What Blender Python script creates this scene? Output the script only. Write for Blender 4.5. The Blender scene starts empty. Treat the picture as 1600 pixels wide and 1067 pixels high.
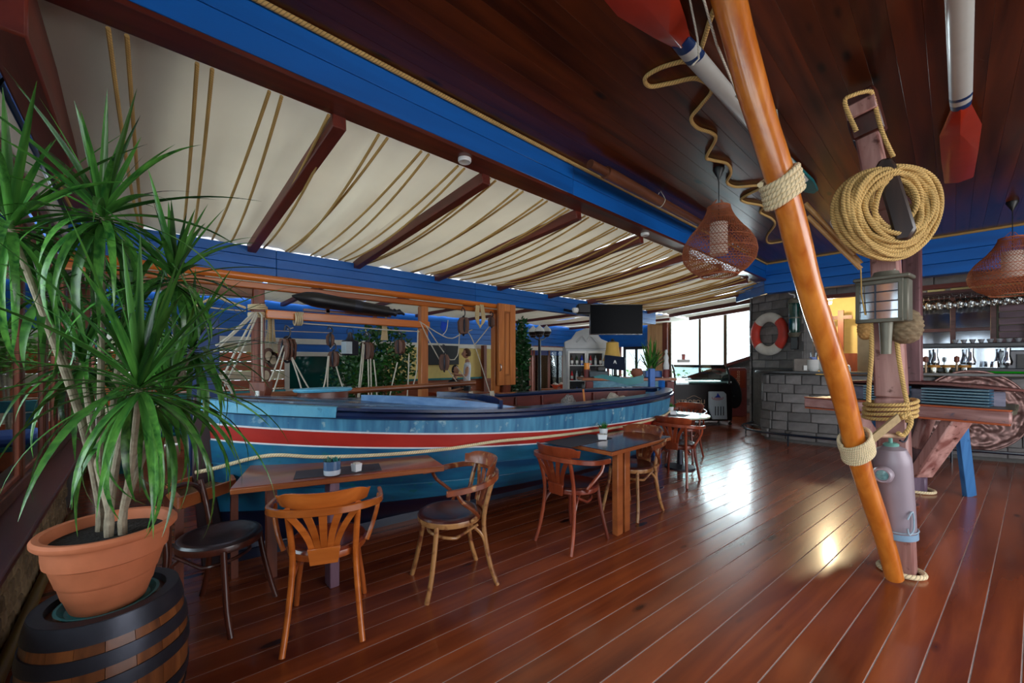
import bpy, bmesh, math, random
from mathutils import Vector, Matrix, noise
random.seed(7)
SC = bpy.context.scene
COL = SC.collection
R_ = math.radians
# ---------------------------------------------------------------- camera
CAM_H = 1.45
YAW = R_(47.46)
FPX = 633.0
cam_d = bpy.data.cameras.new('camera')
cam = bpy.data.objects.new('camera', cam_d); COL.objects.link(cam)
cam.location = (0, 0, CAM_H)
cam.rotation_euler = (R_(90), 0, YAW)
cam_d.sensor_width = 36.0
cam_d.lens = FPX * 36.0 / 1600.0
cam_d.shift_y = 30.5 / 1600.0
cam_d.clip_start = 0.02; cam_d.clip_end = 300
SC.camera = cam
# ---------------------------------------------------------------- light
world = bpy.data.worlds.new('world'); SC.world = world; world.use_nodes = True
bg = world.node_tree.nodes['Background']
bg.inputs[0].default_value = (0.80, 0.90, 1.0, 1); bg.inputs[1].default_value = 2.6
SC.view_settings.view_transform = 'Standard'; SC.view_settings.look = 'None'
SC.view_settings.gamma = 1.0; SC.view_settings.use_curve_mapping = False
SC.view_settings.exposure = 0.2

def area(name, loc, target, sx, sy, power, col=(1, 1, 1)):
    l = bpy.data.lights.new(name, 'AREA'); l.shape = 'RECTANGLE'; l.size = sx; l.size_y = sy
    l.energy = power; l.color = col
    o = bpy.data.objects.new(name, l); COL.objects.link(o); o.location = loc
    o.rotation_euler = (Vector(target) - Vector(loc)).to_track_quat('-Z', 'Y').to_euler()
    return o
# daylight outside the windows and terrace, plus added fill lamps
area('daylight_end_window', (-4.9, 13.6, 2.3), (-3.6, 5.0, 0.2), 2.9, 2.2, 420, (0.86, 0.94, 1))
area('daylight_side_windows', (0.2, -1.3, 2.0), (-1.2, 5, 0.9), 5.0, 1.8, 190, (0.95, 0.97, 1))
area('daylight_left_windows', (-4.6, -1.3, 1.9), (-4.0, 4, 0.8), 3.6, 1.8, 95, (0.80, 0.90, 1))
area('daylight_terrace', (-12.6, 5.0, 2.2), (-5, 4.6, 0.9), 8.0, 2.4, 260, (0.88, 0.95, 1))
area('fill_right_side', (4.4, 3.6, 2.0), (0, 4.6, 1.3), 5.0, 2.0, 120, (1, 0.96, 0.92))  # added fill lamp at the unseen, open right side
area('fill_above_canvas', (-4.0, 4.6, 4.1), (-4.0, 4.6, 0), 2.8, 8.5, 230, (1, 0.98, 0.95))  # added lamp above the canvas to brighten it

# ---------------------------------------------------------------- pixel -> place helpers (planes of the real room)
FV = Vector((-math.sin(YAW), math.cos(YAW), 0)); RV = Vector((math.cos(YAW), math.sin(YAW), 0))
def W(px, py, d):
    p = FV * d + RV * ((px - 800) / FPX * d)
    return Vector((p.x, p.y, CAM_H + (564 - py) / FPX * d))
def onZ(px, py, z=0.0): return W(px, py, (CAM_H - z) * FPX / (py - 564))
def onY(px, py, Y): return W(px, py, Y / (FV.y + (px - 800) / FPX * RV.y))
def onX(px, py, X): return W(px, py, X / (FV.x + (px - 800) / FPX * RV.x))

# ---------------------------------------------------------------- materials
MATS = {}
def srgb(r, g, b):
    f = lambda c: ((c / 255 + 0.055) / 1.055) ** 2.4 if c > 10.3 else c / 255 / 12.92
    return (f(r), f(g), f(b), 1)
def newmat(name):
    m = bpy.data.materials.new(name); m.use_nodes = True
    nt = m.node_tree; b = nt.nodes['Principled BSDF']
    MATS[name] = m
    return m, nt, b
def nd(nt, typ, **kw):
    n = nt.nodes.new(typ)
    for k, v in kw.items(): setattr(n, k, v)
    return n
def ramp(nt, fac, stops):
    r = nd(nt, 'ShaderNodeValToRGB'); e = r.color_ramp.elements
    while len(e) > 1: e.remove(e[0])
    e[0].position = stops[0][0]; e[0].color = stops[0][1]
    for p, c in stops[1:]:
        x = e.new(p); x.color = c
    nt.links.new(fac, r.inputs[0]); return r
def mixc(nt, fac, a, b, mode='MIX'):
    m = nd(nt, 'ShaderNodeMix', data_type='RGBA', blend_type=mode)
    for inp, v in ((0, fac), (6, a), (7, b)):
        if hasattr(v, 'is_output') or hasattr(v, 'links'): nt.links.new(v, m.inputs[inp])
        else: m.inputs[inp].default_value = v
    return m.outputs[2]
def bumpn(nt, b, h, s, dist=0.01):
    n = nd(nt, 'ShaderNodeBump'); n.inputs[0].default_value = s; n.inputs[1].default_value = dist
    nt.links.new(h, n.inputs['Height']); nt.links.new(n.outputs[0], b.inputs['Normal'])
def coords(nt, scale=(1, 1, 1), kind='Object'):
    t = nd(nt, 'ShaderNodeTexCoord'); m = nd(nt, 'ShaderNodeMapping'); m.inputs[3].default_value = scale
    nt.links.new(t.outputs[kind], m.inputs[0]); return m.outputs[0]
def plain(name, col, rough=0.5, metal=0, coat=0, vary=0.12, scale=9, bump=0.0, spec=0.5, hue=0.0):
    m, nt, b = newmat(name)
    n = nd(nt, 'ShaderNodeTexNoise'); n.inputs['Scale'].default_value = scale; n.inputs['Detail'].default_value = 4
    nt.links.new(coords(nt), n.inputs[0])
    c = Vector(col[:3])
    lo = tuple(c * (1 - vary)) + (1,); hi = tuple(min(1, x * (1 + vary)) for x in c) + (1,)
    r = ramp(nt, n.outputs[0], [(0.3, lo), (0.7, hi)])
    oi = nd(nt, 'ShaderNodeObjectInfo')
    mm = nd(nt, 'ShaderNodeMapRange'); mm.inputs[3].default_value = 1 - vary; mm.inputs[4].default_value = 1 + vary
    nt.links.new(oi.outputs['Random'], mm.inputs[0])
    hs = nd(nt, 'ShaderNodeHueSaturation'); nt.links.new(r.outputs[0], hs.inputs['Color']); nt.links.new(mm.outputs[0], hs.inputs['Value'])
    nt.links.new(hs.outputs[0], b.inputs['Base Color'])
    b.inputs['Roughness'].default_value = rough; b.inputs['Metallic'].default_value = metal
    b.inputs['Coat Weight'].default_value = coat; b.inputs['Coat Roughness'].default_value = 0.12
    b.inputs['Specular IOR Level'].default_value = spec
    if bump: bumpn(nt, b, n.outputs[0], bump)
    return m
def wood(name, dark, light, axis=1, rough=0.35, coat=0.0, grain=7.0, vary=0.18, knots=False, bump=0.15, wear=None, wearamt=0.5, coatr=0.12, stretch=0.08, spec=0.5):
    m, nt, b = newmat(name)
    s = [grain] * 3; s[axis] = grain * stretch
    co = coords(nt, tuple(s))
    oi = nd(nt, 'ShaderNodeObjectInfo')
    add = nd(nt, 'ShaderNodeVectorMath', operation='ADD'); nt.links.new(co, add.inputs[0])
    mul = nd(nt, 'ShaderNodeMath', operation='MULTIPLY'); nt.links.new(oi.outputs['Random'], mul.inputs[0]); mul.inputs[1].default_value = 40
    nt.links.new(mul.outputs[0], add.inputs[1])
    n = nd(nt, 'ShaderNodeTexNoise'); n.inputs['Scale'].default_value = 1.6; n.inputs['Detail'].default_value = 7; n.inputs['Distortion'].default_value = 0.6
    nt.links.new(add.outputs[0], n.inputs[0])
    r = ramp(nt, n.outputs[0], [(0.3, dark), (0.68, light)])
    col = r.outputs[0]
    mm = nd(nt, 'ShaderNodeMapRange'); mm.inputs[3].default_value = 1 - vary; mm.inputs[4].default_value = 1 + vary
    nt.links.new(oi.outputs['Random'], mm.inputs[0])
    hs = nd(nt, 'ShaderNodeHueSaturation'); nt.links.new(col, hs.inputs['Color']); nt.links.new(mm.outputs[0], hs.inputs['Value'])
    col = hs.outputs[0]
    if knots:
        s2 = [7.0] * 3; s2[axis] = 2.2
        co2 = coords(nt, tuple(s2)); a2 = nd(nt, 'ShaderNodeVectorMath', operation='ADD'); nt.links.new(co2, a2.inputs[0]); nt.links.new(mul.outputs[0], a2.inputs[1])
        v = nd(nt, 'ShaderNodeTexVoronoi'); v.inputs['Scale'].default_value = 0.62; nt.links.new(a2.outputs[0], v.inputs[0])
        kr = ramp(nt, v.outputs['Distance'], [(0.06, (1, 1, 1, 1)), (0.13, (0, 0, 0, 1))])
        col = mixc(nt, kr.outputs[0], col, tuple(x * 0.16 for x in dark[:3]) + (1,))
    if wear:
        w = nd(nt, 'ShaderNodeTexNoise'); w.inputs['Scale'].default_value = 14; w.inputs['Detail'].default_value = 6; nt.links.new(coords(nt), w.inputs[0])
        wr = ramp(nt, w.outputs[0], [(1 - wearamt - 0.04, (0, 0, 0, 1)), (1 - wearamt + 0.06, (1, 1, 1, 1))])
        col = mixc(nt, wr.outputs[0], col, wear)
    nt.links.new(col, b.inputs['Base Color'])
    b.inputs['Roughness'].default_value = rough; b.inputs['Coat Weight'].default_value = coat; b.inputs['Coat Roughness'].default_value = coatr
    b.inputs['Specular IOR Level'].default_value = spec
    if bump: bumpn(nt, b, n.outputs[0], bump)
    return m
def ropem(name, col, pitch=38.0, dark=0.45, rough=0.9, off=0.0):
    # rope: twisted strands run along the UVs of every swept tube (u = metres along, v = round)
    m, nt, b = newmat(name)
    t = nd(nt, 'ShaderNodeTexCoord'); sp = nd(nt, 'ShaderNodeSeparateXYZ'); nt.links.new(t.outputs['UV'], sp.inputs[0])
    a = nd(nt, 'ShaderNodeMath', operation='MULTIPLY'); a.inputs[1].default_value = pitch; nt.links.new(sp.outputs[0], a.inputs[0])
    s = nd(nt, 'ShaderNodeMath', operation='MULTIPLY'); s.inputs[1].default_value = 3.0; nt.links.new(sp.outputs[1], s.inputs[0])
    ad = nd(nt, 'ShaderNodeMath', operation='ADD'); nt.links.new(a.outputs[0], ad.inputs[0]); nt.links.new(s.outputs[0], ad.inputs[1])
    ao = nd(nt, 'ShaderNodeMath', operation='ADD'); ao.inputs[1].default_value = off; nt.links.new(ad.outputs[0], ao.inputs[0])
    fr = nd(nt, 'ShaderNodeMath', operation='PINGPONG'); fr.inputs[1].default_value = 0.5; nt.links.new(ao.outputs[0], fr.inputs[0])
    mr = nd(nt, 'ShaderNodeMapRange'); mr.inputs[1].default_value = 0; mr.inputs[2].default_value = 0.22; nt.links.new(fr.outputs[0], mr.inputs[0])
    n = nd(nt, 'ShaderNodeTexNoise'); n.inputs['Scale'].default_value = 6; nt.links.new(coords(nt), n.inputs[0])
    c = Vector(col[:3])
    r = ramp(nt, n.outputs[0], [(0.3, tuple(c * 0.82) + (1,)), (0.7, tuple(min(1, x * 1.08) for x in c) + (1,))])
    out = mixc(nt, mr.outputs[0], tuple(c * dark) + (1,), r.outputs[0])  # shade of the strand grooves is put into the colour
    nt.links.new(out, b.inputs['Base Color']); b.inputs['Roughness'].default_value = rough
    bumpn(nt, b, mr.outputs[0], 0.6, 0.004)
    return m
def glassm(name, tint=(0.9, 0.95, 0.95, 1), opacity=0.12, rough=0.02):
    m, nt, b = newmat(name); nt.nodes.remove(b)
    tr = nd(nt, 'ShaderNodeBsdfTransparent'); tr.inputs[0].default_value = tint
    gl = nd(nt, 'ShaderNodeBsdfGlossy'); gl.inputs[1].default_value = rough
    fr = nd(nt, 'ShaderNodeFresnel'); fr.inputs[0].default_value = 1.5
    ad = nd(nt, 'ShaderNodeMath', operation='ADD'); ad.inputs[1].default_value = opacity; ad.use_clamp = True
    nt.links.new(fr.outputs[0], ad.inputs[0])
    mx = nd(nt, 'ShaderNodeMixShader'); nt.links.new(ad.outputs[0], mx.inputs[0]); nt.links.new(tr.outputs[0], mx.inputs[1]); nt.links.new(gl.outputs[0], mx.inputs[2])
    nt.links.new(mx.outputs[0], nt.nodes['Material Output'].inputs[0])
    return m
def emit(name, col, s):
    m, nt, b = newmat(name); b.inputs['Emission Color'].default_value = col; b.inputs['Emission Strength'].default_value = s
    b.inputs['Base Color'].default_value = col
    return m
def fabric(name, col, trans=0.35, vary=0.06):
    m, nt, b = newmat(name)
    w = nd(nt, 'ShaderNodeTexWave'); w.inputs['Scale'].default_value = 180; nt.links.new(coords(nt), w.inputs[0])
    n = nd(nt, 'ShaderNodeTexNoise'); n.inputs['Scale'].default_value = 2.5; nt.links.new(coords(nt), n.inputs[0])
    c = Vector(col[:3])
    r = ramp(nt, n.outputs[0], [(0.3, tuple(c * (1 - vary)) + (1,)), (0.7, col)])
    nt.links.new(r.outputs[0], b.inputs['Base Color']); b.inputs['Roughness'].default_value = 0.95
    bumpn(nt, b, w.outputs[0], 0.05)
    tl = nd(nt, 'ShaderNodeBsdfTranslucent'); nt.links.new(r.outputs[0], tl.inputs[0])
    mx = nd(nt, 'ShaderNodeMixShader'); mx.inputs[0].default_value = trans
    nt.links.new(b.outputs[0], mx.inputs[1]); nt.links.new(tl.outputs[0], mx.inputs[2]); nt.links.new(mx.outputs[0], nt.nodes['Material Output'].inputs[0])
    return m

M_FLOOR = wood('floor_boards', srgb(104, 42, 20), srgb(158, 76, 38), 1, rough=0.27, coat=0.35, grain=5, vary=0.14, knots=True, bump=0.08, coatr=0.12, spec=0.4)
M_CAULK = plain('plank_seam', srgb(190, 176, 172), 0.7)
M_CEIL = wood('ceiling_boards', srgb(50, 20, 9), srgb(106, 48, 18), 1, rough=0.28, coat=0.2, grain=5, vary=0.2, knots=True, bump=0.1, coatr=0.2, spec=0.3)
M_BLUE = wood('blue_boards', srgb(2, 84, 164), srgb(8, 104, 196), 1, rough=0.42, grain=3, vary=0.06, bump=0.1)
M_BLUEX = wood('blue_boards_cross', srgb(2, 86, 170), srgb(8, 108, 204), 0, rough=0.4, grain=3, vary=0.06, bump=0.1)
M_REDWOOD = wood('red_brown_timber', srgb(68, 22, 14), srgb(118, 44, 26), 1, rough=0.35, coat=0.15, grain=6)
M_REDWOODX = wood('red_brown_timber_cross', srgb(72, 24, 16), srgb(112, 42, 28), 0, rough=0.45, grain=6)
M_REDWOODZ = wood('red_brown_timber_upright', srgb(88, 38, 24), srgb(140, 70, 44), 2, rough=0.45, grain=6)
M_ORANGE = wood('varnished_spruce', srgb(176, 88, 24), srgb(214, 118, 40), 1, rough=0.35, coat=0.25, grain=6)
M_ORANGEZ = wood('varnished_spruce_upright', srgb(166, 94, 46), srgb(206, 130, 72), 2, rough=0.35, coat=0.3, grain=6)
M_POLE = wood('honey_varnished_pole', srgb(196, 98, 24), srgb(240, 146, 56), 2, rough=0.28, coat=0.5, grain=9, knots=True, bump=0.1, stretch=0.14)
M_CANVAS = fabric('sail_canvas', srgb(226, 222, 210), 0.30)
M_ROPE = ropem('manila_rope', srgb(206, 168, 104))
M_ROPE2 = ropem('thin_manila_rope', srgb(206, 166, 98), pitch=60, dark=.68)
M_CREAM = ropem('cream_cotton_rope', srgb(228, 204, 158), pitch=34, dark=0.6)
M_WHITEROPE = ropem('white_rope', srgb(216, 208, 192), pitch=60, dark=0.6)
M_MANILAG = ropem('laid_manila_rope', srgb(218, 180, 112), pitch=1, dark=0.42, off=.5)
M_CREAMG = ropem('laid_cream_rope', srgb(240, 218, 176), pitch=1, dark=0.5, off=.5)
M_STONE = plain('grey_stone_block', srgb(116, 113, 113), 0.85, vary=0.28, scale=7, bump=0.5)
M_MORTAR = plain('mortar', srgb(96, 95, 93), 0.95, vary=0.15, scale=20, bump=0.3)
M_DARKST = plain('dark_counter_slab', srgb(44, 42, 44), 0.35, vary=0.1)
M_GLASS = glassm('window_glass')
M_FRAME = wood('window_frame_wood', srgb(72, 36, 22), srgb(108, 60, 38), 2, rough=0.45, grain=6)
M_SILL = wood('maroon_sill', srgb(78, 34, 36), srgb(104, 52, 52), 0, rough=0.35, coat=0.2, grain=4)
M_PVC = plain('white_profile', srgb(214, 210, 200), 0.5, vary=0.04)
M_BLACK = plain('black_metal', srgb(22, 22, 24), 0.4, vary=0.1)
M_STEEL = plain('steel', srgb(170, 172, 176), 0.25, metal=1, vary=0.05)
M_IRON = plain('dark_iron', srgb(52, 54, 64), 0.42, metal=0.6, vary=0.2, bump=0.2)
M_WHITE = plain('white_paint', srgb(226, 226, 224), 0.45, vary=0.04)
M_YELLOWWALL = plain('yellow_plaster', srgb(222, 196, 122), 0.9, vary=0.05)
M_WALL = plain('pale_plaster', srgb(196, 190, 170), 0.9, vary=0.05)
M_TEAL = plain('teal_paint', srgb(20, 110, 116), 0.4, vary=0.15)
M_LEAF = plain('leaf_green', srgb(44, 104, 34), 0.4, vary=0.4, scale=4)
M_LEAF2 = plain('leaf_green_dark', srgb(24, 78, 32), 0.4, vary=0.35, scale=4)
M_TERR = plain('terracotta', srgb(196, 112, 74), 0.7, vary=0.08, scale=14, bump=0.15)
M_SOIL = plain('potting_soil', srgb(38, 34, 32), 1.0, vary=0.5, scale=60, bump=1.0)

# ---------------------------------------------------------------- mesh building
class MB:
    def __init__(s): s.v = []; s.f = []; s.uv = {}
    def add(s, vs, fs, uvs=None):
        o = len(s.v); s.v += [Vector(p) for p in vs]
        for i, f in enumerate(fs):
            s.f.append(tuple(o + k for k in f))
            if uvs: s.uv[len(s.f) - 1] = uvs[i]
        return s
    def box(s, c, d, rot=None):
        c = Vector(c); h = Vector(d) / 2
        if isinstance(rot, (int, float)): rot = Matrix.Rotation(rot, 3, 'Z')
        vs = []
        for x in (-1, 1):
            for y in (-1, 1):
                for z in (-1, 1):
                    p = Vector((x * h.x, y * h.y, z * h.z))
                    vs.append(c + (rot @ p if rot else p))
        return s.add(vs, [(0, 1, 3, 2), (4, 6, 7, 5), (0, 4, 5, 1), (2, 3, 7, 6), (0, 2, 6, 4), (1, 5, 7, 3)])
    def box2(s, a, b):
        a = Vector(a); b = Vector(b); return s.box((a + b) / 2, [abs(x) for x in (b - a)])
    def beam(s, p0, p1, w, h, up=(0, 0, 1), taper=1.0):
        p0 = Vector(p0); p1 = Vector(p1); t = (p1 - p0).normalized(); u = Vector(up)
        side = t.cross(u)
        if side.length < 1e-4: side = t.cross(Vector((1, 0, 0)))
        side.normalize(); u = side.cross(t).normalized(); vs = []
        for p, k in ((p0, 1), (p1, taper)):
            for a, b in ((-1, -1), (1, -1), (1, 1), (-1, 1)): vs.append(p + side * (a * w / 2 * k) + u * (b * h / 2 * k))
        return s.add(vs, [(0, 3, 2, 1), (4, 5, 6, 7), (0, 1, 5, 4), (1, 2, 6, 5), (2, 3, 7, 6), (3, 0, 4, 7)])
    def sweep(s, pts, r, n=8, closed=False, lobes=0, pitch=0.07, amp=0.2, cap=True, flat=None):
        pts = [Vector(p) for p in pts]; N = len(pts)
        rr = r if isinstance(r, (list, tuple)) else [r] * N
        L = 0; prev = None; rings = []; us = []; usc = 1.0
        if lobes:   # laid rope: groove spacing follows the thickness, the UVs count grooves
            pitch = rr[0] * 1.35; usc = 1.0 / pitch
            if N > 1 and sum((pts[i] - pts[i - 1]).length for i in range(1, N)) / (N - 1) > pitch * .42: lobes = 0
        for i, p in enumerate(pts):
            if closed: t = pts[(i + 1) % N] - pts[i - 1]
            else: t = pts[min(i + 1, N - 1)] - pts[max(i - 1, 0)]
            if t.length < 1e-9: t = Vector((0, 0, 1))
            t.normalize()
            if prev is None:
                a = Vector((0, 0, 1)) if abs(t.z) < 0.9 else Vector((1, 0, 0))
                nrm = (a - t * a.dot(t)).normalized()
            else:
                nrm = prev - t * prev.dot(t)
                if nrm.length < 1e-6: nrm = t.orthogonal()
                nrm.normalize()
            prev = nrm; bn = t.cross(nrm)
            if i: L += (pts[i] - pts[i - 1]).length
            us.append(L * usc); ring = []
            for k in range(n):
                a = 2 * math.pi * k / n; q = rr[i]
                if lobes: q *= 1 - amp + amp * abs(math.cos(lobes * a / 2 + math.pi * L / pitch * 1.0)) * 1.6
                if flat: ring.append(p + nrm * (math.cos(a) * q * flat[0]) + bn * (math.sin(a) * q * flat[1]))
                else: ring.append(p + nrm * (math.cos(a) * q) + bn * (math.sin(a) * q))
            rings.append(ring)
        vs = [v for g in rings for v in g]; fs = []; uvs = []
        M = N if closed else N - 1
        for i in range(M):
            j = (i + 1) % N
            u0 = us[i]; u1 = us[j] if j > i else (L + (pts[0] - pts[-1]).length) * usc
            for k in range(n):
                k2 = (k + 1) % n
                fs.append((i * n + k, i * n + k2, j * n + k2, j * n + k))
                uvs.append(((u0, k / n), (u0, (k + 1) / n), (u1, (k + 1) / n), (u1, k / n)))
        if cap and not closed:
            fs.append(tuple(reversed(range(n)))); uvs.append(tuple((0, 0) for _ in range(n)))
            fs.append(tuple((N - 1) * n + k for k in range(n))); uvs.append(tuple((L, 0) for _ in range(n)))
        return s.add(vs, fs, uvs)
    def cyl(s, p0, p1, r, n=12, r1=None):
        return s.sweep([p0, p1], [r, r if r1 is None else r1], n)
    def lathe(s, prof, n=24, c=(0, 0, 0), sx=1.0, sy=1.0, rot=None, arc=None):
        c = Vector(c); vs = []; m = len(prof)
        a1 = 2 * math.pi if arc is None else arc; cnt = n if arc is None else n + 1
        for k in range(cnt):
            a = a1 * k / n
            for r, z in prof:
                p = Vector((r * math.cos(a) * sx, r * math.sin(a) * sy, z))
                vs.append(c + (rot @ p if rot else p))
        fs = []
        for k in range(n):
            k2 = (k + 1) % cnt
            for i in range(m - 1):
                q = (k * m + i, k2 * m + i, k2 * m + i + 1, k * m + i + 1)
                if prof[i][0] == 0: q = (q[0], q[2], q[3])
                elif prof[i + 1][0] == 0: q = (q[0], q[1], q[2])
                fs.append(q)
        return s.add(vs, fs)
    def prism(s, poly, t, origin=(0, 0, 0), ax=(1, 0, 0), ay=(0, 0, 1)):
        # flat outline (2-D) given a real thickness t
        o = Vector(origin); ax = Vector(ax); ay = Vector(ay); nz = ax.cross(ay).normalized()
        n = len(poly); vs = [o + ax * x + ay * y - nz * t / 2 for x, y in poly] + [o + ax * x + ay * y + nz * t / 2 for x, y in poly]
        fs = [tuple(reversed(range(n))), tuple(range(n, 2 * n))] + [(i, (i + 1) % n, n + (i + 1) % n, n + i) for i in range(n)]
        return s.add(vs, fs)
    def grid(s, fn, nu, nv, wrap=False):
        vs = [fn(i / nu, j / nv) for i in range(nu + 1) for j in range(nv + 1)]
        fs = [(i * (nv + 1) + j, (i + 1) * (nv + 1) + j, (i + 1) * (nv + 1) + j + 1, i * (nv + 1) + j + 1) for i in range(nu) for j in range(nv)]
        return s.add(vs, fs)

def wloc(o):
    p = Vector((0, 0, 0))
    while o: p += o.location; o = o.parent
    return p
def mesh_of(mb, name, mat, bevel=0, smooth=True, off=None, solid=0, angle=38):
    me = bpy.data.meshes.new(name)
    vs = mb.v if off is None else [v - off for v in mb.v]
    me.from_pydata([tuple(v) for v in vs], [], mb.f)
    if mb.uv:
        ul = me.uv_layers.new(name='UVMap'); d = ul.data
        for p in me.polygons:
            uv = mb.uv.get(p.index)
            if uv:
                for k, li in enumerate(p.loop_indices): d[li].uv = uv[k]
    if bevel or solid:
        bm = bmesh.new(); bm.from_mesh(me)
        if solid: bmesh.ops.solidify(bm, geom=bm.faces[:], thickness=solid)
        if bevel:
            es = [e for e in bm.edges if len(e.link_faces) == 2 and e.calc_face_angle(0) > 0.7]
            bmesh.ops.bevel(bm, geom=es, offset=bevel, segments=1, affect='EDGES', clamp_overlap=True)
        bm.to_mesh(me); bm.free()
    for m in (mat if isinstance(mat, (list, tuple)) else [mat]): me.materials.append(m)
    if smooth:
        me.polygons.foreach_set('use_smooth', [True] * len(me.polygons)); me.set_sharp_from_angle(angle=R_(angle))
    return me
def tag(o, label=None, cat=None, group=None, kind=None):
    if label: o['label'] = label
    if cat: o['category'] = cat
    if group: o['group'] = group
    if kind: o['kind'] = kind
    return o
def ob(name, mb, mat, parent=None, local=False, bevel=0, smooth=True, solid=0, label=None, cat=None, group=None, kind=None, angle=38):
    if parent is None:
        xs = [v.x for v in mb.v]; ys = [v.y for v in mb.v]; zs = [v.z for v in mb.v]
        off = Vector(((min(xs) + max(xs)) / 2, (min(ys) + max(ys)) / 2, min(zs)))
        o = bpy.data.objects.new(name, mesh_of(mb, name, mat, bevel, smooth, off, solid, angle)); o.location = off
    else:
        off = None if local else wloc(parent)
        o = bpy.data.objects.new(name, mesh_of(mb, name, mat, bevel, smooth, off, solid, angle)); o.parent = parent
    COL.objects.link(o)
    return tag(o, label, cat, group, kind)
def inst(name, me, parent=None, loc=(0, 0, 0), rot=None, scale=None, **kw):
    o = bpy.data.objects.new(name, me)
    if parent: o.parent = parent
    o.location = Vector(loc) - (wloc(parent) if parent else Vector((0, 0, 0)))
    if rot is not None:
        if isinstance(rot, (int, float)): o.rotation_euler = (0, 0, rot)
        elif isinstance(rot, Matrix): o.rotation_euler = rot.to_euler()
        else: o.rotation_euler = rot
    if scale: o.scale = scale
    COL.objects.link(o); return tag(o, **kw)
def thing(name, label, cat, loc=(0, 0, 0), rz=0, group=None, kind=None):
    o = bpy.data.objects.new(name, None); COL.objects.link(o); o.empty_display_size = 0.1
    o.location = loc; o.rotation_euler = (0, 0, rz)
    return tag(o, label, cat, group, kind)
def copy_tree(o, parent=None):
    c = o.copy(); COL.objects.link(c)
    if parent: c.parent = parent
    for ch in list(o.children): copy_tree(ch, c)
    return c
def spline(pts, step=0.03, closed=False):
    pts = [Vector(p) for p in pts]; n = len(pts); out = []
    segs = n if closed else n - 1
    for i in range(segs):
        if closed: p0, p1, p2, p3 = pts[(i - 1) % n], pts[i], pts[(i + 1) % n], pts[(i + 2) % n]
        else: p0, p1, p2, p3 = pts[max(i - 1, 0)], pts[i], pts[i + 1], pts[min(i + 2, n - 1)]
        k = max(1, int((p2 - p1).length / step))
        for j in range(k):
            t = j / k
            out.append(0.5 * ((2 * p1) + (p2 - p0) * t + (2 * p0 - 5 * p1 + 4 * p2 - p3) * t * t + (3 * p1 - p0 - 3 * p2 + p3) * t ** 3))
    if not closed: out.append(pts[-1])
    return out
def sag(p0, p1, drop, n=14):
    p0 = Vector(p0); p1 = Vector(p1)
    return [p0.lerp(p1, i / n) - Vector((0, 0, drop * 4 * (i / n) * (1 - i / n))) for i in range(n + 1)]
# ================================================================ THE SETTING
CZ = 3.31      # ceiling height
# floor: dark sub-floor carries the seams, each board is its own piece
fl = ob('floor', MB().box2((-12.5, -0.75, -0.10), (4.2, 14.2, -0.0022)), M_CAULK, kind='structure')
PANG = -R_(4.87)
pw = 0.145
bme = mesh_of(MB().box((0, 0, -0.0075), (pw - 0.005, 17.0, 0.015)), 'floor_board', M_FLOOR, bevel=0.0012)
u = Vector((math.cos(PANG), math.sin(PANG), 0)); wv = Vector((-math.sin(PANG), math.cos(PANG), 0))
for i in range(-88, 34):
    c = u * (i * pw + 0.03) + wv * 6.9
    inst('floor_board', bme, fl, (c.x, c.y, 0.0), PANG)
# ceiling: boards on the right-hand bay
cl = ob('ceiling', MB().box2((-2.42, -0.75, CZ + 0.02), (4.2, 8.9, CZ + 0.1)), M_BLACK, kind='structure')
cme = mesh_of(MB().box((0, 0, 0.01), (0.1274, 9.5, 0.02)), 'ceiling_board', M_CEIL, bevel=0.0012)
for i in range(52): inst('ceiling_board', cme, cl, (-2.35 + i * 0.128, 4.1, CZ))
# long beam between the two bays
bm_ = thing('ceiling_beam', 'long ceiling beam with a blue plank side and a red-brown underside', 'beam', (-2.5, -0.6, 3.0))
ob('underside_board', MB().box2((-2.62, -0.6, 2.985), (-2.418, 8.85, 3.015)), M_REDWOOD, bm_, bevel=0.004)
for a, b in ((3.017, 3.158), (3.162, CZ)):
    ob('side_board', MB().box2((-2.6, -0.6, a), (-2.42, 3.0, b)), M_BLUE, bm_, bevel=0.003)
    ob('side_board', MB().box2((-2.6, 3.004, a), (-2.42, 8.85, b)), M_BLUE, bm_, bevel=0.003)
pts = [(-2.40, y, CZ - 0.018) for y in [(-0.5 + i * 0.012) for i in range(int(9.3 / 0.012))]]
ob('beam_rope', MB().sweep(pts, 0.015, 9, lobes=3, pitch=0.028, amp=0.2), M_MANILAG, label='manila rope laid along the top edge of the long blue beam', cat='rope')
for px, py in ((728, 248), (1005, 366)):
    d = (2.98 - CAM_H) * FPX / (564 - py); p = W(px, py, d)
    t = thing('recessed_spotlight', 'round white recessed spotlight in the beam, %s' % ('the nearer one, left of the canvas rafter' if px < 900 else 'the farther one near the wicker lamp'), 'spotlight', (-2.51, p.y, 2.96))
    ob('rim', MB().lathe([(0.022, 0.0), (0.045, -0.004), (0.05, 0.004), (0.05, 0.024), (0.0, 0.024)], 20, (-2.51, p.y, 2.962)), M_WHITE, t)
    ob('lens', MB().lathe([(0.0, 0.004), (0.026, 0.0), (0.026, 0.006)], 16, (-2.51, p.y, 2.962)), M_PVC, t)
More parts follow.
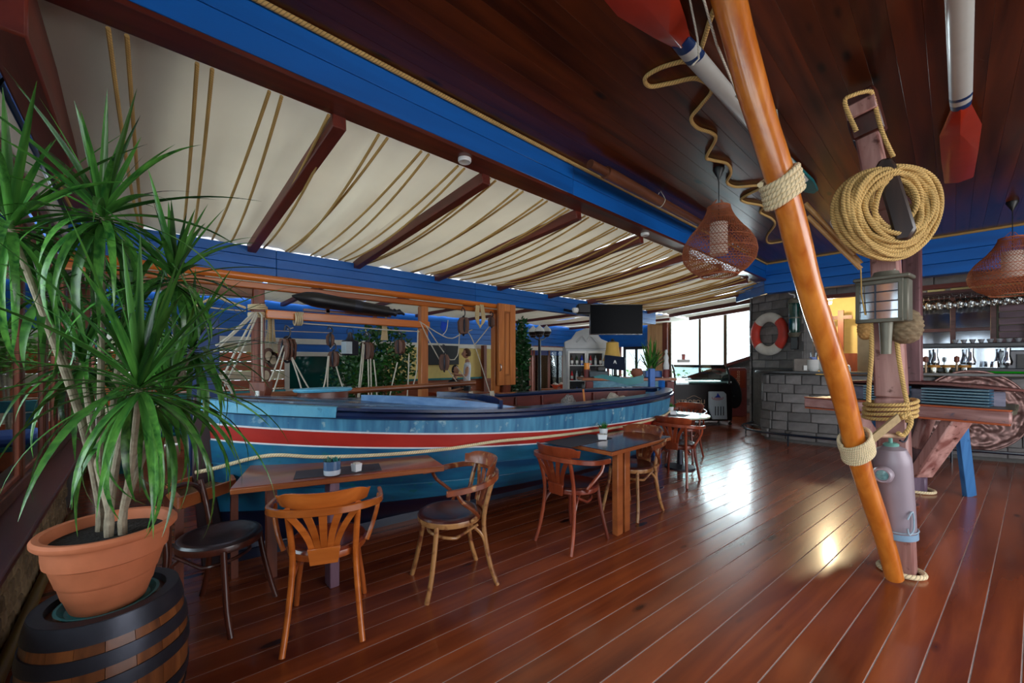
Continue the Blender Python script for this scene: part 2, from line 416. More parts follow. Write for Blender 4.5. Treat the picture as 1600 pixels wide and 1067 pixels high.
# outer blue beam over the boat's far side (boards) with two varnished rails under it
fb = thing('ceiling_beam', 'blue boarded beam along the low side of the canvas, behind the boat', 'beam', (-5.35, 6, 2.4))
for k in range(3):
    for y0, y1 in ((-0.6, 1.16), (1.165, 4.05), (4.055, 10.0)):
        ob('side_board', MB().box2((-5.42, y0, 2.42 + k * 0.105), (-5.30, y1, 2.521 + k * 0.105)), M_BLUE, fb, bevel=0.003)
r1 = ob('rail_pole', MB().sweep([(-5.27, -0.5, 2.38), (-5.27, 2, 2.385), (-5.27, 4.5, 2.38)], 0.042, 12), M_ORANGE, label='round varnished pole lashed under the far blue beam', cat='pole')
r2 = ob('rail_beam', MB().box2((-5.36, -0.5, 2.262), (-5.29, 4.55, 2.335)), M_ORANGE, bevel=0.01, label='square orange timber rail under the round pole of the far beam', cat='beam')
# beam cross at the window wall (dark) and blue fascia above the side windows
ob('trim_1', MB().box2((-5.4, -0.45, 2.70), (-2.42, -0.32, 2.98)), M_REDWOODX, kind='structure', bevel=0.01)
wl = ob('wall_left', MB().box2((-12.5, -0.72, 2.62), (4.2, -0.56, 3.4)), M_BLUEX, kind='structure')
for k in range(3):
    ob('wall_board', MB().box2((-12.4, -0.56, 2.70 + k * 0.2), (-2.6 if k > 1 else 4.1, -0.545, 2.895 + k * 0.2)), M_BLUEX, wl, bevel=0.003)
ob('trim_2', MB().box2((-12.4, -0.56, 2.52), (4.2, -0.47, 2.69)), M_PVC, kind='structure', bevel=0.01)
ob('trim_3', MB().box2((-12.4, -0.545, 2.44), (4.2, -0.49, 2.515)), M_FRAME, kind='structure', bevel=0.004)
# stone parapet + sill under the side windows
ws = ob('wall_parapet', MB().box2((-12.4, -0.8, 0), (4.2, -0.53, 0.555)), M_MORTAR, kind='structure')
ob('windowsill', MB().box2((-7.6, -0.82, 0.56), (4.2, -0.40, 0.60)), M_SILL, ws, bevel=0.008)
MSAND = plain('rough_sandstone', srgb(150, 126, 96), 0.95, vary=0.3, scale=16, bump=0.9)
stone_v = []
for s in range(5):
    mb = MB().box((0, 0, 0), (0.105, 0.034, 0.082))
    for v in mb.v: v += Vector((random.uniform(-.008, .008), random.uniform(-.008, .008), random.uniform(-.008, .008)))
    stone_v.append(mesh_of(mb, 'stone', MSAND, bevel=0.012))
for r in range(6):
    x = -5.6 + (r % 2) * 0.06
    while x < -0.9:
        inst('stone', random.choice(stone_v), ws, (x, -0.522, 0.05 + r * 0.089), scale=(random.uniform(0.9, 1.02), 1, 1))
        x += 0.113
ob('dark_cable', MB().sweep([W(-5, 136, 1.9), W(112, -4, 2.25)], .006, 6), M_IRON, label='thin dark cable slanting under the canvas in the top left corner', cat='cable')
ob('floor_pole', MB().sweep([(-5.5, -0.46, 0.03), (-3, -0.47, 0.032), (0, -0.46, 0.03)], 0.028, 10), wood('olive_pole', srgb(92, 70, 26), srgb(128, 100, 40), 0, rough=.5), label='yellowish pole lying along the foot of the stone parapet', cat='pole')
# side windows
xs = [-7.6, -6.3, -5.1, -3.35, -1.6, 0.1, 1.6, 3.1, 4.2]
for i in range(len(xs) - 1):
    a, b = xs[i], xs[i + 1]
    w = thing('window_%d' % (i + 1), None, None, ((a + b) / 2, -0.6, 0.6), kind='structure')
    f = MB()
    f.box2((a, -0.63, 0.60), (b, -0.56, 0.68)); f.box2((a, -0.63, 2.36), (b, -0.56, 2.45))
    f.box2((a, -0.62, 0.68), (a + 0.07, -0.57, 2.36)); f.box2((b - 0.07, -0.62, 0.68), (b, -0.57, 2.36))
    m_ = a + 0.52 * (b - a)
    f.box2((m_ - 0.04, -0.62, 0.68), (m_ + 0.04, -0.57, 2.36))
    ob('window_frame', f, M_FRAME, w, bevel=0.006)
    s_ = MB()
    for q0, q1 in ((a + 0.07, m_ - 0.04), (m_ + 0.04, b - 0.07)):
        s_.box2((q0, -0.605, 0.68), (q0 + 0.03, -0.58, 2.36)); s_.box2((q1 - 0.03, -0.605, 0.68), (q1, -0.58, 2.36))
        s_.box2((q0, -0.605, 0.68), (q1, -0.58, 0.71)); s_.box2((q0, -0.605, 2.33), (q1, -0.58, 2.36))
    sa_ = ob('sash', s_, M_REDWOODZ, w, bevel=0.003)
    for q0, q1 in ((a + 0.07, m_ - 0.04), (m_ + 0.04, b - 0.07)): ob('pane', MB().box2((q0 + 0.03, -0.597, 0.71), (q1 - 0.03, -0.592, 2.33)), M_GLASS, sa_)
# corner posts at the far end of the window wall
for x, wd in ((-7.6, 0.16), (-8.3, 0.12)):
    ob('trim_4', MB().box2((x - wd, -0.62, 0), (x, -0.48, 2.6)), M_REDWOODZ, kind='structure', bevel=0.008)
# ---- rafters and canvas
def cz(x): return 2.985 + (x + 2.6) * (2.985 - 2.745) / 2.7
rys = [0.92, 2.1, 3.32, 4.56, 5.85, 7.1, 8.35, 9.6, 10.85, 12.1]
rme = mesh_of(MB().beam((0, 0, 0), (-2.74, 0, -0.245), 0.085, 0.10), 'rafter', M_REDWOODX, bevel=0.006)
where = ['first from the window wall', 'second from the window wall', 'third from the window wall', 'fourth from the window wall', 'fifth, above the boat stern', 'sixth, beyond the boat', 'seventh, before the television', 'eighth, past the television', 'ninth, near the end windows', 'last one over the end windows']
for y, wh in zip(rys, where):
    inst('rafter', rme, None, (-2.6, y, 2.955), label='red-brown rafter crossing the canvas ceiling, ' + wh, cat='rafter', group='rafters of the canvas bay')
ed = [-0.5] + rys + [12.55]
def canvas(x0, x1, y0, y1, z0, z1, seed, name, label, amp=0.035, nx=40, ny=22, wr=0.012):
    def fn(a, b):
        x = x0 + (x1 - x0) * a; y = y0 + (y1 - y0) * b
        z = z0 + (z1 - z0) * a
        z -= amp * math.sin(math.pi * a) * (0.6 + 0.4 * math.cos(b * math.pi * 7 + seed))
        z += wr * math.sin(b * 21 + 3 * noise.noise(Vector((a * 2, b * 5, seed))) * 2) * (0.4 + a)
        return Vector((x, y, z + 0.055 - 0.03 * a))
    return ob(name, MB().grid(fn, nx, ny), M_CANVAS, label=label, cat='canvas', group='canvas panels of the ceiling', solid=0.004)
nth = ['beside the window wall', 'between the first and second rafters', 'between the second and third rafters', 'between the third and fourth rafters', 'between the fourth and fifth rafters', 'between the fifth and sixth rafters', 'between the sixth and seventh rafters', 'between the seventh and eighth rafters', 'between the eighth and ninth rafters', 'between the ninth and last rafters', 'past the last rafter']
for i in range(len(ed) - 1):
    canvas(-2.6, -5.36, ed[i], ed[i + 1], 2.985, 2.73, i * 1.7, 'sail_canvas', 'cream sail canvas ceiling panel ' + nth[i], nx=24, ny=26)
# ropes strung under the canvas, in pairs
y = -0.43; k = 0
rp = []
while y < 9.4:
    for dy in (0, 0.062):
        yy = y + dy; e = yy + random.uniform(-0.05, 0.09) + 0.05
        d = random.uniform(0.05, 0.15)
        p0 = Vector((-2.61, yy, 2.97)); p1 = Vector((-5.33, e, 2.745))
        rp.append((p0, p1, d))
    y += 0.322 if y < 3.2 else 0.27
ORD = ['first', 'second', 'third', 'fourth', 'fifth', 'sixth', 'seventh', 'eighth', 'ninth', 'tenth', 'eleventh', 'twelfth', 'thirteenth', 'fourteenth', 'fifteenth', 'sixteenth', 'seventeenth', 'eighteenth', 'nineteenth', 'twentieth', 'twenty-first', 'twenty-second', 'twenty-third', 'twenty-fourth', 'twenty-fifth', 'twenty-sixth', 'twenty-seventh', 'twenty-eighth', 'twenty-ninth', 'thirtieth', 'thirty-first', 'thirty-second', 'thirty-third', 'thirty-fourth', 'thirty-fifth', 'thirty-sixth', 'thirty-seventh', 'thirty-eighth', 'thirty-ninth', 'fortieth']
for j, (p0, p1, d) in enumerate(rp):
    ob('canvas_rope', MB().sweep(sag(p0, p1, d, 16), 0.0098, 7), M_ROPE2, label='manila rope under the canvas, %s rope of the %s pair from the window wall' % ('left' if j % 2 == 0 else 'right', ORD[j // 2]), cat='rope', group='ropes slung in pairs under the canvas')
ob('light_block_low', MB().box2((-5.50, -0.6, 2.745), (-5.44, 12.6, 3.0)), M_PVC, kind='structure')  # added strip behind the far beam, stops light at the canvas edge
ob('light_block_end', MB().box2((-2.60, 8.9, 2.985), (-2.54, 12.6, 3.3)), M_PVC, kind='structure')  # added strip that closes the light gap past the ceiling end
ob('top_slab', MB().box2((-5.5, -0.8, 3.14), (-2.62, 0.2, 3.2)), M_BLACK, kind='structure')  # added slab out of view, darkens the canvas beside the window wall
# ---- far bay beyond the boat: its own canvas, blue boards, wall of glass and yellow plaster
for i in range(7):
    canvas(-5.45, -9.1, -0.4 + i * 1.85, 1.4 + i * 1.85, 2.66, 2.60, i * 2.3, 'sail_canvas', 'cream canvas ceiling panel of the back room, ' + ['nearest the side windows', 'behind the first post', 'behind the black wooden model', 'behind the second post', 'behind the carved door leaf', 'above the fridge', 'at the far end'][i], amp=0.05, nx=20, ny=12)
for i in range(8):
    y = 0.6 + i * 1.5
    ob('rafter', MB().beam((-5.45, y, 2.64), (-9.1, y, 2.58), 0.07, 0.07), M_REDWOODX, label='dark rafter of the back room canvas, number counted from the side windows: ' + ['first', 'second', 'third', 'fourth', 'fifth', 'sixth', 'seventh', 'eighth'][i], cat='rafter', group='rafters of the back room')
wf = ob('wall_back', MB().box2((-9.35, -0.6, 1.64), (-9.2, 13.0, 3.0)), M_BLUE, kind='structure')
for k in range(5):
    ob('wall_board', MB().box2((-9.2, -0.5, 1.92 + k * 0.142), (-9.17, 13.0, 2.057 + k * 0.142)), M_BLUE, wf, bevel=0.004)
ob('wall_panel', MB().box2((-9.3, -0.5, 1.80), (-9.16, 13.0, 1.915)), M_PVC, wf, bevel=0.004)
# parapet of the back room: orange and cream planks, teal window, yellow wall
MOR = wood('orange_plank', srgb(150, 66, 26), srgb(188, 92, 40), 1, rough=.45)
MCR = wood('cream_plank', srgb(196, 180, 150), srgb(222, 208, 180), 1, rough=.6)
for k in range(10):
    ob('wall_board', MB().box2((-9.2, -0.5, 0.02 + k * 0.178), (-9.14 - 0.01 * (k % 2), 2.15, 0.192 + k * 0.178)), MOR if k % 3 else MCR, wf, bevel=0.006)
w9 = thing('window_9', None, None, (-9.2, 3.2, 1.0), kind='structure')
f = MB()
for a, b in (((-9.24, 2.15, 0.78), (-9.13, 4.35, 0.88)), ((-9.24, 2.15, 1.55), (-9.13, 4.35, 1.64)), ((-9.24, 2.15, 0.88), (-9.13, 2.24, 1.55)), ((-9.24, 4.26, 0.88), (-9.13, 4.35, 1.55)), ((-9.24, 3.3, 0.88), (-9.14, 3.35, 1.55))): f.box2(a, b)
ob('window_frame', f, M_PVC, w9, bevel=0.005)
ob('pane', MB().box2((-9.2, 2.24, 0.88), (-9.19, 4.26, 1.55)), plain('teal_glass', srgb(14, 70, 66), 0.06, vary=0.3, scale=2), w9)
ob('wall_panel', MB().box2((-9.3, 2.15, 0.0), (-9.18, 4.35, 0.77)), M_REDWOOD, wf)
ob('wall_panel', MB().box2((-9.3, 4.35, 0.0), (-9.18, 8.0, 1.8)), M_YELLOWWALL, wf)
ob('wall_panel', MB().box2((-9.19, 4.4, 0.0), (-9.15, 8.0, 0.95)), wood('brown_wainscot', srgb(110, 52, 28), srgb(150, 78, 44), 1), wf)
ob('trim_5', MB().box2((-9.19, 4.4, 0.95), (-9.1, 7.2, 1.0)), M_TEAL, kind='structure')
# openings on the far side: timber posts and glass doors to the terrace
def glassdoor(n, x0, y0, x1, y1, z0=0.0, z1=1.95, mid=True, mat=None):
    mat = mat or M_REDWOODZ
    a = Vector((x0, y0, 0)); b = Vector((x1, y1, 0)); t = (b - a).normalized(); L = (b - a).length
    w = thing('door_%d' % n, None, None, (a + b) / 2, kind='structure')
    f = MB()
    ang = math.atan2(t.y, t.x)
    for s in ((0.04, 0.08), (L - 0.04, 0.08)) + (((L / 2, 0.07),) if mid else ()):
        f.box(a + t * s[0] + Vector((0, 0, (z0 + z1) / 2)), (s[1], 0.07, z1 - z0), ang)
    for z in (z0 + 0.05, z1 - 0.05): f.box((a + b) / 2 + Vector((0, 0, z)), (L - 0.1, 0.068, 0.1), ang)
    df_ = ob('door_frame', f, mat, w, bevel=0.004)
    ob('pane', MB().box((a + b) / 2 + Vector((0, 0, (z0 + z1) / 2)), (L - 0.12, 0.008, z1 - z0 - 0.2), ang), M_GLASS, df_)
glassdoor(1, -9.2, 8.05, -9.2, 9.3)
glassdoor(2, -9.2, 9.35, -9.2, 10.9)
glassdoor(3, -9.2, 10.95, -9.2, 12.5)
glassdoor(4, -9.1, 12.62, -8.0, 12.62)
glassdoor(5, -7.9, 12.62, -6.9, 12.62, mat=M_IRON)
we = ob('wall_end', MB().box2((-9.3, 12.6, 1.95), (-6.3, 12.75, 3.0)), M_BLUEX, kind='structure')
for k in range(4): ob('wall_board', MB().box2((-9.2, 12.57, 2.0 + k * 0.2), (-6.35, 12.6, 2.195 + k * 0.2)), M_BLUEX, we, bevel=0.004)
ob('trim_6', MB().box2((-6.92, 12.5, 0), (-6.3, 12.66, 2.9)), wood('plywood', srgb(196, 150, 104), srgb(222, 182, 134), 2, rough=.7), kind='structure')
ob('trim_7', MB().box2((-6.36, 12.44, 0), (-6.2, 12.6, 2.95)), M_REDWOODZ, kind='structure')
# end windows over the stone parapet with the sloping rail
w10 = thing('window_10', None, None, (-5, 12.6, 0.9), kind='structure')
f = MB()
xe = [-6.2, -5.23, -4.5, -3.75]
for x, wd in ((-6.17, .08), (-5.23, .07), (-4.5, .09), (-3.78, .08)): f.box2((x - wd / 2, 12.56, 0.6), (x + wd / 2, 12.64, 2.92))
f.box2((-6.2, 12.56, 2.86), (-3.74, 12.64, 2.98))
ob('window_frame', f, wood('olive_frame', srgb(82, 62, 40), srgb(112, 88, 60), 2), w10, bevel=0.006)
for i in range(3): ob('pane', MB().box2((xe[i] + .04, 12.595, 0.62), (xe[i + 1] - .04, 12.603, 2.86)), M_GLASS, w10)
wp = ob('wall_end_parapet', MB().add([(-6.2, 12.5, 0), (-3.7, 12.5, 0), (-3.7, 12.5, 1.52), (-5.15, 12.5, 1.02), (-6.2, 12.5, .66), (-6.2, 12.72, 0), (-3.7, 12.72, 0), (-3.7, 12.72, 1.52), (-5.15, 12.72, 1.02), (-6.2, 12.72, .66)],
     [(0, 1, 2, 3, 4), (9, 8, 7, 6, 5), (0, 5, 6, 1), (1, 6, 7, 2), (2, 7, 8, 3), (3, 8, 9, 4), (4, 9, 5, 0)]), M_MORTAR, kind='structure')
ob('rail', MB().beam((-6.2, 12.5, 0.70), (-3.7, 12.5, 1.575), 0.26, 0.09), M_REDWOODX, wp, bevel=0.006)
# ---- bar side walls: stone blocks are pieces
blk = []
for s in range(5):
    mb = MB().box((0, 0, 0), (0.335, 0.04, 0.168))
    for v in mb.v: v += Vector((random.uniform(-.006, .006), random.uniform(-.004, .004), random.uniform(-.006, .006)))
    blk.append(mesh_of(mb, 'stone_block', M_STONE, bevel=0.008))
def blocks(parent, a, b, z0, z1, lz=0.18, lx=0.345, nrm=1, clip=None):
    a = Vector(a); b = Vector(b); t = (b - a); L = t.length; t.normalize(); n = Vector((t.y, -t.x, 0)) * nrm; ang = math.atan2(t.y, t.x)
    rows = int((z1 - z0) / lz + 0.5); lz = (z1 - z0) / rows
    for r in range(rows):
        x = 0.0; first = (r % 2) * lx / 2
        while x < L - 0.02:
            w_ = lx if not (x == 0 and first) else first
            w_ = min(w_, L - x)
            if w_ < 0.05: break
            zc = z0 + (r + 0.5) * lz
            if not clip or clip(x + w_ / 2, zc):
                p = a + t * (x + w_ / 2) + n * 0.004
                inst('stone_block', random.choice(blk), parent, (p.x, p.y, zc), ang, ((w_ - 0.01) / 0.335, random.uniform(.8, 1.1), (lz - 0.01) / 0.168))
            x += w_
blocks(wp, (-6.15, 12.49, 0), (-3.72, 12.49, 0), 0.04, 1.3, clip=lambda x, z: z + 0.09 < 0.66 + x * 0.345)
wbar = ob('wall_bar', MB().beam((-2.92, 9.95, 1.45), (-3.68, 12.6, 1.45), 0.14, 2.9), M_MORTAR, kind='structure')
blocks(wbar, (-3.76, 12.5, 0), (-3.02, 9.92, 0), 0, 2.9, nrm=1)
WA = Vector((-2.98, 9.92, 0)); WB = Vector((-1.90, 9.30, 0)); wt_ = (WB - WA).normalized(); wn_ = Vector((wt_.y, -wt_.x, 0))
wst = ob('wall_stone', MB().beam(WA - wn_ * .13 + Vector((0, 0, 1.43)), WB - wn_ * .13 + Vector((0, 0, 1.43)), .22, 2.86), M_MORTAR, kind='structure')
blocks(wst, WA, WB, 1.3, 2.86)
ob('wall_stone_end', MB().box2((-1.93, 9.32, 1.25), (-1.80, 9.75, 2.86)), M_STONE, kind='structure')
ob('trim_8', MB().box2((-1.9, 9.58, 2.87), (4.2, 9.95, 3.0)), M_STONE, kind='structure')
# blue boarded fascia over the bar
fa = ob('wall_fascia', MB().box2((-2.42, 8.84, 2.74), (4.2, 9.0, 3.4)), M_BLUEX, kind='structure')
for k, (a, b) in enumerate(((2.74, 2.905), (2.91, 3.075), (3.08, CZ))):
    ob('wall_board', MB().box2((-2.45, 8.80, a), (4.2, 8.838, b)), M_BLUEX, fa, bevel=0.004)
for k in range(3): ob('wall_board', MB().beam((-2.44, 8.82, 2.82 + k * .167), (-3.22, 9.66, 2.82 + k * .167), 0.035, 0.16), M_BLUE, fa)
ob('trim_9', MB().box2((-2.40, 8.78, CZ - 0.028), (4.2, 8.80, CZ)), M_ROPE2, kind='structure')
ob('trim_10', MB().box2((-1.9, 9.5, 2.62), (4.2, 9.62, 2.69)), M_REDWOODX, kind='structure')
lt = ob('wall_lintel', MB().box2((-1.9, 9.62, 2.69), (4.2, 9.8, 2.86)), M_MORTAR, kind='structure')
blocks(lt, (-1.9, 9.61, 0), (4.1, 9.61, 0), 2.69, 2.86, lz=.17, lx=.42)
# warm kitchen behind the opening
ob('wall_kitchen', MB().box2((-3.4, 12.2, 0), (4.2, 12.35, 3.0)), plain('cream_plaster', srgb(236, 214, 150), .9, vary=.04), kind='structure')
ob('ceiling_bar', MB().box2((-2.6, 9.0, 3.0), (4.2, 12.4, 3.06)), M_WALL, kind='structure')
ob('wall_pantry', MB().box2((-1.28, 10.4, 0), (-0.62, 10.5, 3.0)), plain('cream_tiles', srgb(206, 192, 158), .6, vary=.08), kind='structure')
ob('trim_11', MB().box2((-1.9, 9.62, 1.3), (-1.8, 9.8, 2.62)), M_REDWOODZ, kind='structure', bevel=.01)
ob('trim_12', MB().box2((-0.66, 9.62, 1.3), (-0.55, 9.8, 2.62)), M_REDWOODZ, kind='structure', bevel=.01)
ob('wall_right', MB().box2((4.2, -0.8, 0), (4.35, 0.9, 3.4)), M_WALL, kind='structure')
ob('wall_right_far', MB().box2((4.2, 6.4, 0), (4.35, 12.4, 3.4)), M_WALL, kind='structure')
# outdoors: terrace paving, lawn, hedge walls of leaves
ob('ground', MB().box2((-30, -20, -0.32), (12, 30, -0.12)), plain('terrace_ground', srgb(150, 140, 120), .9, vary=.2, scale=2), kind='structure')
def foliage(mb, c, rad, n, size, seed=1, hang=0.0):
    rnd = random.Random(seed); c = Vector(c)
    for i in range(n):
        while True:
            p = Vector((rnd.uniform(-1, 1), rnd.uniform(-1, 1), rnd.uniform(-1, 1)))
            if 0.25 < p.length < 1: break
        q = c + Vector((p.x * rad[0], p.y * rad[1], p.z * rad[2]))
        a = Vector((rnd.uniform(-1, 1), rnd.uniform(-1, 1), rnd.uniform(-.6, .8) - hang)).normalized()
        b = a.orthogonal().normalized(); s = size * rnd.uniform(.6, 1.3)
        b = (b * math.cos(i) + a.cross(b) * math.sin(i))
        mb.add([q, q + a * s * .5 + b * s * .25, q + a * s, q + a * s * .5 - b * s * .25], [(0, 1, 2, 3)])
    return mb
for nm, c, rad, n, lab in (('hedge', (-14.5, 5, 1.0), (1.2, 9, 1.7), 5200, 'sunlit green hedge beyond the back room glazing'),
        ('hedge', (-8, -5.6, 0.8), (6.5, 1.0, 1.9), 3600, 'green shrubs outside the side windows'),
        ('hedge', (-9, 19, -0.4), (5.5, 1.2, 1.5), 1500, 'pale green bushes behind the end windows')):
    ob(nm, foliage(MB(), c, rad, n, 0.22, len(lab)), plain('hedge_leaf', srgb(96, 150, 60), .6, vary=.35, scale=1.5), label=lab, cat='hedge', kind='stuff', smooth=False)
# striped garden wall and cushioned terrace benches seen through the side windows
tb = thing('terrace_bench', 'turquoise wooden terrace bench with long blue cushions outside the side windows', 'bench', (-6.5, -2.3, -0.12))
ob('seat', MB().box2((-10.5, -2.6, 0.28), (-2.6, -2.0, 0.34)), M_TEAL, tb, bevel=.01)
ob('back_rail', MB().box2((-10.5, -2.72, 0.7), (-2.6, -2.66, 0.84)), M_TEAL, tb, bevel=.01)
for x in (-10.3, -8.2, -6.2, -4.5, -2.8):
    ob('leg', MB().box2((x, -2.55, -0.12), (x + .08, -2.47, .28)), M_TEAL, tb); ob('post', MB().box2((x, -2.7, -0.12), (x + .07, -2.62, .84)), M_TEAL, tb)
MCUSH = plain('blue_cushion', srgb(74, 110, 190), .85, vary=.06)
for i in range(4):
    ob('seat_cushion', MB().box2((-10.4 + i * 1.98, -2.58, 0.345), (-8.5 + i * 1.98, -2.02, 0.46)), MCUSH, bevel=.03, label='long blue cushion on the turquoise terrace bench outside, %s' % ['farthest along', 'third along', 'second along', 'nearest the corner'][i], cat='cushion', group='cushions on the terrace bench')
# ================================================================ THE BOAT
BA = Vector((-3.55, 0.34, 0)); BB = Vector((-2.96, 5.72, 0)); BT = (BB - BA); BLEN = BT.length; BT.normalize(); BN = Vector((BT.y, -BT.x, 0))
def bhalf(t):
    t = min(max(t, 0), 1)
    if t < 0.5: return 0.03 + 0.75 * (1 - (1 - 2 * t) ** 2.1) ** 0.8
    return 0.03 + 0.75 * (1 - (2 * t - 1) ** 2.6) ** 0.6
def zg(t): return 1.0 + 0.15 * max(0, 1 - 2.2 * t) ** 1.6 + 0.03 * max(0, 2 * t - 1) ** 2
def zred(t): return 0.80 + 0.21 * max(0, 1 - 1.9 * t) ** 1.5 - 0.09 * max(0, t - .4) ** 1.0
WS = [(0, .02), (.07, .05), (.12, .30), (.2, .52), (.3, .70), (.42, .84), (.55, .92), (.7, .965), (.85, .99), (1, 1)]
def wfac(s):
    for (a, x), (b, y) in zip(WS, WS[1:]):
        if s <= b: return x + (y - x) * (max(s, a) - a) / (b - a)
    return 1
def hull(t, z, side=1, out=0.0):
    e = abs(2 * t - 1) ** 3
    w = bhalf(t) * wfac(z / zg(t)) ** (1 + 1.3 * e) + out
    p = BA + BT * (BLEN * t) + BN * (w * side)
    rake = (0.10 if t < .5 else -0.16) * e * (1 - z / zg(t))
    p += BT * (rake); p.z = z
    return p
boat = thing('wooden_boat', 'old blue wooden fishing boat with a red stripe, moored on the floor behind the tables', 'boat', (-3.25, 3.0, 0))
MHUP = wood('weathered_blue_upper', srgb(34, 92, 136), srgb(76, 146, 182), 2, rough=.5, grain=9, wear=srgb(150, 184, 196), wearamt=.34, bump=.3, stretch=.14)
MHLO = wood('weathered_blue_lower', srgb(10, 70, 112), srgb(30, 114, 150), 1, rough=.35, coat=.3, grain=4, wear=srgb(16, 104, 118), wearamt=.36, bump=.2)
MHBOT = wood('navy_bottom', srgb(6, 18, 44), srgb(10, 32, 66), 1, rough=.4, coat=.2)
MRED = wood('red_boat_stripe', srgb(160, 28, 22), srgb(188, 42, 30), 1, rough=.42, grain=3, bump=.05)
MRUB = wood('navy_rub_rail', srgb(10, 22, 52), srgb(24, 46, 92), 1, rough=.28, coat=.5, grain=5)
MINN = wood('dark_red_inside', srgb(74, 20, 16), srgb(122, 36, 26), 1, rough=.45, grain=5)
MSTRW = plain('white_line_paint', srgb(220, 220, 224), .5, vary=.08)
MLB = wood('light_blue_rail', srgb(64, 158, 206), srgb(118, 196, 226), 1, rough=.5, wear=srgb(40, 90, 130), wearamt=.33)
def band(name, zf0, zf1, mat, side, n=60, m=4, t0=0.0, t1=1.0, out=0.0, lbl=None):
    mb = MB().grid(lambda a, b: hull(t0 + (t1 - t0) * a, zf0(t0 + (t1 - t0) * a) * (1 - b) + zf1(t0 + (t1 - t0) * a) * b, side, out), n, m)
    if side < 0: mb.f = [tuple(reversed(f)) for f in mb.f]
    return ob(name, mb, mat, boat, solid=-0.014, label=lbl)
for sd in (1, -1):
    band('upper_strake', lambda t: zg(t) - .045, lambda t: zred(t) + .012, MHUP, sd)
    band('white_line', lambda t: zred(t) + .012, lambda t: zred(t), MSTRW, sd, m=1, out=.004)
    band('red_stripe', lambda t: zred(t), lambda t: zred(t) - .10, MRED, sd, m=2, out=.003)
    band('white_line', lambda t: zred(t) - .10, lambda t: zred(t) - .112, MSTRW, sd, m=1, out=.004)
    lo = [(1.0, .62), (.62, .46), (.46, .30)]
    for a, b in ((0, .18), (.18, .37), (.37, .58)):
        band('plank', lambda t, a=a: (zred(t) - .112) * (1 - a) + .0, lambda t, b=b: (zred(t) - .112) * (1 - b) + 0.006, MHLO, sd, m=3, out=.012 - a * .02)
        if a: ob('plank_edge', MB().sweep([hull(i / 60, (zred(i / 60) - .112) * (1 - a), sd, .008) for i in range(61)], .006, 6), MHLO, boat)
    band('bottom_plank', lambda t: (zred(t) - .112) * .42, lambda t: 0.06, MHBOT, sd, m=6)
    # rub rail
    mb = MB(); pts = [hull(i / 70, zg(i / 70) - .022, sd, .018) for i in range(71)]
    mb.sweep(pts, .03, 8, flat=(.95, .8)); ob('rub_rail', mb, MRUB, boat)
    # wide capping board
    t0 = 0.12 if sd > 0 else 0.0
    def capf(a, b, sd=sd, t0=t0):
        t = t0 + (1 - t0) * a; p = hull(t, zg(t), sd, .03 - b * (.03 + min(.15, bhalf(t) * .9))); p.z = zg(t) + .012; return p
    mb = MB().grid(capf, 60, 2)
    if sd < 0: mb.f = [tuple(reversed(f)) for f in mb.f]
    ob('capping_board', mb, MRUB, boat, solid=-.022)
    # light blue bow capping on the near side
    pts = [hull(i / 20 * .14 + .0, zg(i / 20 * .14) + .0, sd, .01) for i in range(21)]
    mb = MB()
    for a, b in zip(pts, pts[1:]): mb.beam(a, b, .07, .075)
    ob('bow_rail', mb, MLB, boat, label='light blue chipped bow rail')
# keel, stem, stern post
ob('keel', MB().beam(BA + BT * .12 + Vector((0, 0, .035)), BB - BT * .18 + Vector((0, 0, .035)), .07, .07), MHBOT, boat)
ob('stem', MB().prism([(-.02, .0), (.14, .0), (.06, .5), (.03, 1.2), (-.07, 1.2), (-.075, .6)], .075, BA, tuple(BT), (0, 0, 1)), wood('dark_stem', srgb(34, 24, 34), srgb(60, 34, 40), 2, rough=.45), boat, bevel=.008)
ob('stern_post', MB().prism([(-.22, .0), (-.02, .0), (.06, .6), (.07, 1.16), (.0, 1.16), (-.02, .6)], .075, BB, tuple(BT), (0, 0, 1)), M_BLUE, boat, bevel=.008, label='blue stern post')
# deck: planks with a little camber, dark brown and worn blue alternating
MDK = [wood('dark_deck', srgb(36, 24, 30), srgb(66, 38, 38), 1, rough=.25, coat=.6, grain=5), wood('grey_blue_deck', srgb(60, 88, 122), srgb(104, 134, 164), 1, rough=.35, coat=.3, grain=5, wear=srgb(160, 180, 200), wearamt=.36)]
N = 11
for k in range(N):
    a = -1 + 2 * k / N + .012; b = -1 + 2 * (k + 1) / N - .012
    def dk(u, v, a=a, b=b):
        t = 0.02 + .37 * u; s = a + (b - a) * v; w = max(bhalf(t) - .10, .012)
        p = BA + BT * (BLEN * t) + BN * (s * w); p.z = zg(t) + .02 + .05 * (1 - s * s); return p
    ob('deck_plank', MB().grid(dk, 26, 1), MDK[k % 2], boat, solid=-.02)
def arc_pts(tc, z, n=16, w=.0):  # curved coaming across the deck
    return [BA + BT * (BLEN * (tc + .035 * (1 - (2 * i / n - 1) ** 2))) + BN * ((1 - 2 * i / n) * (bhalf(tc) - .12)) + Vector((0, 0, z)) for i in range(n + 1)]
mb = MB(); pt = arc_pts(.385, zg(.4) + .05)
for a, b in zip(pt, pt[1:]): mb.beam(a, b, .03, .10)
ob('coaming', mb, MRUB, boat)
# raised blue washboard on the near side beside the cockpit
def wb(u, v):
    t = .19 + .24 * u; p = hull(t, zg(t), 1, -.15 - .26 * (1 - u) ** 1.5); p.z = zg(t) + .015 + v * .10 * math.sin(math.pi * min(1, u * .62 + .38)) ** .8; return p
ob('washboard', MB().grid(wb, 20, 1), wood('blue_washboard', srgb(70, 112, 164), srgb(112, 152, 196), 1, rough=.4, coat=.3, wear=srgb(160, 90, 90), wearamt=.28), boat, solid=-.025)
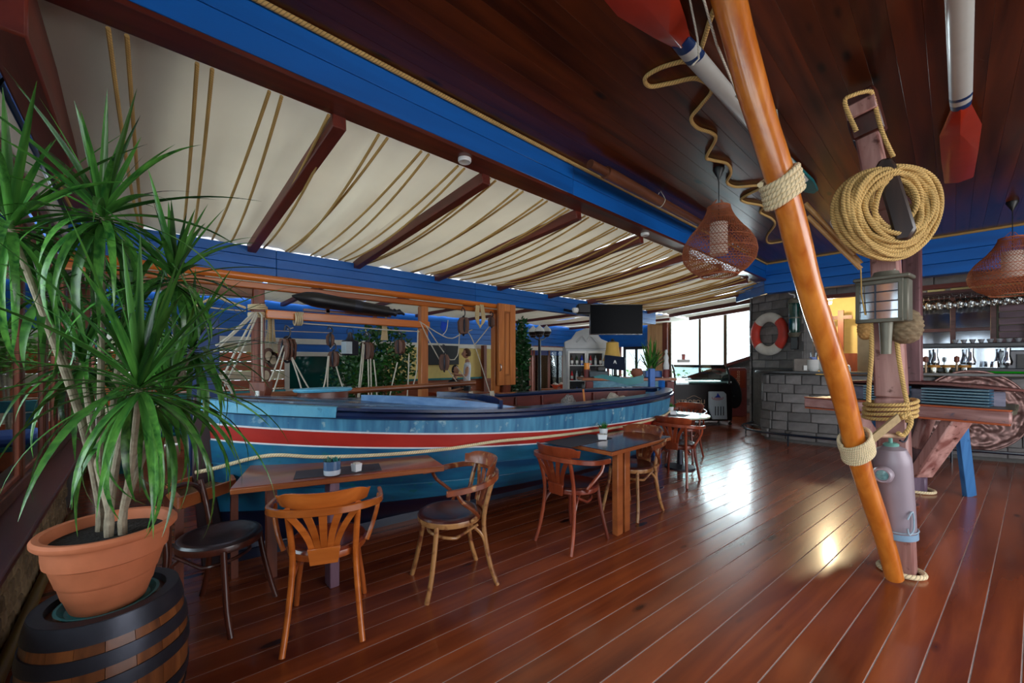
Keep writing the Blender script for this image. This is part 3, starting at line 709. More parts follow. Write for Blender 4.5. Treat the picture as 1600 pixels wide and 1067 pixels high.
# inside of the cockpit
for sd in (1, -1):
    def inn(u, v, sd=sd):
        t = .40 + .58 * u; z = zg(t) - .02 - v * .55; p = hull(t, z, sd, -.045); p.z = z; return p
    mb = MB().grid(inn, 26, 5)
    if sd > 0: mb.f = [tuple(reversed(f)) for f in mb.f]
    ob('inner_plank', mb, MINN, boat, solid=-.012)
    for t in (.44, .52, .6, .68, .76, .84, .91):
        ob('rib', MB().sweep([hull(t, zg(t) - .03 - i * .08, sd, -.065) for i in range(7)], .018, 6), MINN, boat)
ob('sole', MB().grid(lambda u, v: BA + BT * (BLEN * (.40 + .55 * u)) + BN * ((2 * v - 1) * bhalf(.40 + .55 * u) * .72) + Vector((0, 0, .46)), 14, 2), MINN, boat, solid=-.02)
ob('bulkhead', MB().prism([(-.62, .5), (.62, .5), (.66, 1.0), (-.66, 1.0)], .03, BA + BT * (BLEN * .40), tuple(BN), (0, 0, 1)), MINN, boat)
for t in (.58, .72, .88):
    ob('thwart', MB().box(BA + BT * (BLEN * t) + Vector((0, 0, .86)), (2 * bhalf(t) - .14, .2, .03), math.atan2(BN.y, BN.x)), wood('thwart_wood', srgb(110, 66, 50), srgb(160, 110, 92), 0), boat, bevel=.006)
# hatch and bitt on the foredeck, two spars along the far side
hc = BA + BT * (BLEN * .145) + BN * (-.10)
ht = thing('hatch_cover', 'oval light turquoise hatch cover on the boat foredeck', 'hatch', (hc.x, hc.y, zg(.145) + .06))
ob('frame', MB().lathe([(0, 0), (.20, 0), (.20, .06), (0, .06)], 28, (hc.x, hc.y, zg(.145) + .055), .62, 1.0), wood('brown_hatch', srgb(70, 36, 30), srgb(110, 58, 44), 1), ht, bevel=.004)
ob('lid', MB().lathe([(0, 0), (.225, 0), (.235, .013), (.225, .026), (0, .032)], 28, (hc.x, hc.y, zg(.145) + .116), .62, 1.0), MLB, ht)
bp = W(408, 640, 3.15); bz = 1.05
bt = thing('mooring_bitt', 'stubby worn red-brown mooring bitt standing on the bow deck', 'bitt', (bp.x, bp.y, bz))
ob('post', MB().prism([(-.05, .0), (.05, .0), (.04, .10), (.06, .17), (.065, .24), (-.065, .24), (-.06, .17), (-.04, .10)], .1, (bp.x, bp.y, bz), (FV.y, -FV.x, 0), (0, 0, 1)), M_REDWOODZ, bt, bevel=.006)
ob('sticker', MB().box(W(402, 618, 3.07), (.025, .012, .07), YAW), M_WHITE, bt)
sp = [W(345, 622, 3.7), W(560, 610, 4.2), W(742, 598, 4.9)]
ob('spar', MB().sweep(spline(sp, .2), [0.036] * 3 + [.03] * (len(spline(sp, .2)) - 3), 10), wood('brown_spar', srgb(72, 34, 20), srgb(140, 76, 38), 1, rough=.4, coat=.2), label='long brown varnished spar laid above the far gunwale of the boat', cat='spar')
sp = [W(430, 629, 3.9), W(640, 624, 4.3), W(738, 628, 4.5)]
ob('spar', MB().sweep(sp, .016, 8), M_REDWOOD, label='thin dark red batten lying lower along the far side deck', cat='spar')
for i, px in enumerate((694, 712, 733, 766)):
    a = W(px, 614 - i, 4.95); mb = MB()
    for j in range(4): mb.sweep(spline([a + Vector((0, j * .016, .0)), a + Vector((.02, j * .017, -.10)), a + Vector((.03, j * .02 + .01, -.2))], .05), .008, 5)
    ob('rope_hank', mb, M_WHITEROPE, label='grey rope hank draped over the far boat rail, %s from the left' % ['first', 'second', 'third', 'fourth'][i], cat='rope', group='rope hanks over the boat rail')
# stones lying in the cockpit
def stone(c, r, seed):
    bmx = bmesh.new(); bmesh.ops.create_icosphere(bmx, subdivisions=3, radius=1)
    mb = MB(); vs = []
    for v in bmx.verts:
        d = 1 + .34 * noise.noise(v.co * 1.6 + Vector((seed * 3.1, 0, 0))) + .08 * noise.noise(v.co * 5 + Vector((seed, 1, 0)))
        vs.append(Vector(c) + Vector((v.co.x * r[0] * d, v.co.y * r[1] * d, v.co.z * r[2] * d)))
    mb.add(vs, [tuple(x.index for x in f.verts) for f in bmx.faces]); bmx.free(); return mb
MRK = plain('pale_rock', srgb(188, 178, 166), .95, vary=.22, scale=40, bump=.6)
MRK2 = plain('speckled_rock', srgb(132, 126, 124), .9, vary=.6, scale=60, bump=.8)
for i, (px, py, d, r, m, lb) in enumerate([(889, 633, 4.75, (.085, .08, .12), MRK2, 'pointed speckled grey rock in the boat cockpit, tallest of the stones'), (912, 637, 4.8, (.07, .06, .05), MRK, 'flat pale stone beside the pointed rock in the boat'),
        (944, 632, 5.0, (.09, .07, .07), MRK, 'pale rounded rock, left end of the white stone heap in the boat'), (958, 624, 5.05, (.08, .07, .085), MRK, 'whitest large rock on top of the stone heap in the boat'), (972, 626, 5.1, (.07, .06, .06), MRK, 'pale rock right of the top stone in the boat heap'), (986, 626, 5.15, (.06, .06, .05), MRK, 'small grey rock at the right end of the boat heap'),
        (868, 637, 4.6, (.10, .07, .045), MRK2, 'low dark rubble pile left of the pointed rock in the boat')]):
    ob('rock', stone(W(px, py, d), r, i), m, label=lb, cat='rock', group='stones in the boat')
a = W(914, 634, 4.85); b = W(911, 606, 4.95)
sh = thing('boat_stick', 'short stick with a black knob standing in the cockpit', 'stick', a)
ob('shaft', MB().cyl(a, b, .012, 8), M_ORANGEZ, sh); ob('knob', MB().lathe([(0, -.02), (.022, -.01), (.026, .02), (.016, .045), (0, .05)], 12, b), M_BLACK, sh)
th = thing('rowlock_pad', 'dark wooden rowlock pad with pale wedges on the near boat rail', 'rowlock', W(945, 640, 4.55))
ob('pad', MB().beam(W(925, 644, 4.5), W(962, 634, 4.75), .10, .05), wood('rowlock', srgb(60, 30, 24), srgb(96, 50, 36), 1), th, bevel=.01)
for dy in (0, 1): ob('wedge', MB().beam(W(927, 636 + dy * 7, 4.44), W(944, 638 + dy * 6, 4.46), .05, .025), wood('pale_wedge', srgb(140, 104, 100), srgb(186, 150, 146), 1), th, bevel=.005)
# white mooring rope along the hull
pts = [hull(t, z, 1, o) for t, z, o in [(.0, .80, .04), (.06, .79, .03), (.12, .765, .03), (.2, .752, .03), (.28, .755, .03), (.36, .775, .025), (.44, .765, .025), (.52, .755, .02), (.60, .75, .02), (.68, .745, .02), (.78, .75, .02), (.86, .76, .02), (.93, .77, .02)]]
ob('mooring_rope', MB().sweep(spline([W(305, 738, 2.75), W(330, 733, 2.78)] + pts[1:], .01), .013, 9, lobes=3, pitch=.03, amp=.2), M_CREAMG, label='white rope running along the boat side level with the table tops', cat='rope')
# teal pennant-like rudder strip and pale carved figure near the stern
tl = thing('tiller_sheet', 'dark teal curved tiller board over the boat stern', 'tiller', W(990, 600, 5.6))
ob('blade', MB().prism([(0, .0), (.12, .03), (.3, .0), (.5, -.03), (.72, .02), (.72, -.09), (.5, -.13), (.3, -.08), (.12, -.03), (0, -.02)], .03, W(928, 588, 5.9), (RV.x, RV.y, 0), (0, 0, 1)), M_TEAL, tl)
# ================================================================ CHAIRS AND TABLES
def wornw(name, base, base2, worn, amt): return wood(name, base, base2, 2, rough=.3, coat=.25, grain=8, wear=worn, wearamt=amt, bump=.08)
CH = {
 'orange': (wood('orange_varnish', srgb(158, 76, 24), srgb(204, 112, 46), 0, rough=.26, coat=.5, grain=7), wornw('orange_leg', srgb(134, 60, 24), srgb(178, 92, 42), srgb(206, 142, 84), .36), wood('brown_seat', srgb(94, 34, 20), srgb(124, 50, 28), 0, rough=.25, coat=.5)),
 'worn': (wornw('worn_brown', srgb(104, 46, 26), srgb(142, 72, 40), srgb(186, 134, 86), .40), wornw('worn_pale_leg', srgb(150, 98, 54), srgb(190, 138, 86), srgb(104, 48, 28), .42), wood('dark_seat', srgb(50, 20, 18), srgb(82, 34, 28), 0, rough=.28, coat=.5, wear=srgb(150, 96, 80), wearamt=.24)),
 'mahogany': (wornw('mahogany', srgb(112, 42, 22), srgb(152, 68, 38), srgb(168, 92, 56), .3), wornw('mahogany_leg', srgb(92, 36, 26), srgb(126, 56, 38), srgb(184, 128, 84), .32), wood('mahogany_seat', srgb(70, 22, 16), srgb(98, 34, 22), 0, rough=.28, coat=.4)),
 'dark': (wood('dark_chair', srgb(34, 20, 22), srgb(60, 34, 32), 0, rough=.32, coat=.3), wood('dark_chair_leg', srgb(50, 22, 18), srgb(88, 42, 28), 2, rough=.32, coat=.3), wood('black_seat', srgb(30, 24, 28), srgb(52, 40, 44), 0, rough=.3, coat=.3, wear=srgb(110, 100, 104), wearamt=.22)),
}
def make_chair(kind, label, arms=True, back=True):
    mt, ml, ms = CH[kind]
    t = thing('bistro_chair', label, 'chair')
    L = dict(local=True)
    # seat with a rolled edge
    prof = [(0, .0), (.185, 0), (.20, .012), (.203, .024), (.195, .036), (.175, .040), (.165, .036), (0, .033)]
    mb = MB().lathe(prof, 36, (0, .01, .43), 1.0, 1.02)
    ob('seat', mb, ms, t, bevel=0, **L)
    ob('seat_rim', MB().lathe([(.172, -.012), (.200, -.012), (.205, .016), (.202, .024), (.172, .024)], 36, (0, .01, .43), 1.0, 1.02), ml, t, **L)
    for s in (-1, 1):
        ob('leg', MB().sweep(spline([(s * .19, .215, 0), (s * .178, .185, .12), (s * .155, .155, .30), (s * .145, .14, .43)], .04), [.0125, .013, .0145, .0165, .017, .018, .0185, .019, .019, .019, .019, .019][:99] if False else .0155, 10), ml, t, **L)
        rear = spline([(s * .185, -.25, 0), (s * .17, -.205, .14), (s * .155, -.175, .32), (s * .15, -.172, .45), (s * .157, -.205, .60), (s * .165, -.245, .72)], .04)
        ob('leg', MB().sweep(rear, .0155, 10), mt if kind in ('orange', 'mahogany') else ml, t, **L)
        # bentwood quarter braces under the seat
        br = spline([(s * .163, -.19, .20), (s * .155, -.16, .32), (s * .13, -.09, .395), (s * .10, -.02, .42)], .03)
        ob('brace', MB().sweep(br, .0105, 8), ml, t, **L)
        if arms:
            am = spline([(s * .262, .05, .655), (s * .268, .02, .60), (s * .25, -.06, .53), (s * .225, -.10, .48), (s * .195, -.07, .445)] if kind != 'orange' else [(s * .272, .06, .66), (s * .262, .01, .60), (s * .232, -.06, .52), (s * .205, -.08, .455)], .03)
            ob('arm_support', MB().sweep(am, .0125, 8), mt, t, **L)
    hp = [(math.cos(a) * .135, .03 + math.sin(a) * .12, .335 + .02 * math.sin(a)) for a in [math.pi * (-.05 + 1.1 * i / 18) for i in range(19)]]
    hp = [(.148, -.13, .40)] + [(-x if False else x, y, z) for x, y, z in hp] + [(-.148, -.13, .40)]
    ob('stretcher', MB().sweep(spline(hp, .03), .010, 8), ml, t, **L)
    if back:
        # arm rail: flat bent band
        zt = .70
        ap = [Vector((.275, .12, zt - .035)), Vector((.282, .0, zt - .028)), Vector((.272, -.12, zt - .015)), Vector((.21, -.225, zt)), Vector((.10, -.285, zt + .006)), Vector((0, -.298, zt + .008))]
        ap = ap + [Vector((-p.x, p.y, p.z)) for p in reversed(ap[:-1])]
        sp_ = spline(ap, .03); mb = MB(); n = len(sp_)
        vs = []; fs = []
        for i, p in enumerate(sp_):
            tt = (sp_[min(i + 1, n - 1)] - sp_[max(i - 1, 0)]).normalized(); sd = tt.cross(Vector((0, 0, 1))).normalized()
            for a, b in ((-.011, -.018), (.011, -.018), (.011, .018), (-.011, .018)): vs.append(p + sd * a + Vector((0, 0, b)))
        for i in range(n - 1):
            for k in range(4): fs.append((i * 4 + k, i * 4 + (k + 1) % 4, i * 4 + 4 + (k + 1) % 4, i * 4 + 4 + k))
        fs += [(3, 2, 1, 0), (n * 4 - 4, n * 4 - 3, n * 4 - 2, n * 4 - 1)]
        mb.add(vs, fs); ob('arm_rail', mb, mt, t, bevel=.003, **L)
        # crest: curved board leaning back
        vs = []; fs = []; m = 20
        for i in range(m + 1):
            a = -1 + 2 * i / m; ang = a * 1.02; x = math.sin(ang) * .235; y = -.045 - math.cos(ang) * .235
            hgt = .085 * (1 - .55 * abs(a) ** 6) ; hgt = hgt if abs(a) < .98 else .06
            nx, ny = math.sin(ang), -math.cos(ang)
            for dz, lean, th in ((0, 0, -.009), (0, 0, .009), (hgt, .022, .009), (hgt, .022, -.009)):
                vs.append(Vector((x + nx * (th + lean), y + ny * (th + lean), zt + .018 + dz)))
        for i in range(m):
            for k in range(4): fs.append((i * 4 + k, i * 4 + (k + 1) % 4, i * 4 + 4 + (k + 1) % 4, i * 4 + 4 + k))
        fs += [(3, 2, 1, 0), (m * 4, m * 4 + 1, m * 4 + 2, m * 4 + 3)]
        ob('crest_rail', MB().add(vs, fs), mt, t, bevel=.003, **L)
        # fan of slats above a tapered plate
        for k in range(5):
            a = (k - 2) / 2; mb = MB(); vs = []; fs = []; m = 8
            for i in range(m + 1):
                u = i / m; z = .488 + u * .202; x = a * (.058 + .092 * u ** 1.6); w = .0150 + .005 * u
                y = -.206 - .071 * u + abs(x) * .12
                for dx, dy in ((-w, -.006), (w, -.006), (w, .006), (-w, .006)): vs.append(Vector((x + dx, y + dy, z)))
            for i in range(m):
                for q in range(4): fs.append((i * 4 + q, i * 4 + (q + 1) % 4, i * 4 + 4 + (q + 1) % 4, i * 4 + 4 + q))
            fs += [(3, 2, 1, 0), (m * 4, m * 4 + 1, m * 4 + 2, m * 4 + 3)]
            ob('slat', mb.add(vs, fs), mt, t, bevel=.0015, **L)
        ob('slat_plate', MB().prism([(-.066, -.02), (.066, -.02), (.078, .066), (-.078, .066)], .012, (0, -.208, .43), (1, 0, 0), (0, -.07, 1)), mt, t, bevel=.002, **L)
    return t
def put(c, x, y, face):  # face = (fx, fy) the way a sitter would look
    c.location = (x, y, 0.001); c.rotation_euler = (0, 0, math.atan2(face[1], face[0]) - math.pi / 2); return c
cA = put(make_chair('orange', 'glossy orange armchair with its fan-slat back to the camera, at the nearest table'), -2.37, 0.775, (-.92, .39))
cB = put(make_chair('worn', 'worn bentwood armchair with dark scuffed seat and pale legs, pulled away from the boat'), -2.245, 1.515, (-.27, -.96))
cC = put(make_chair('mahogany', 'mahogany armchair with its back left, on the near side of the middle table'), -2.10, 2.60, (.0, 1))
cD = put(copy_tree(cB), -2.10, 3.50, (-.02, -1)); cD['label'] = 'worn armchair with pale legs tucked under the far end of the middle table'
cE = put(copy_tree(cC), -2.26, 4.80, (-.12, 1)); cE['label'] = 'mahogany armchair with its slatted back to the camera, before the round table'
cF = put(copy_tree(cC), -2.74, 6.05, (.08, -1)); cF['label'] = 'mahogany armchair on the freezer side of the small round table'
cG = put(make_chair('dark', 'very dark round-seated chair between the potted plant and the nearest table'), -2.84, 0.33, (.70, .71))
for c in (cA, cB, cC, cD, cE, cF, cG): c['group'] = 'bentwood bistro chairs'
for c in list(cG.children):
    if c.name.split('.')[0] in ('crest_rail', 'slat', 'slat_plate', 'arm_rail', 'arm_support'): bpy.data.objects.remove(c)
ob('backrest_hoop', MB().sweep(spline([(-.15, -.172, .45), (-.17, -.22, .60), (-.12, -.24, .70), (0, -.25, .73), (.12, -.24, .70), (.17, -.22, .60), (.15, -.172, .45)], .03), .014, 8), CH['dark'][0], cG, local=True)
# --- table tops
MTT = wood('table_veneer', srgb(104, 48, 30), srgb(150, 82, 52), 1, rough=.28, coat=.4, grain=4)
MTT2 = wood('dark_table_veneer', srgb(70, 32, 24), srgb(112, 54, 38), 1, rough=.18, coat=.6, grain=4)
MTE = wood('table_edge', srgb(136, 70, 36), srgb(176, 100, 54), 1, rough=.35, grain=5)
MAT_ = plain('dark_placemat', srgb(64, 62, 72), .7, vary=.1, scale=120)
def table(name, label, cs, z, mat, th=.032, edge=MTE):
    c = sum((Vector((p[0], p[1], 0)) for p in cs), Vector((0, 0, 0))) / len(cs)
    t = thing('cafe_table', label, 'table', (c.x, c.y, 0), group='cafe tables along the boat')
    poly = [(p[0] - c.x, p[1] - c.y) for p in cs]
    ob('tabletop', MB().prism(poly, .006, (c.x, c.y, z - .003), (1, 0, 0), (0, 1, 0)), mat, t)
    ob('edge_band', MB().prism([(x * 1.004, y * 1.004) for x, y in poly], th, (c.x, c.y, z - .0065 - th / 2), (1, 0, 0), (0, 1, 0)), edge, t, bevel=.004)
    return t
t1 = table('t', 'long narrow veneer table fixed along the boat bow, nearest the camera', [(-2.80, .38), (-2.40, 1.56), (-2.82, 1.66), (-3.36, .58)], .72, MTT)
p = W(519, 917, 2.63); ob('leg', MB().box2((p.x - .05, p.y - .03, 0), (p.x + .05, p.y + .03, .681)), wood('purple_grey_leg', srgb(96, 66, 84), srgb(140, 104, 122), 2, rough=.5), t1, bevel=.004)
ob('leg', MB().box2((-3.14, .62, 0), (-3.08, .68, .681)), M_REDWOODZ, t1)
t2 = table('t', 'dark glossy rectangular table in the middle, white planter on it', [(-1.86, 2.80), (-1.85, 3.79), (-2.50, 3.75), (-2.46, 2.80)], .72, MTT2)
for x, y in ((-1.905, 2.95), (-1.905, 3.06), (-2.36, 3.68)):
    ob('leg', MB().box2((x - .028, y - .040, 0), (x + .028, y + .040, .681)), MTE, t2, bevel=.004)
rc = Vector((-2.52, 5.42, 0))
t3 = thing('round_table', 'small round pale-topped table near the boat stern', 'table', rc, group='cafe tables along the boat')
ob('tabletop', MB().lathe([(0, 0), (.37, 0), (.38, .01), (.37, .022), (0, .022)], 36, (rc.x, rc.y, .70)), plain('mint_glass_top', srgb(196, 206, 184), .12, vary=.06, coat=.5), t3)
ob('pedestal', MB().lathe([(0, 0), (.2, 0), (.19, .02), (.04, .05), (.028, .3), (.03, .66), (.10, .70), (0, .70)], 20, (rc.x, rc.y, 0)), M_IRON, t3)
ob('placemat', MB().box((-2.58, 5.32, .7225), (.40, .28, .003), .1), MAT_, label='dark placemat on the round table', cat='placemat')
def mat_on(px, py, z, w, d, ang, label):
    p = onZ(px, py, z); return ob('placemat', MB().box((p.x, p.y, z + .003), (w, d, .003), ang), MAT_, label=label, cat='placemat', group='dark placemats')
mat_on(530, 736, .72, .20, .52, -.33, 'dark grey placemat under the blue pot on the nearest table')
mat_on(905, 688, .72, .30, .62, 0.0, 'dark placemat under the white planter on the middle table')
# --- table-top things
def succulent(parent, c, r, n, seed, mat, up=.6, name='leaf', L=.06, wd=.014):
    rnd = random.Random(seed); mb = MB()
    for i in range(n):
        a = i * 2.4; e = up + (1 - up) * 0 + rnd.uniform(.1, .95) * (1.3); l = L * rnd.uniform(.7, 1.1)
        d = Vector((math.cos(a) * math.cos(e), math.sin(a) * math.cos(e), math.sin(e))); s = Vector((-math.sin(a), math.cos(a), 0)); u = d.cross(s)
        b = Vector(c) + Vector((math.cos(a), math.sin(a), 0)) * r * rnd.uniform(.1, 1)
        q = b + d * l * .45
        mb.add([b - s * wd * .3, b + s * wd * .3, q + s * wd * .5, q + u * wd * .25, q - s * wd * .5, q - u * wd * .25, b + d * l], [(0, 1, 2, 3), (0, 3, 4), (1, 0, 4, 5), (1, 5, 2), (2, 6, 3), (3, 6, 4), (4, 6, 5), (5, 6, 2)])
    return ob(name, mb, mat, parent, kind='stuff' if False else None)
MSUC = plain('blue_green_succulent', srgb(92, 148, 132), .5, vary=.35, scale=30)
p = onZ(519, 741, .726)
t = thing('succulent_pot', 'blue-glazed round pot with a white base holding two succulents', 'plant pot', (p.x, p.y, .7265))
R0 = .052
ob('glazed_pot', MB().lathe([(R0 * .9, .028), (R0 * .99, .031), (R0, .06), (R0, .088), (R0 * .9, .088), (R0 * .88, .07), (0, .07)], 28, (p.x, p.y, .7265)), plain('blue_glaze', srgb(74, 104, 142), .2, coat=.6, vary=.1), t)
ob('white_base', MB().lathe([(0, 0), (R0 * .9, 0), (R0 * .97, .006), (R0 * .995, .032), (0, .032)], 28, (p.x, p.y, .7265)), plain('white_glaze', srgb(206, 214, 226), .2, coat=.6, vary=.05), t)
succulent(t, (p.x - .016, p.y - .018, .7965), .012, 30, 3, MSUC, L=.045, name='rosette'); succulent(t, (p.x + .018, p.y + .02, .7965), .012, 30, 4, plain('teal_succulent', srgb(40, 120, 116), .5, vary=.35, scale=30), L=.045, name='rosette')
def holder(px, py, z, label, w=.05, d=.05, hh=.05, taper=.86, ang=0.3):
    p = onZ(px, py, z + .001); t = thing('sachet_holder', label, 'holder', (p.x, p.y, z + .0065))
    poly = [(-.5, -.5), (.5, -.5), (.5, .5), (-.5, .5)]; vs = []; th = .88
    R = Matrix.Rotation(ang, 3, 'Z'); o = Vector((p.x, p.y, z + .0065))
    for k, zz in ((taper, 0), (1, hh), (th, hh), (th * .9, .01)):
        for x, y in poly: vs.append(o + R @ Vector((x * w * k, y * d * k, zz)))
    fs = [(3, 2, 1, 0)] + [(r * 4 + k, r * 4 + (k + 1) % 4, r * 4 + 4 + (k + 1) % 4, r * 4 + 4 + k) for r in range(3) for k in range(4)] + [(12, 13, 14, 15)]
    ob('tray', MB().add(vs, fs), plain('white_ceramic', srgb(232, 234, 238), .25, vary=.02, coat=.4), t)
    for k in range(5):
        mb = MB().box(o + R @ Vector(((-.3 + .15 * k) * w, random.uniform(-.05, .05) * d, hh * .78)), (.004, d * .66, hh * .7), ang + random.uniform(-.12, .12))
        ob('sachet', mb, plain('paper_sachet', srgb(214, 206, 196), .8, vary=.1) if 'paper_sachet' not in MATS else MATS['paper_sachet'], t)
    return t
holder(557, 737, .72, 'small square white sachet holder beside the blue succulent pot')
holder(941, 687, .72, 'white rectangular sachet tray in front of the middle table plant', w=.085, d=.06, hh=.045, ang=.75)
def whitepot(px, py, z, label, R=.042, hh=.065, seed=1):
    p = onZ(px, py, z + .001); t = thing('spiky_plant', label, 'plant pot', (p.x, p.y, z + .0065))
    ob('white_pot', MB().lathe([(0, 0), (R * .82, 0), (R * .86, .004), (R, hh), (R * .9, hh), (R * .86, hh * .8), (0, hh * .8)], 24, (p.x, p.y, z + .0065)), MATS['white_ceramic'], t)
    succulent(t, (p.x, p.y, z + hh * .85), R * .3, 46, seed, M_LEAF, L=.085, name='rosette', up=.25, wd=.010)
    return t
whitepot(943, 680, .72, 'spiky green plant in a white pot on the middle table', seed=5)
whitepot(1048, 643, .722, 'small spiky plant in a white pot on the round table', seed=6)
holder(1052, 648, .722, 'white sachet tray on the round table', w=.085, d=.06, hh=.045, ang=.5)
# --- glass-sided tray of sand and rope, hung between plant and nearest table
p0 = Vector((-3.30, .16, .0))
tr = thing('sand_tray', 'low wooden display tray of brown sand beside the plant pot', 'tray', (-3.2, .12, .52))
cs = [onZ(x, y, .60) for x, y in ((366, 762), (280, 792), (262, 770), (352, 738))]
mb = MB(); cc = sum(cs, Vector()) / 4
for a, b in zip(cs, cs[1:] + cs[:1]): mb.beam(a + Vector((0, 0, .02)), b + Vector((0, 0, .02)), .02, .07)
ob('rim', mb, MTE, tr)
ob('sand', MB().grid(lambda u, v: cs[0].lerp(cs[3], v).lerp(cs[1].lerp(cs[2], v), u) + Vector((0, 0, .0 + .02 * noise.noise(Vector((u * 5, v * 5, 1))))), 14, 10), plain('brown_sand', srgb(132, 96, 66), 1, vary=.35, scale=120, bump=1), tr, kind='stuff')
for q in cs: ob('leg', MB().box2((q.x - .02, q.y - .02, 0), (q.x + .02, q.y + .02, .59)), M_REDWOODZ, tr)
# ================================================================ BARREL AND PALM
bc = Vector((-2.25, -.09, 0)); BH = .525
brl = thing('barrel', 'small oak barrel with dark iron hoops standing by the side window', 'barrel', bc)
def br_(z): return .208 + .036 * math.sin(math.pi * min(max(z / BH, 0), 1)) ** .8
MOAK = wood('oak_staves', srgb(74, 38, 20), srgb(142, 84, 44), 2, rough=.35, coat=.3, grain=9, bump=.25)
for k in range(18):
    a0 = 2 * math.pi * k / 18; a1 = 2 * math.pi * (k + 1) / 18 - .008; vs = []; m = 10
    for i in range(m + 1):
        z = BH * i / m; r = br_(z)
        for a in (a0, (a0 + a1) / 2, a1): vs.append(bc + Vector((math.cos(a) * r, math.sin(a) * r, z)))
    fs = [(i * 3 + j, i * 3 + j + 1, i * 3 + j + 4, i * 3 + j + 3) for i in range(m) for j in range(2)]
    ob('stave', MB().add(vs, fs), MOAK, brl, solid=.018)
for i, (z0, z1) in enumerate(((.462, .527), (.375, .425), (.285, .335), (.15, .2), (.08, .12), (0, .05))):
    ob('hoop', MB().lathe([(br_(z0) + .001, z0), (br_(z0) + .005, z0), (br_((z0 + z1) / 2) + .0055, (z0 + z1) / 2), (br_(z1) + .005, z1), (br_(z1) + .0, z1)], 48, bc), M_IRON, brl)
    if i in (2,):
        for da in (0, .14):
            a = -2.55 + da; q = bc + Vector((math.cos(a) * (br_(.31) + .006), math.sin(a) * (br_(.31) + .006), .31))
            ob('rivet', MB().lathe([(.009, -.004), (.008, .002), (.004, .005), (0, .006)], 10, q, rot=Vector((math.cos(a), math.sin(a), 0)).to_track_quat('Z', 'Y').to_matrix()), M_IRON, brl)
ob('chime', MB().lathe([(.172, .50), (.172, .53), (.212, .53), (.214, .505), (.20, .50)], 48, bc), M_IRON, brl)
ob('head', MB().lathe([(0, .475), (.19, .475), (.19, .495), (0, .495)], 36, bc), MOAK, brl)
# saucer + pot + dracaena
pc = bc + Vector((.0, .0, .496))
ob('saucer', MB().lathe([(0, 0), (.128, 0), (.146, .022), (.150, .024), (.140, .024), (.122, .008), (0, .008)], 40, pc), plain('green_plastic', srgb(28, 100, 104), .4, vary=.05), label='dark green plastic saucer on the barrel head under the pot', cat='saucer')
pb = pc + Vector((0, 0, .0085))
pl = thing('dragon_tree', 'tall spiky dragon tree in a wide terracotta pot on the barrel', 'potted plant', pb)
prof = [(0, 0), (.104, 0), (.110, .005), (.128, .06), (.1315, .064), (.142, .11), (.147, .114), (.149, .122), (.168, .19), (.178, .196), (.181, .22), (.181, .235), (.184, .262), (.184, .272), (.202, .272), (.208, .280), (.208, .292), (.200, .302), (.182, .300), (.172, .285), (.165, .255)]
pt_ = ob('pot', MB().lathe(prof, 56, pb), M_TERR, pl)
ob('soil', MB().lathe([(0, .262), (.09, .268), (.168, .262), (.166, .255)], 40, pb), M_SOIL, pt_)
MBARK = plain('pale_bark', srgb(150, 138, 118), .9, vary=.25, scale=40, bump=.7)
M_DRA = wood('dracaena_leaf', srgb(20, 70, 30), srgb(84, 142, 58), 0, rough=.27, grain=12, vary=.55, bump=.1, stretch=.05)
# blade leaf meshes: long tapered ribbons with a folded midrib and a drooping arc
leafm = []
for s in range(9):
    droop = [.15, .35, .55, .8, 1.05, 1.3, 1.6, 1.9, .0][s]; L = 1.0; m = 12; vs = []
    x = z = 0; ang = 0
    for i in range(m + 1):
        u = i / m; w = .031 * (min(1, .5 + u * 3.2)) * (1 - max(0, (u - .35) / .65) ** 1.7) + .0008
        vs += [Vector((x, -w, z + w * .28)), Vector((x, 0, z)), Vector((x, w, z + w * .28))]
        ang = -droop * (u ** 1.1); x += math.cos(ang) / m; z += math.sin(ang) / m
    fs = []
    for i in range(m): fs += [(i * 3, i * 3 + 1, i * 3 + 4, i * 3 + 3), (i * 3 + 1, i * 3 + 2, i * 3 + 5, i * 3 + 4)]
    leafm.append(mesh_of(MB().add(vs, fs), 'leaf', M_DRA, angle=80))
rnd = random.Random(11)
heads = [  # crown px, py, depth, size, leaves, lean
    (160, 330, 1.50, .50, 62), (272, 428, 1.62, .40, 46), (218, 598, 1.40, .58, 66), (16, 345, 1.36, .50, 56), (128, 560, 1.72, .44, 44), (262, 612, 1.72, .50, 56), (66, 452, 1.55, .40, 30), (196, 470, 1.80, .42, 44), (300, 540, 1.85, .42, 44)]
trunk_base = [pb + Vector((-.06, -.03, .26)), pb + Vector((.035, .0, .26)), pb + Vector((.045, .04, .26))]
crowns = []
for i, (px, py, d, L, n) in enumerate(heads):
    c = W(px, py, d); crowns.append((c, L, n))
nleaf = 0; extra = MB()
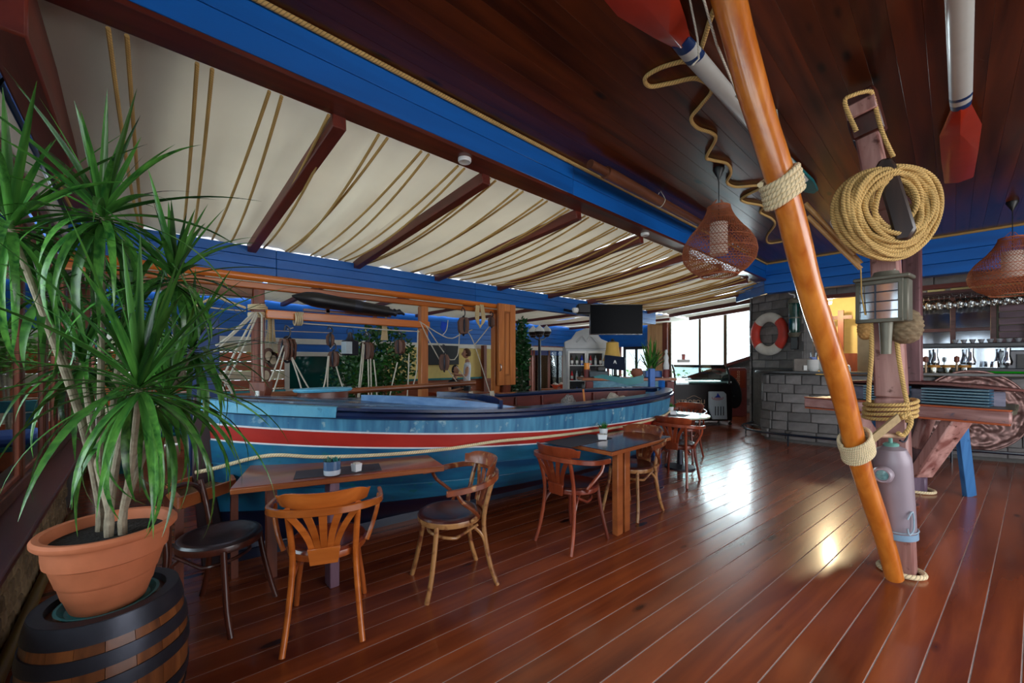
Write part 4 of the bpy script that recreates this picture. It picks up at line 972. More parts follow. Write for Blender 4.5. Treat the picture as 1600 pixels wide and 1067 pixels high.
for i, (c, L, n) in enumerate(crowns):
    b = trunk_base[i % 3]
    mid = b.lerp(c, .45) + Vector((rnd.uniform(-.02, .02), rnd.uniform(-.02, .02), -.02)); mid.x = b.x + (mid.x - b.x) * .6; mid.y = b.y + (mid.y - b.y) * .6
    pts = spline([b, b + Vector((.004, .002, .10)), mid, c - Vector((0, 0, .02))], .03)
    k = len(pts)
    ob('trunk', MB().sweep(pts, [.0135 - .005 * j / k for j in range(k)], 9), MBARK, pl)
    for j in range(n):
        u = j / n; az = j * 2.39996 + rnd.uniform(-.2, .2); el = 1.4 - 2.3 * u + rnd.uniform(-.12, .12)
        dr = int(min(7, max(0, 1 + (u * 6.2) + rnd.uniform(-1, 1)))) if u > .15 else rnd.choice((8, 0, 0))
        l = L * rnd.uniform(.72, 1.12) * (1 if u > .1 else .8)
        R = Matrix.Rotation(az, 3, 'Z') @ Matrix.Rotation(-el, 3, 'Y')
        loc = c + Vector((0, 0, -.05 * u)); ws = rnd.uniform(.75, 1.2) / max(l, .01) * .40
        # keep tips out of the wall
        tip = loc + R @ Vector((l * .9, 0, 0))
        if tip.y < -.40: l *= max(.3, (loc.y + .40) / max(.001, loc.y - tip.y)) if loc.y > -.38 else .4
        if nleaf < 298: inst('leaf', leafm[dr], pl, loc, R, (l, l * ws, l)); nleaf += 1
        else:
            me = leafm[dr]; o = len(extra.v)
            extra.v += [loc + R @ Vector((v.co.x * l, v.co.y * l * ws, v.co.z * l)) for v in me.vertices]
            extra.f += [tuple(o + q for q in p.vertices) for p in me.polygons]
if extra.v: ob('inner_leaves', extra, M_DRA, pl, kind='stuff', angle=80)
# ================================================================ LEANING POLE, ROPED POST, CEILING GEAR
P0 = W(1397, 884, 2.66); P0.z = 0.03; P1 = W(1133, -10, 2.02); P1.z = CZ - .012
n = 40; pts = [P0.lerp(P1, i / n) + Vector((.006 * math.sin(i * .5), .006 * math.cos(i * .37), 0)) for i in range(n + 1)]
ob('leaning_pole', MB().sweep(pts, [(.050 + .024 * (i / n)) * (1 + .02 * math.sin(i * 1.3)) for i in range(n + 1)], 20), M_POLE, label='honey-varnished round mast pole leaning from the floor up to the ceiling', cat='pole')
def lashing(c, axis, r, turns, pitch, rr, name, label, cat, parent=None, slant=.0, mat=None, sq=None):
    ax = Vector(axis).normalized(); a = ax.orthogonal().normalized(); b = ax.cross(a); pts = []
    st = max(20, int(2 * math.pi * r / (rr * .5)))
    for i in range(int(turns * st)):
        t = i / st; th = 2 * math.pi * t; rad = r * (1 + .02 * math.sin(t * 5.1))
        off = ax * ((t - turns / 2) * pitch + slant * r * math.cos(th) + .002 * math.sin(th * 3 + t))
        if sq: pts.append(Vector(c) + off + a * (max(-1, min(1, math.cos(th) * 1.25)) * sq[0]) + b * (max(-1, min(1, math.sin(th) * 1.25)) * sq[1]))
        else: pts.append(Vector(c) + off + a * math.cos(th) * rad + b * math.sin(th) * rad)
    return ob(name, MB().sweep(pts, rr, 9, lobes=3, pitch=rr * 3.4, amp=.22), mat or M_CREAMG, parent, label=label, cat=cat)
axp = (P1 - P0).normalized()
def onpole(py):
    best = min((abs((CAM_H - (P0.lerp(P1, i / 400).z)) / P0.lerp(P1, i / 400).dot(FV) * FPX + 564 - py), i) for i in range(401))[1]
    return P0.lerp(P1, best / 400)
c1 = onpole(292); lashing(c1, axp, .088, 5.4, .0265, .0155, 'rope_lashing', 'thick cream rope lashing, five turns round the upper part of the leaning pole', 'rope', slant=.22)
c2 = onpole(697)
lash2 = lashing(c2, axp, .080, 8.5, .0155, .0088, 'rope_lashing', 'finer cream rope lashing wound many turns round the pole beside the tank', 'rope', slant=.34)
# post 1
PB = W(1408, 889, 2.78); PB.z = 0.0
UP = Vector((.08, 1, 0))
post = thing('rigging_post', 'red-brown weathered square post with a bolted head, standing behind the leaning pole', 'post', PB)
MPK = wood('weathered_pink_timber', srgb(126, 70, 64), srgb(198, 152, 144), 2, rough=.5, grain=8, coat=.15, wear=srgb(84, 36, 26), wearamt=.34, bump=.45)
q = [PB + Vector((0, 0, .0)), W(1393, 620, 2.76), W(1380, 330, 2.76), W(1352, 195, 2.76)]
ob('shaft', MB().beam(q[0], q[1], .150, .14, up=UP, taper=1.06).beam(q[1], q[2], .159, .14, up=UP, taper=.85).beam(q[2], q[3], .134, .13, up=UP, taper=.86), MPK, post, bevel=.012)
ob('head_block', MB().beam(W(1360, 212, 2.74), W(1343, 148, 2.74), .165, .16, up=UP), wood('head_block_wood', srgb(48, 20, 16), srgb(92, 44, 34), 2, rough=.4), post, bevel=.012)
ob('head_face', MB().beam(W(1347, 178, 2.65), W(1342, 158, 2.65), .155, .03, up=UP), MPK, post, bevel=.006)
lp = spline([PB + Vector((math.cos(a) * .115 * 1.0, math.sin(a) * .10, .018)) for a in [i * math.pi / 8 for i in range(16)]], .012, closed=True)
ob('foot_rope', MB().sweep(lp, .0165, 9, closed=True, lobes=3, pitch=.05, amp=.2), M_CREAMG, label='cream rope ring lying on the floor around the post foot', cat='rope')
# head rope: loop over the top and down both sides
hr = [W(1338, 205, 2.60), W(1320, 160, 2.60), W(1335, 148, 2.58), W(1358, 143, 2.58), W(1364, 152, 2.60), W(1378, 205, 2.64), W(1396, 245, 2.66)]
ob('head_rope', MB().sweep(spline(hr, .006), .012, 9, lobes=3, pitch=.04, amp=.2), M_MANILAG, label='manila rope looped over the post head by the ceiling', cat='rope')
# dark horn cleat that carries the coil
ob('horn', MB().prism([(-.055, .17), (-.03, .22), (.02, .215), (.045, .16), (.09, -.05), (.13, -.24), (.10, -.30), (.04, -.30), (-.01, -.05)], .09, W(1386, 305, 2.50), (1, 0, 0), (0, 0, 1)), wood('dark_horn', srgb(24, 20, 20), srgb(64, 48, 42), 2, rough=.35, coat=.3), label='dark curved wooden horn bolted to the post, holding the rope coil', cat='cleat', bevel=.012)
ob('gaff_iron', MB().sweep(spline([W(1327, 168, 2.8), W(1327, 195, 2.8), W(1340, 232, 2.8), W(1362, 275, 2.8)], .03), .009, 8), M_IRON, label='thin curved dark iron gaff hanging left of the post head', cat='hook')
# great rope coil
cc = W(1389, 326, 2.50); pts = []; rnd = random.Random(4)
LOOPS = 30; st = 100; pr = [(.118 + .19 * ((_ * .618) % 1) + rnd.uniform(-.008, .008), rnd.uniform(-.055, .055)) for _ in range(LOOPS + 1)]; st = 240
pr.sort(key=lambda q: rnd.random())
for i in range(LOOPS * st):
    l = i / st; k = int(l); f = l - k; f = f * f * (3 - 2 * f)
    R = pr[k][0] * (1 - f) + pr[k + 1][0] * f; dp = pr[k][1] * (1 - f) + pr[k + 1][1] * f
    th = 2 * math.pi * l + math.pi / 2
    x = math.cos(th) * R * (1.03); z = math.sin(th) * R * 1.0
    z = z * 1.02 + (.0 if z < 0 else -.055 * (R - .2) / .1 * abs(math.sin(th)) ** 2)
    z -= .045 * (1 - math.sin(th)) * (R - .12)
    pts.append(cc + RV * x + FV * (dp + .02 * math.sin(th * 2 + k)) + Vector((0, 0, z)))
ob('rope_coil', MB().sweep(pts, .0128, 9, lobes=3, pitch=.034, amp=.22), M_MANILAG, label='large coil of tan manila rope hanging on the post near the ceiling', cat='rope')
# bundle of canes between pole lashing and coil
ob('bamboo_canes', MB().sweep([W(1258, 318, 2.75), W(1345, 412, 2.62)], .016, 8).sweep([W(1262, 338, 2.72), W(1345, 420, 2.6)], .014, 8).sweep([W(1266, 326, 2.70), W(1335, 398, 2.58)], .012, 8), wood('cane', srgb(176, 124, 68), srgb(212, 164, 104), 1, rough=.5), label='bundle of tan canes tied behind the leaning pole and the coil', cat='cane')
# lantern with tubular bracket on the post face
lc = W(1379, 470, 2.52)
ln = thing('ship_lantern', 'square grey ship lantern with barred glass on the post', 'lantern', lc - Vector((0, 0, .2)))
MGR = plain('grey_green_metal', srgb(106, 104, 92), .5, metal=.4, vary=.12)
r2_ = Matrix.Rotation(-.14, 3, 'Z')
def lp_(x, y, z): return lc + r2_ @ Vector((x, y, z))
ob('body', MB().box(lp_(-.012, .075, 0), (.25, .10, .26), r2_), MGR, ln, bevel=.008)
mb = MB()
for x, w_ in ((-.125, .022), (.08, .022)): mb.box(lp_(x, 0.02, 0), (w_, .03, .26), r2_)
for z in (-.12, .12): mb.box(lp_(-.022, 0.02, z), (.228, .03, .024), r2_)
wsr = ob('window_surround', mb, MGR, ln, bevel=.003)
ob('pane', MB().box(lp_(-.022, .024, 0), (.19, .006, .22), r2_), plain('mirror_pane', srgb(196, 204, 214), .12, metal=.85, vary=.12, scale=12), wsr)
mb = MB()
for z in (-.06, 0, .06): mb.sweep([lp_(-.115, .012, z), lp_(.07, .012, z)], .003, 6)
mb.sweep([lp_(-.04, .012, -.11), lp_(-.04, .012, .11)], .003, 6)
ob('guard_bars', mb, M_IRON, wsr)
ob('top_slab', MB().box(lp_(-.012, .07, .145), (.27, .15, .025), r2_), MGR, ln, bevel=.006)
ob('top_cap', MB().lathe([(0, 0), (.07, 0), (.06, .03), (.0, .035)], 20, lp_(.0, .07, .157)), MGR, ln)
ob('burner_tube', MB().lathe([(0, -.20), (.026, -.20), (.028, -.12), (.033, -.02), (.035, 0), (0, 0)], 18, lp_(.0, .07, -.13)), MGR, ln)
# knotted fenders
def fender(c, r, h, mat, name, label, nx=9, ny=8):
    t = thing(name, label, 'fender', c)
    def fn(u, v):
        a = 2 * math.pi * u; z = -h / 2 + h * v; k = math.sqrt(max(.02, 1 - (2 * v - 1) ** 2)) ** .75
        rr = r * k * (1 + .10 * abs(math.sin(a * nx / 2 + v * 14)) * abs(math.cos(v * math.pi * ny)))
        return Vector(c) + Vector((math.cos(a) * rr, math.sin(a) * rr, z))
    ob('knotted_body', MB().grid(fn, 72, 48), mat, t, angle=70)
    ob('loop', MB().sweep(spline([Vector(c) + Vector((0, 0, h * .46)), Vector(c) + Vector((.018, 0, h * .46 + .05)), Vector(c) + Vector((0, 0, h * .46 + .1)), Vector(c) + Vector((-.018, 0, h * .46 + .05)), Vector(c) + Vector((0, 0, h * .46))], .01), .010, 8), mat, t)
    return t
fender(W(1414, 510, 2.58), .082, .22, plain('weathered_rope', srgb(122, 104, 80), .95, vary=.25, scale=40, bump=.6), 'rope_fender', 'grey-brown knotted rope fender hanging right of the lantern')
fender(W(1352, 514, 2.64), .040, .14, plain('tan_rope', srgb(186, 142, 84), .95, vary=.2, scale=40, bump=.6), 'rope_fender', 'small tan knotted rope fender hanging left of the post')
ob('fender_line', MB().sweep([W(1398, 420, 2.58), W(1402, 452, 2.57), W(1412, 480, 2.57)], .004, 6), M_WHITEROPE, label='pale cord from the lantern top down to the grey-brown fender', cat='cord')
ob('fender_line', MB().sweep([W(1345, 420, 2.6), W(1346, 460, 2.6), W(1352, 492, 2.6)], .004, 6), M_ROPE2, label='tan cord holding the small knotted fender left of the post', cat='cord')
# two long falls of rope and the bottom lashing round the post
for pts, lb in (([W(1358, 470, 2.62), W(1362, 540, 2.60), W(1358, 600, 2.60), W(1357, 628, 2.60)], 'manila rope falling down the left side of the post to its lashing'),
        ([W(1399, 470, 2.60), W(1402, 540, 2.60), W(1411, 600, 2.60), W(1417, 630, 2.60), W(1418, 660, 2.61)], 'manila rope falling down the right side of the post to its lashing')):
    ob('fall_rope', MB().sweep(spline(pts, .01), .0125, 9, lobes=3, pitch=.042, amp=.2), M_MANILAG, label=lb, cat='rope')
lc2 = W(1390, 640, 2.72)
lashing(lc2, (0, 0, 1), .13, 4, .03, .0115, 'rope_lashing', 'manila rope lashing bound four turns round the post at table height', 'rope', mat=M_MANILAG, slant=.1, sq=None)
ob('loose_rope', MB().sweep(spline([W(1408, 652, 2.56), W(1420, 648, 2.55), W(1423, 662, 2.55), W(1412, 680, 2.56), W(1403, 676, 2.56)], .008), .0125, 9, lobes=3, pitch=.04, amp=.2), M_MANILAG, label='curl of manila rope hanging from the post lashing', cat='rope')
ob('canvas_strap', MB().beam(W(1404, 652, 2.56), W(1358, 690, 2.50), .012, .05), plain('khaki_strap', srgb(156, 134, 98), .9, vary=.12, scale=40), label='khaki strap slanting from the post lashing to the pole', cat='strap')
ob('toggle', MB().sweep([W(1372, 680, 2.58), W(1412, 681, 2.60)], .016, 10), wood('toggle_wood', srgb(150, 116, 94), srgb(184, 148, 122), 0, rough=.6), label='short pale wooden toggle across the post under the lashing', cat='peg')
ob('iron_hook', MB().sweep(spline([W(1418, 648, 2.62), W(1418, 678, 2.62), W(1413, 690, 2.62), W(1406, 688, 2.62)], .01), .006, 8), M_IRON, label='iron hook hanging by the right rope of the post', cat='hook')
# grey tank with porthole
tb_ = W(1405, 838, 2.60); tt_ = W(1393, 705, 2.60)
ax = (tt_ - tb_).normalized(); RT = Vector((0, 0, 1)).rotation_difference(ax).to_matrix()
tk = thing('metal_tank', 'mauve-grey metal cylinder with a porthole lamp, strapped to the post', 'tank', tb_)
H = (tt_ - tb_).length; MTK = plain('mauve_grey_paint', srgb(150, 136, 146), .42, vary=.06, metal=.1, scale=5)
ob('cylinder', MB().lathe([(0, 0), (.078, 0), (.084, .01), (.088, H * .2), (.094, H * .85), (.092, H * .93), (.072, H * 1.03), (.035, H * 1.07), (0, H * 1.075)], 36, tb_, rot=RT), MTK, tk)
ob('top_ring', MB().lathe([(.0, H * 1.06), (.038, H * 1.06), (.04, H * 1.085), (.03, H * 1.10), (.01, H * 1.10), (.01, H * 1.19), (0, H * 1.19)], 20, tb_, rot=RT), plain('verdigris', srgb(104, 158, 148), .5, vary=.15), tk)
ob('base_band', MB().lathe([(.086, .0), (.092, .004), (.093, .035), (.088, .04)], 36, tb_, rot=RT), plain('pale_blue_band', srgb(130, 160, 186), .5, vary=.1), tk)
pc_ = W(1379, 742, 2.50); face = (Vector((0, 0, 1.30)) - pc_); face.z = 0; face = (face.normalized() * .9 + -RV * .35).normalized(); RF = face.to_track_quat('Z', 'Y').to_matrix()
prm = ob('porthole_rim', MB().lathe([(.0, -.05), (.045, -.05), (.052, .0), (.042, .02), (.034, .02), (.032, .004), (0, .004)], 28, pc_, rot=RF), MTK, tk)
ob('porthole_glass', MB().lathe([(0, .010), (.03, .006), (.0, .004)], 24, pc_, rot=RF), plain('aqua_glass', srgb(96, 136, 140), .1, vary=.3, scale=60), prm)
ob('wire_clamp', MB().sweep(spline([W(1418, 812, 2.5), W(1426, 800, 2.5), W(1428, 826, 2.5), W(1421, 836, 2.5), W(1418, 826, 2.5)], .01), .005, 8).sweep([tb_ + RT @ Vector((math.cos(a) * .094, math.sin(a) * .094, .055)) for a in [i * math.pi / 12 for i in range(25)]], .004, 6), plain('pale_wire', srgb(150, 170, 186), .4, vary=.1), tk)
# post 2 and the roped table round it
B2 = onZ(1428, 766, 0); D2 = B2.dot(FV)
p2 = thing('rigging_post', 'second purple-brown post, standing in the high table behind the first', 'post', B2)
top2 = Vector((B2.x - .02, B2.y - .02, CZ - .01))
ob('shaft', MB().beam(B2 + Vector((0, 0, .001)), top2, .15, .15, up=UP), wood('purple_post', srgb(72, 40, 42), srgb(132, 88, 92), 2, rough=.5, wear=srgb(60, 26, 22), wearamt=.34, bump=.4), p2, bevel=.012)
ob('shoe', MB().box((B2.x, B2.y, .09), (.21, .19, .18), 0.0), wood('mauve_shoe', srgb(92, 70, 92), srgb(150, 124, 146), 2, rough=.5), p2, bevel=.02)
lp = spline([B2 + Vector((math.cos(a) * .165, math.sin(a) * .15, .018)) for a in [i * math.pi / 8 for i in range(16)]], .02, closed=True)
ob('foot_rope', MB().sweep(lp, .016, 9, closed=True, lobes=3, pitch=.05, amp=.2), M_CREAMG, label='cream rope ring round the foot of the second post', cat='rope')
ht_ = thing('high_table', 'rustic high table of pinkish timber with an orange edge and slanted braces', 'table', (B2.x, B2.y, 0))
TZ = 1.02; A_ = W(1258, 621, (CAM_H - TZ) * FPX / (621 - 564)); B_ = W(1581, 643, (CAM_H - TZ) * FPX / (643 - 564))
ab = (B_ - A_).normalized(); ab.z = 0; nb = Vector((-ab.y, ab.x, 0)); L_ = (B_ - A_).length; dep = .95
MOED = wood('orange_edge', srgb(150, 62, 24), srgb(190, 92, 40), 0, rough=.4)
ob('front_board', MB().box((A_ + B_) / 2 + Vector((0, 0, -.055)), (L_, .06, .11), math.atan2(ab.y, ab.x)), wood('pink_board', srgb(128, 76, 70), srgb(206, 160, 154), 0, rough=.45, grain=7, wear=srgb(92, 82, 96), wearamt=.34, bump=.5), ht_, bevel=.012)
ang_ = math.atan2(ab.y, ab.x)
ob('edge_strip', MB().box((A_ + B_) / 2 + Vector((0, 0, -.117)) , (L_ * .99, .055, .016), ang_), MOED, ht_, bevel=.003)
ob('edge_strip', MB().box((A_ + B_) / 2 + Vector((0, 0, .005)), (L_, .066, .012), ang_), MOED, ht_, bevel=.003)
for k in range(5):
    c = (A_ + B_) / 2 + nb * (.03 + (k + .5) * dep / 5) + Vector((0, 0, -.02))
    ob('top_plank', MB().box(c, (L_ * (1 - .03 * k), dep / 5 - .008, .04), ang_), wood('olive_plank', srgb(54, 52, 46), srgb(92, 88, 70), 0, rough=.4) if 'olive_plank' not in MATS else MATS['olive_plank'], ht_, bevel=.004)
mid = Vector((B2.x, B2.y, 0)) 
for px, py, fx, fy, wd in ((1499, 652, 1437, 742, .20), (1330, 645, 1400, 742, .18), (1452, 660, 1432, 700, .10)):
    dd = 4.0
    t_ = W(px, py, (CAM_H - (TZ - .13)) * FPX / (py - 564)) if wd > .15 else W(px, py, 4.35)
    b_ = W(fx, fy, D2 - .12)
    t_.z = TZ - .13
    ob('brace', MB().beam(b_, t_, wd, .10, up=FV, taper=1.08), MPK, ht_, bevel=.014)
lb_ = onZ(1515, 775, 0)
MBL = wood('blue_table_leg', srgb(40, 92, 148), srgb(66, 126, 184), 2, rough=.5, wear=srgb(30, 70, 120), wearamt=.3)
ob('leg', MB().beam(lb_ + Vector((0, 0, .002)), W(1502, 668, lb_.dot(FV) - .1), .11, .05, up=FV), MBL, ht_, bevel=.004)
lb2 = W(1352, 770, 4.6); lb2.z = 0.002
ob('leg', MB().beam(lb2 + nb * .5, Vector((lb2.x + .05, lb2.y + .5, TZ - .05)), .11, .05, up=FV), MBL, ht_, bevel=.004)
ob('apron', MB().beam((A_ + nb * .55 + ab * .25) - Vector((0, 0, .09)), (B_ + nb * .55 - ab * .15) - Vector((0, 0, .09)), .05, .10), MBL, ht_, bevel=.004)
# boat-shaped riser and stacks of blue slats on it
rs = thing('boat_shaped_riser', 'low boat-shaped purple-grey riser board on the high table', 'riser', (A_ + B_) / 2 + nb * .5 + Vector((0, 0, .001)))
rc_ = (A_ + B_) / 2 + nb * .50
poly = [(-.75, .0), (-.55, -.16), (-.2, -.25), (.3, -.22), (.82, -.02), (.5, .17), (0, .25), (-.5, .18)]
ob('riser_body', MB().prism([(x * .82, y * .7) for x, y in poly], .14, rc_ + Vector((0, 0, .071)), tuple(ab), tuple(nb)), wood('slate_purple', srgb(84, 82, 104), srgb(142, 138, 158), 0, rough=.5, wear=srgb(190, 186, 198), wearamt=.3), rs, bevel=.004)
vs = [rc_ + ab * (x * 1.0) + nb * y + Vector((0, 0, .148 + .05 * (1 - (x / .8) ** 2))) for x, y in poly]
ob('riser_lid', MB().add(vs + [v + Vector((0, 0, .022)) for v in vs], [tuple(range(7, -1, -1)), tuple(range(8, 16))] + [(i, (i + 1) % 8, 8 + (i + 1) % 8, 8 + i) for i in range(8)]), M_REDWOODX, rs)
MSL = wood('blue_slat', srgb(24, 58, 84), srgb(52, 98, 122), 0, rough=.4)
for (x0, px_, rows, w_, lb, dn) in ((.0, 1499, 6, .44, 'stack of blue slatted menu boards on the right of the high table', .10), (.0, 1338, 6, .34, 'stack of blue slatted menu boards on the left of the high table', .12)):
    g = W(px_, 630, 3.9); c = A_ + ab * ((g - A_).dot(ab)) + nb * dn
    for r in range(rows):
        t = thing('menu_board', 'blue slatted menu board, %s of the %s stack' % (['lowest', 'second from the bottom', 'third from the bottom', 'third from the top', 'second from the top', 'topmost'][r], 'right-hand' if px_ > 1400 else 'left-hand'), 'menu', c + Vector((0, 0, .012 + r * .027)), group='stacked blue menu boards')
        z = .014 + r * .027
        ob('cover', MB().box(c + nb * .08 + Vector((0, 0, z + .012)), (w_, .17, .019), ang_ + random.uniform(-.008, .008)), MSL, t, bevel=.003)
        ob('spine', MB().box(c + nb * -.012 + Vector((0, 0, z + .012)), (w_ * .99, .012, .012), ang_), plain('grey_blue_spine', srgb(104, 134, 148), .5) if 'grey_blue_spine' not in MATS else MATS['grey_blue_spine'], t)
# ---------------- things on the ceiling
def oar(name, label, y_tip, y_neck, y_end, x, xe, col_shaft, bw=.11):
    t = thing(name, label, 'oar', (x, y_neck, CZ - .06)); z = CZ - .05
    s = 1 if y_end > y_neck else -1
    MO = MATS.get('oar_red') or plain('oar_red', srgb(168, 48, 28), .3, vary=.06, coat=.3)
    bl = MB(); vs = []; fs = []; ks = [(0, .45), (.12, .9), (.45, 1.0), (.8, .62), (1, .34)] if s > 0 else [(0, .84), (.02, .88), (.4, .98), (.74, 1.0), (1, .42)]
    for u, w_ in ks:
        y = y_tip + (y_neck - y_tip) * u
        for dx, dz in ((-1, 0), (0, -.022 - .012 * u), (1, 0), (0, .014)): vs.append(Vector((x + dx * bw * w_, y, z + dz)))
    for i in range(len(ks) - 1):
        for k in range(4): fs.append((i * 4 + k, i * 4 + (k + 1) % 4, i * 4 + 4 + (k + 1) % 4, i * 4 + 4 + k))
    n_ = len(ks) * 4; fs += [(3, 2, 1, 0), (n_ - 4, n_ - 3, n_ - 2, n_ - 1)]
    ob('blade', bl.add(vs, fs), MO, t, bevel=.003)
    yn = y_neck
    def seg(nm, y0, y1, r0, r1, m):
        u0 = (y0 - y_neck) / (y_end - y_neck); u1 = (y1 - y_neck) / (y_end - y_neck)
        ob(nm, MB().sweep([(x + (xe - x) * u0, y0, z), (x + (xe - x) * u1, y1, z)], [r0 * 1.35, r1 * 1.35], 14, flat=(.6, 1)), m, t)
    MNB = MATS.get('oar_navy') or plain('oar_navy', srgb(10, 46, 96), .35, vary=.05)
    MWG = MATS.get('oar_grey') or plain('oar_grey', srgb(186, 188, 184), .3, vary=.04, coat=.3)
    seg('navy_band', yn - s * .02, yn + s * .06, .037, .040, MNB); seg('collar', yn + s * .06, yn + s * .13, .040, .041, MWG); seg('navy_band', yn + s * .13, yn + s * .175, .041, .042, MNB)
    seg('shaft', yn + s * .175, y_end, .0415, .034, MWG)
    return t
oar('oar', 'red-bladed grey oar fixed to the ceiling above the leaning pole', 1.50, 2.27, 4.9, -1.045, -1.02, None, bw=.15)
o2 = oar('oar', 'grey oar with a red blade on the ceiling, right of the rope coil', 6.05, 4.28, 1.2, .035, .0, None, bw=.115)
# white sling cords of the oars
for pts, lb in (([W(1074, -20, 2.05), W(1090, 60, 2.13), W(1092, 92, 2.13), W(1082, 102, 2.12)], 'thin white sling cord round the collar of the left oar'), ([W(1097, -10, 2.0), W(1120, 70, 2.15), W(1155, 155, 2.5), W(1150, 150, 2.55)], 'taut pale grey cord running beside the leaning pole near the ceiling'),
        ([W(1212, 165, 3.0), W(1216, 190, 3.0), W(1228, 240, 3.05)], 'thin white cord hanging right of the pole above its lashing')):
    ob('sling_cord', MB().sweep(pts, .005 if 'sling' in lb else .006, 6), M_WHITEROPE, label=lb, cat='cord')
# teal blade showing behind the pole
ob('teal_paddle', MB().prism([(-.03, -.6), (.03, -.6), (.07, .25), (.05, .55), (.0, .62), (-.06, .5), (-.07, .2)], .03, (-1.02, 4.75, CZ - .04), (1, 0, 0), (0, 1, 0)), M_TEAL, label='teal painted paddle blade on the ceiling behind the pole lashing', cat='paddle', bevel=.006)
# zigzag rope nailed to the ceiling
zp = [(1118, 10), (1110, 30), (1088, 92), (1062, 97), (1030, 107), (1008, 122), (1016, 135), (1048, 130), (1088, 123), (1112, 140), (1095, 165), (1080, 185), (1090, 200), (1112, 208), (1118, 218), (1104, 245), (1112, 250), (1136, 256), (1142, 270), (1136, 285), (1150, 292), (1180, 290), (1192, 292), (1160, 309), (1164, 316), (1192, 322), (1188, 332), (1206, 342), (1210, 352), (1198, 370), (1202, 380), (1230, 376)]
zz = CZ - .014; pts = []
for px, py in zp: pts.append(W(px, py, (zz - CAM_H) * FPX / (564 - py)))
ob('zigzag_rope', MB().sweep(spline(pts, .008), .0135, 9, lobes=3, pitch=.045, amp=.2), M_MANILAG, label='manila rope laid in loose zigzags across the dark plank ceiling', cat='rope')
# round spar slung beside the beam
s0 = W(922, 256, (3.20 - CAM_H) * FPX / (564 - 256)); s1 = Vector((-2.18, 7.3, 3.2))
spt = thing('ceiling_spar', 'dark brown tapering spar slung from the ceiling beside the blue beam', 'spar', s0)
ob('shaft', MB().sweep([s0 + (s1 - s0) * (.055 + .945 * i / 12) for i in range(13)], [.058 - .002 * i for i in range(13)], 14), wood('dark_spar', srgb(74, 40, 26), srgb(128, 78, 52), 1, rough=.35, coat=.3), spt)
ob('tip', MB().sweep([s0, s0 + (s1 - s0) * .056], .040, 14), MATS['dark_spar'], spt)
k = s0.lerp(s1, .29)
ob('sling', MB().sweep(spline([Vector((k.x + .01, k.y, CZ)), k + Vector((.06, .0, .0)), k + Vector((0, 0, -.062)), k + Vector((-.058, 0, .01)), Vector((k.x - .01, k.y + .01, CZ))], .01), .004, 6), M_WHITEROPE, spt)
# wicker pendant lamps
MWK = plain('rattan', srgb(172, 96, 60), .6, vary=.18, scale=20)
def pendant(px, py, d, R, H, cx, label):
    c = W(px, py, d); t = thing('wicker_pendant_lamp', label, 'lamp', (c.x, c.y, CZ), group='wicker pendant lamps')
    ob('ceiling_cap', MB().lathe([(0, 0), (.05, 0), (.052, -.02), (.012, -.10), (.004, -.12), (0, -.12)], 20, (c.x, c.y, CZ - .001)), M_BLACK, t)
    zt = c.z + H * .5
    ob('cord', MB().cyl((c.x, c.y, CZ - .1), (c.x, c.y, c.z + .12), .004, 6), M_BLACK, t)
    def prof(v):  # onion outline, v 0 top .. 1 bottom
        kk = [(0, .30), (.06, .33), (.16, .42), (.28, .58), (.42, .82), (.55, .96), (.66, 1.0), (.78, .96), (.9, .78), (.97, .56), (1, .50)]
        for (a, x), (b, y) in zip(kk, kk[1:]):
            if v <= b: return (x + (y - x) * (v - a) / (b - a)) * R
        return .5 * R
    def P(v, a): r = prof(v); return Vector((c.x + math.cos(a) * r, c.y + math.sin(a) * r, zt - H * v))
    mb = MB(); nw = 62
    for k in range(nw):
        for dr in (1, -1):
            pts = [P(i / 22, 2 * math.pi * k / nw + dr * i / 22 * 1.5) for i in range(23)]
            # thin flat split-cane strips
            mb.sweep(pts, .0024, 4, cap=False)
    wsh = ob('woven_shade', mb, MWK, t, kind='stuff', smooth=False)
    mb = MB()
    for v, rr in ((0, .006), (.2, .003), (.36, .003), (.5, .0035), (.66, .0035), (.82, .0035), (1, .007)):
        mb.sweep([P(v, i * math.pi / 24) for i in range(48)], rr, 6, closed=True)
    for v in [.55 + .03 * i for i in range(14)]: mb.sweep([P(v, i * math.pi / 20) for i in range(40)], .002, 4, closed=True)
    ob('rings', mb, MWK, wsh)
    for s in (-1, 1): ob('handle', MB().sweep(spline([P(.02, YAW + (0 if s > 0 else math.pi)), Vector((c.x + s * .02 * math.cos(YAW), c.y + s * .02 * math.sin(YAW), zt + .07)), P(.02, YAW + .5 + (0 if s > 0 else math.pi))], .01), .003, 6), MWK, t)
    ob('inner_shade', MB().lathe([(0.0, .5 * H * .48), (R * .24, .5 * H * .48), (R * .24, -.5 * H * .42), (0, -.5 * H * .42)], 24, (c.x, c.y, c.z + .02 * H)), plain('white_paper_shade', srgb(232, 218, 206), .8, vary=.03) if 'white_paper_shade' not in MATS else MATS['white_paper_shade'], t)
    return t
pendant(1123, 377, 3.9, .325, .66, 0, 'wicker onion-shaped pendant lamp hanging left of the leaning pole')
pendant(1582, 416, 4.72, .36, .66, 0, 'wicker pendant lamp at the right edge over the bar')
ob('thin_hanger', MB().sweep([W(1303, 329, 5.01), W(1297, 348, 5.0), W(1307, 366, 5.0)], .003, 6), M_WHITEROPE, label='thin white tied cord under the ceiling left of the coil', cat='cord')
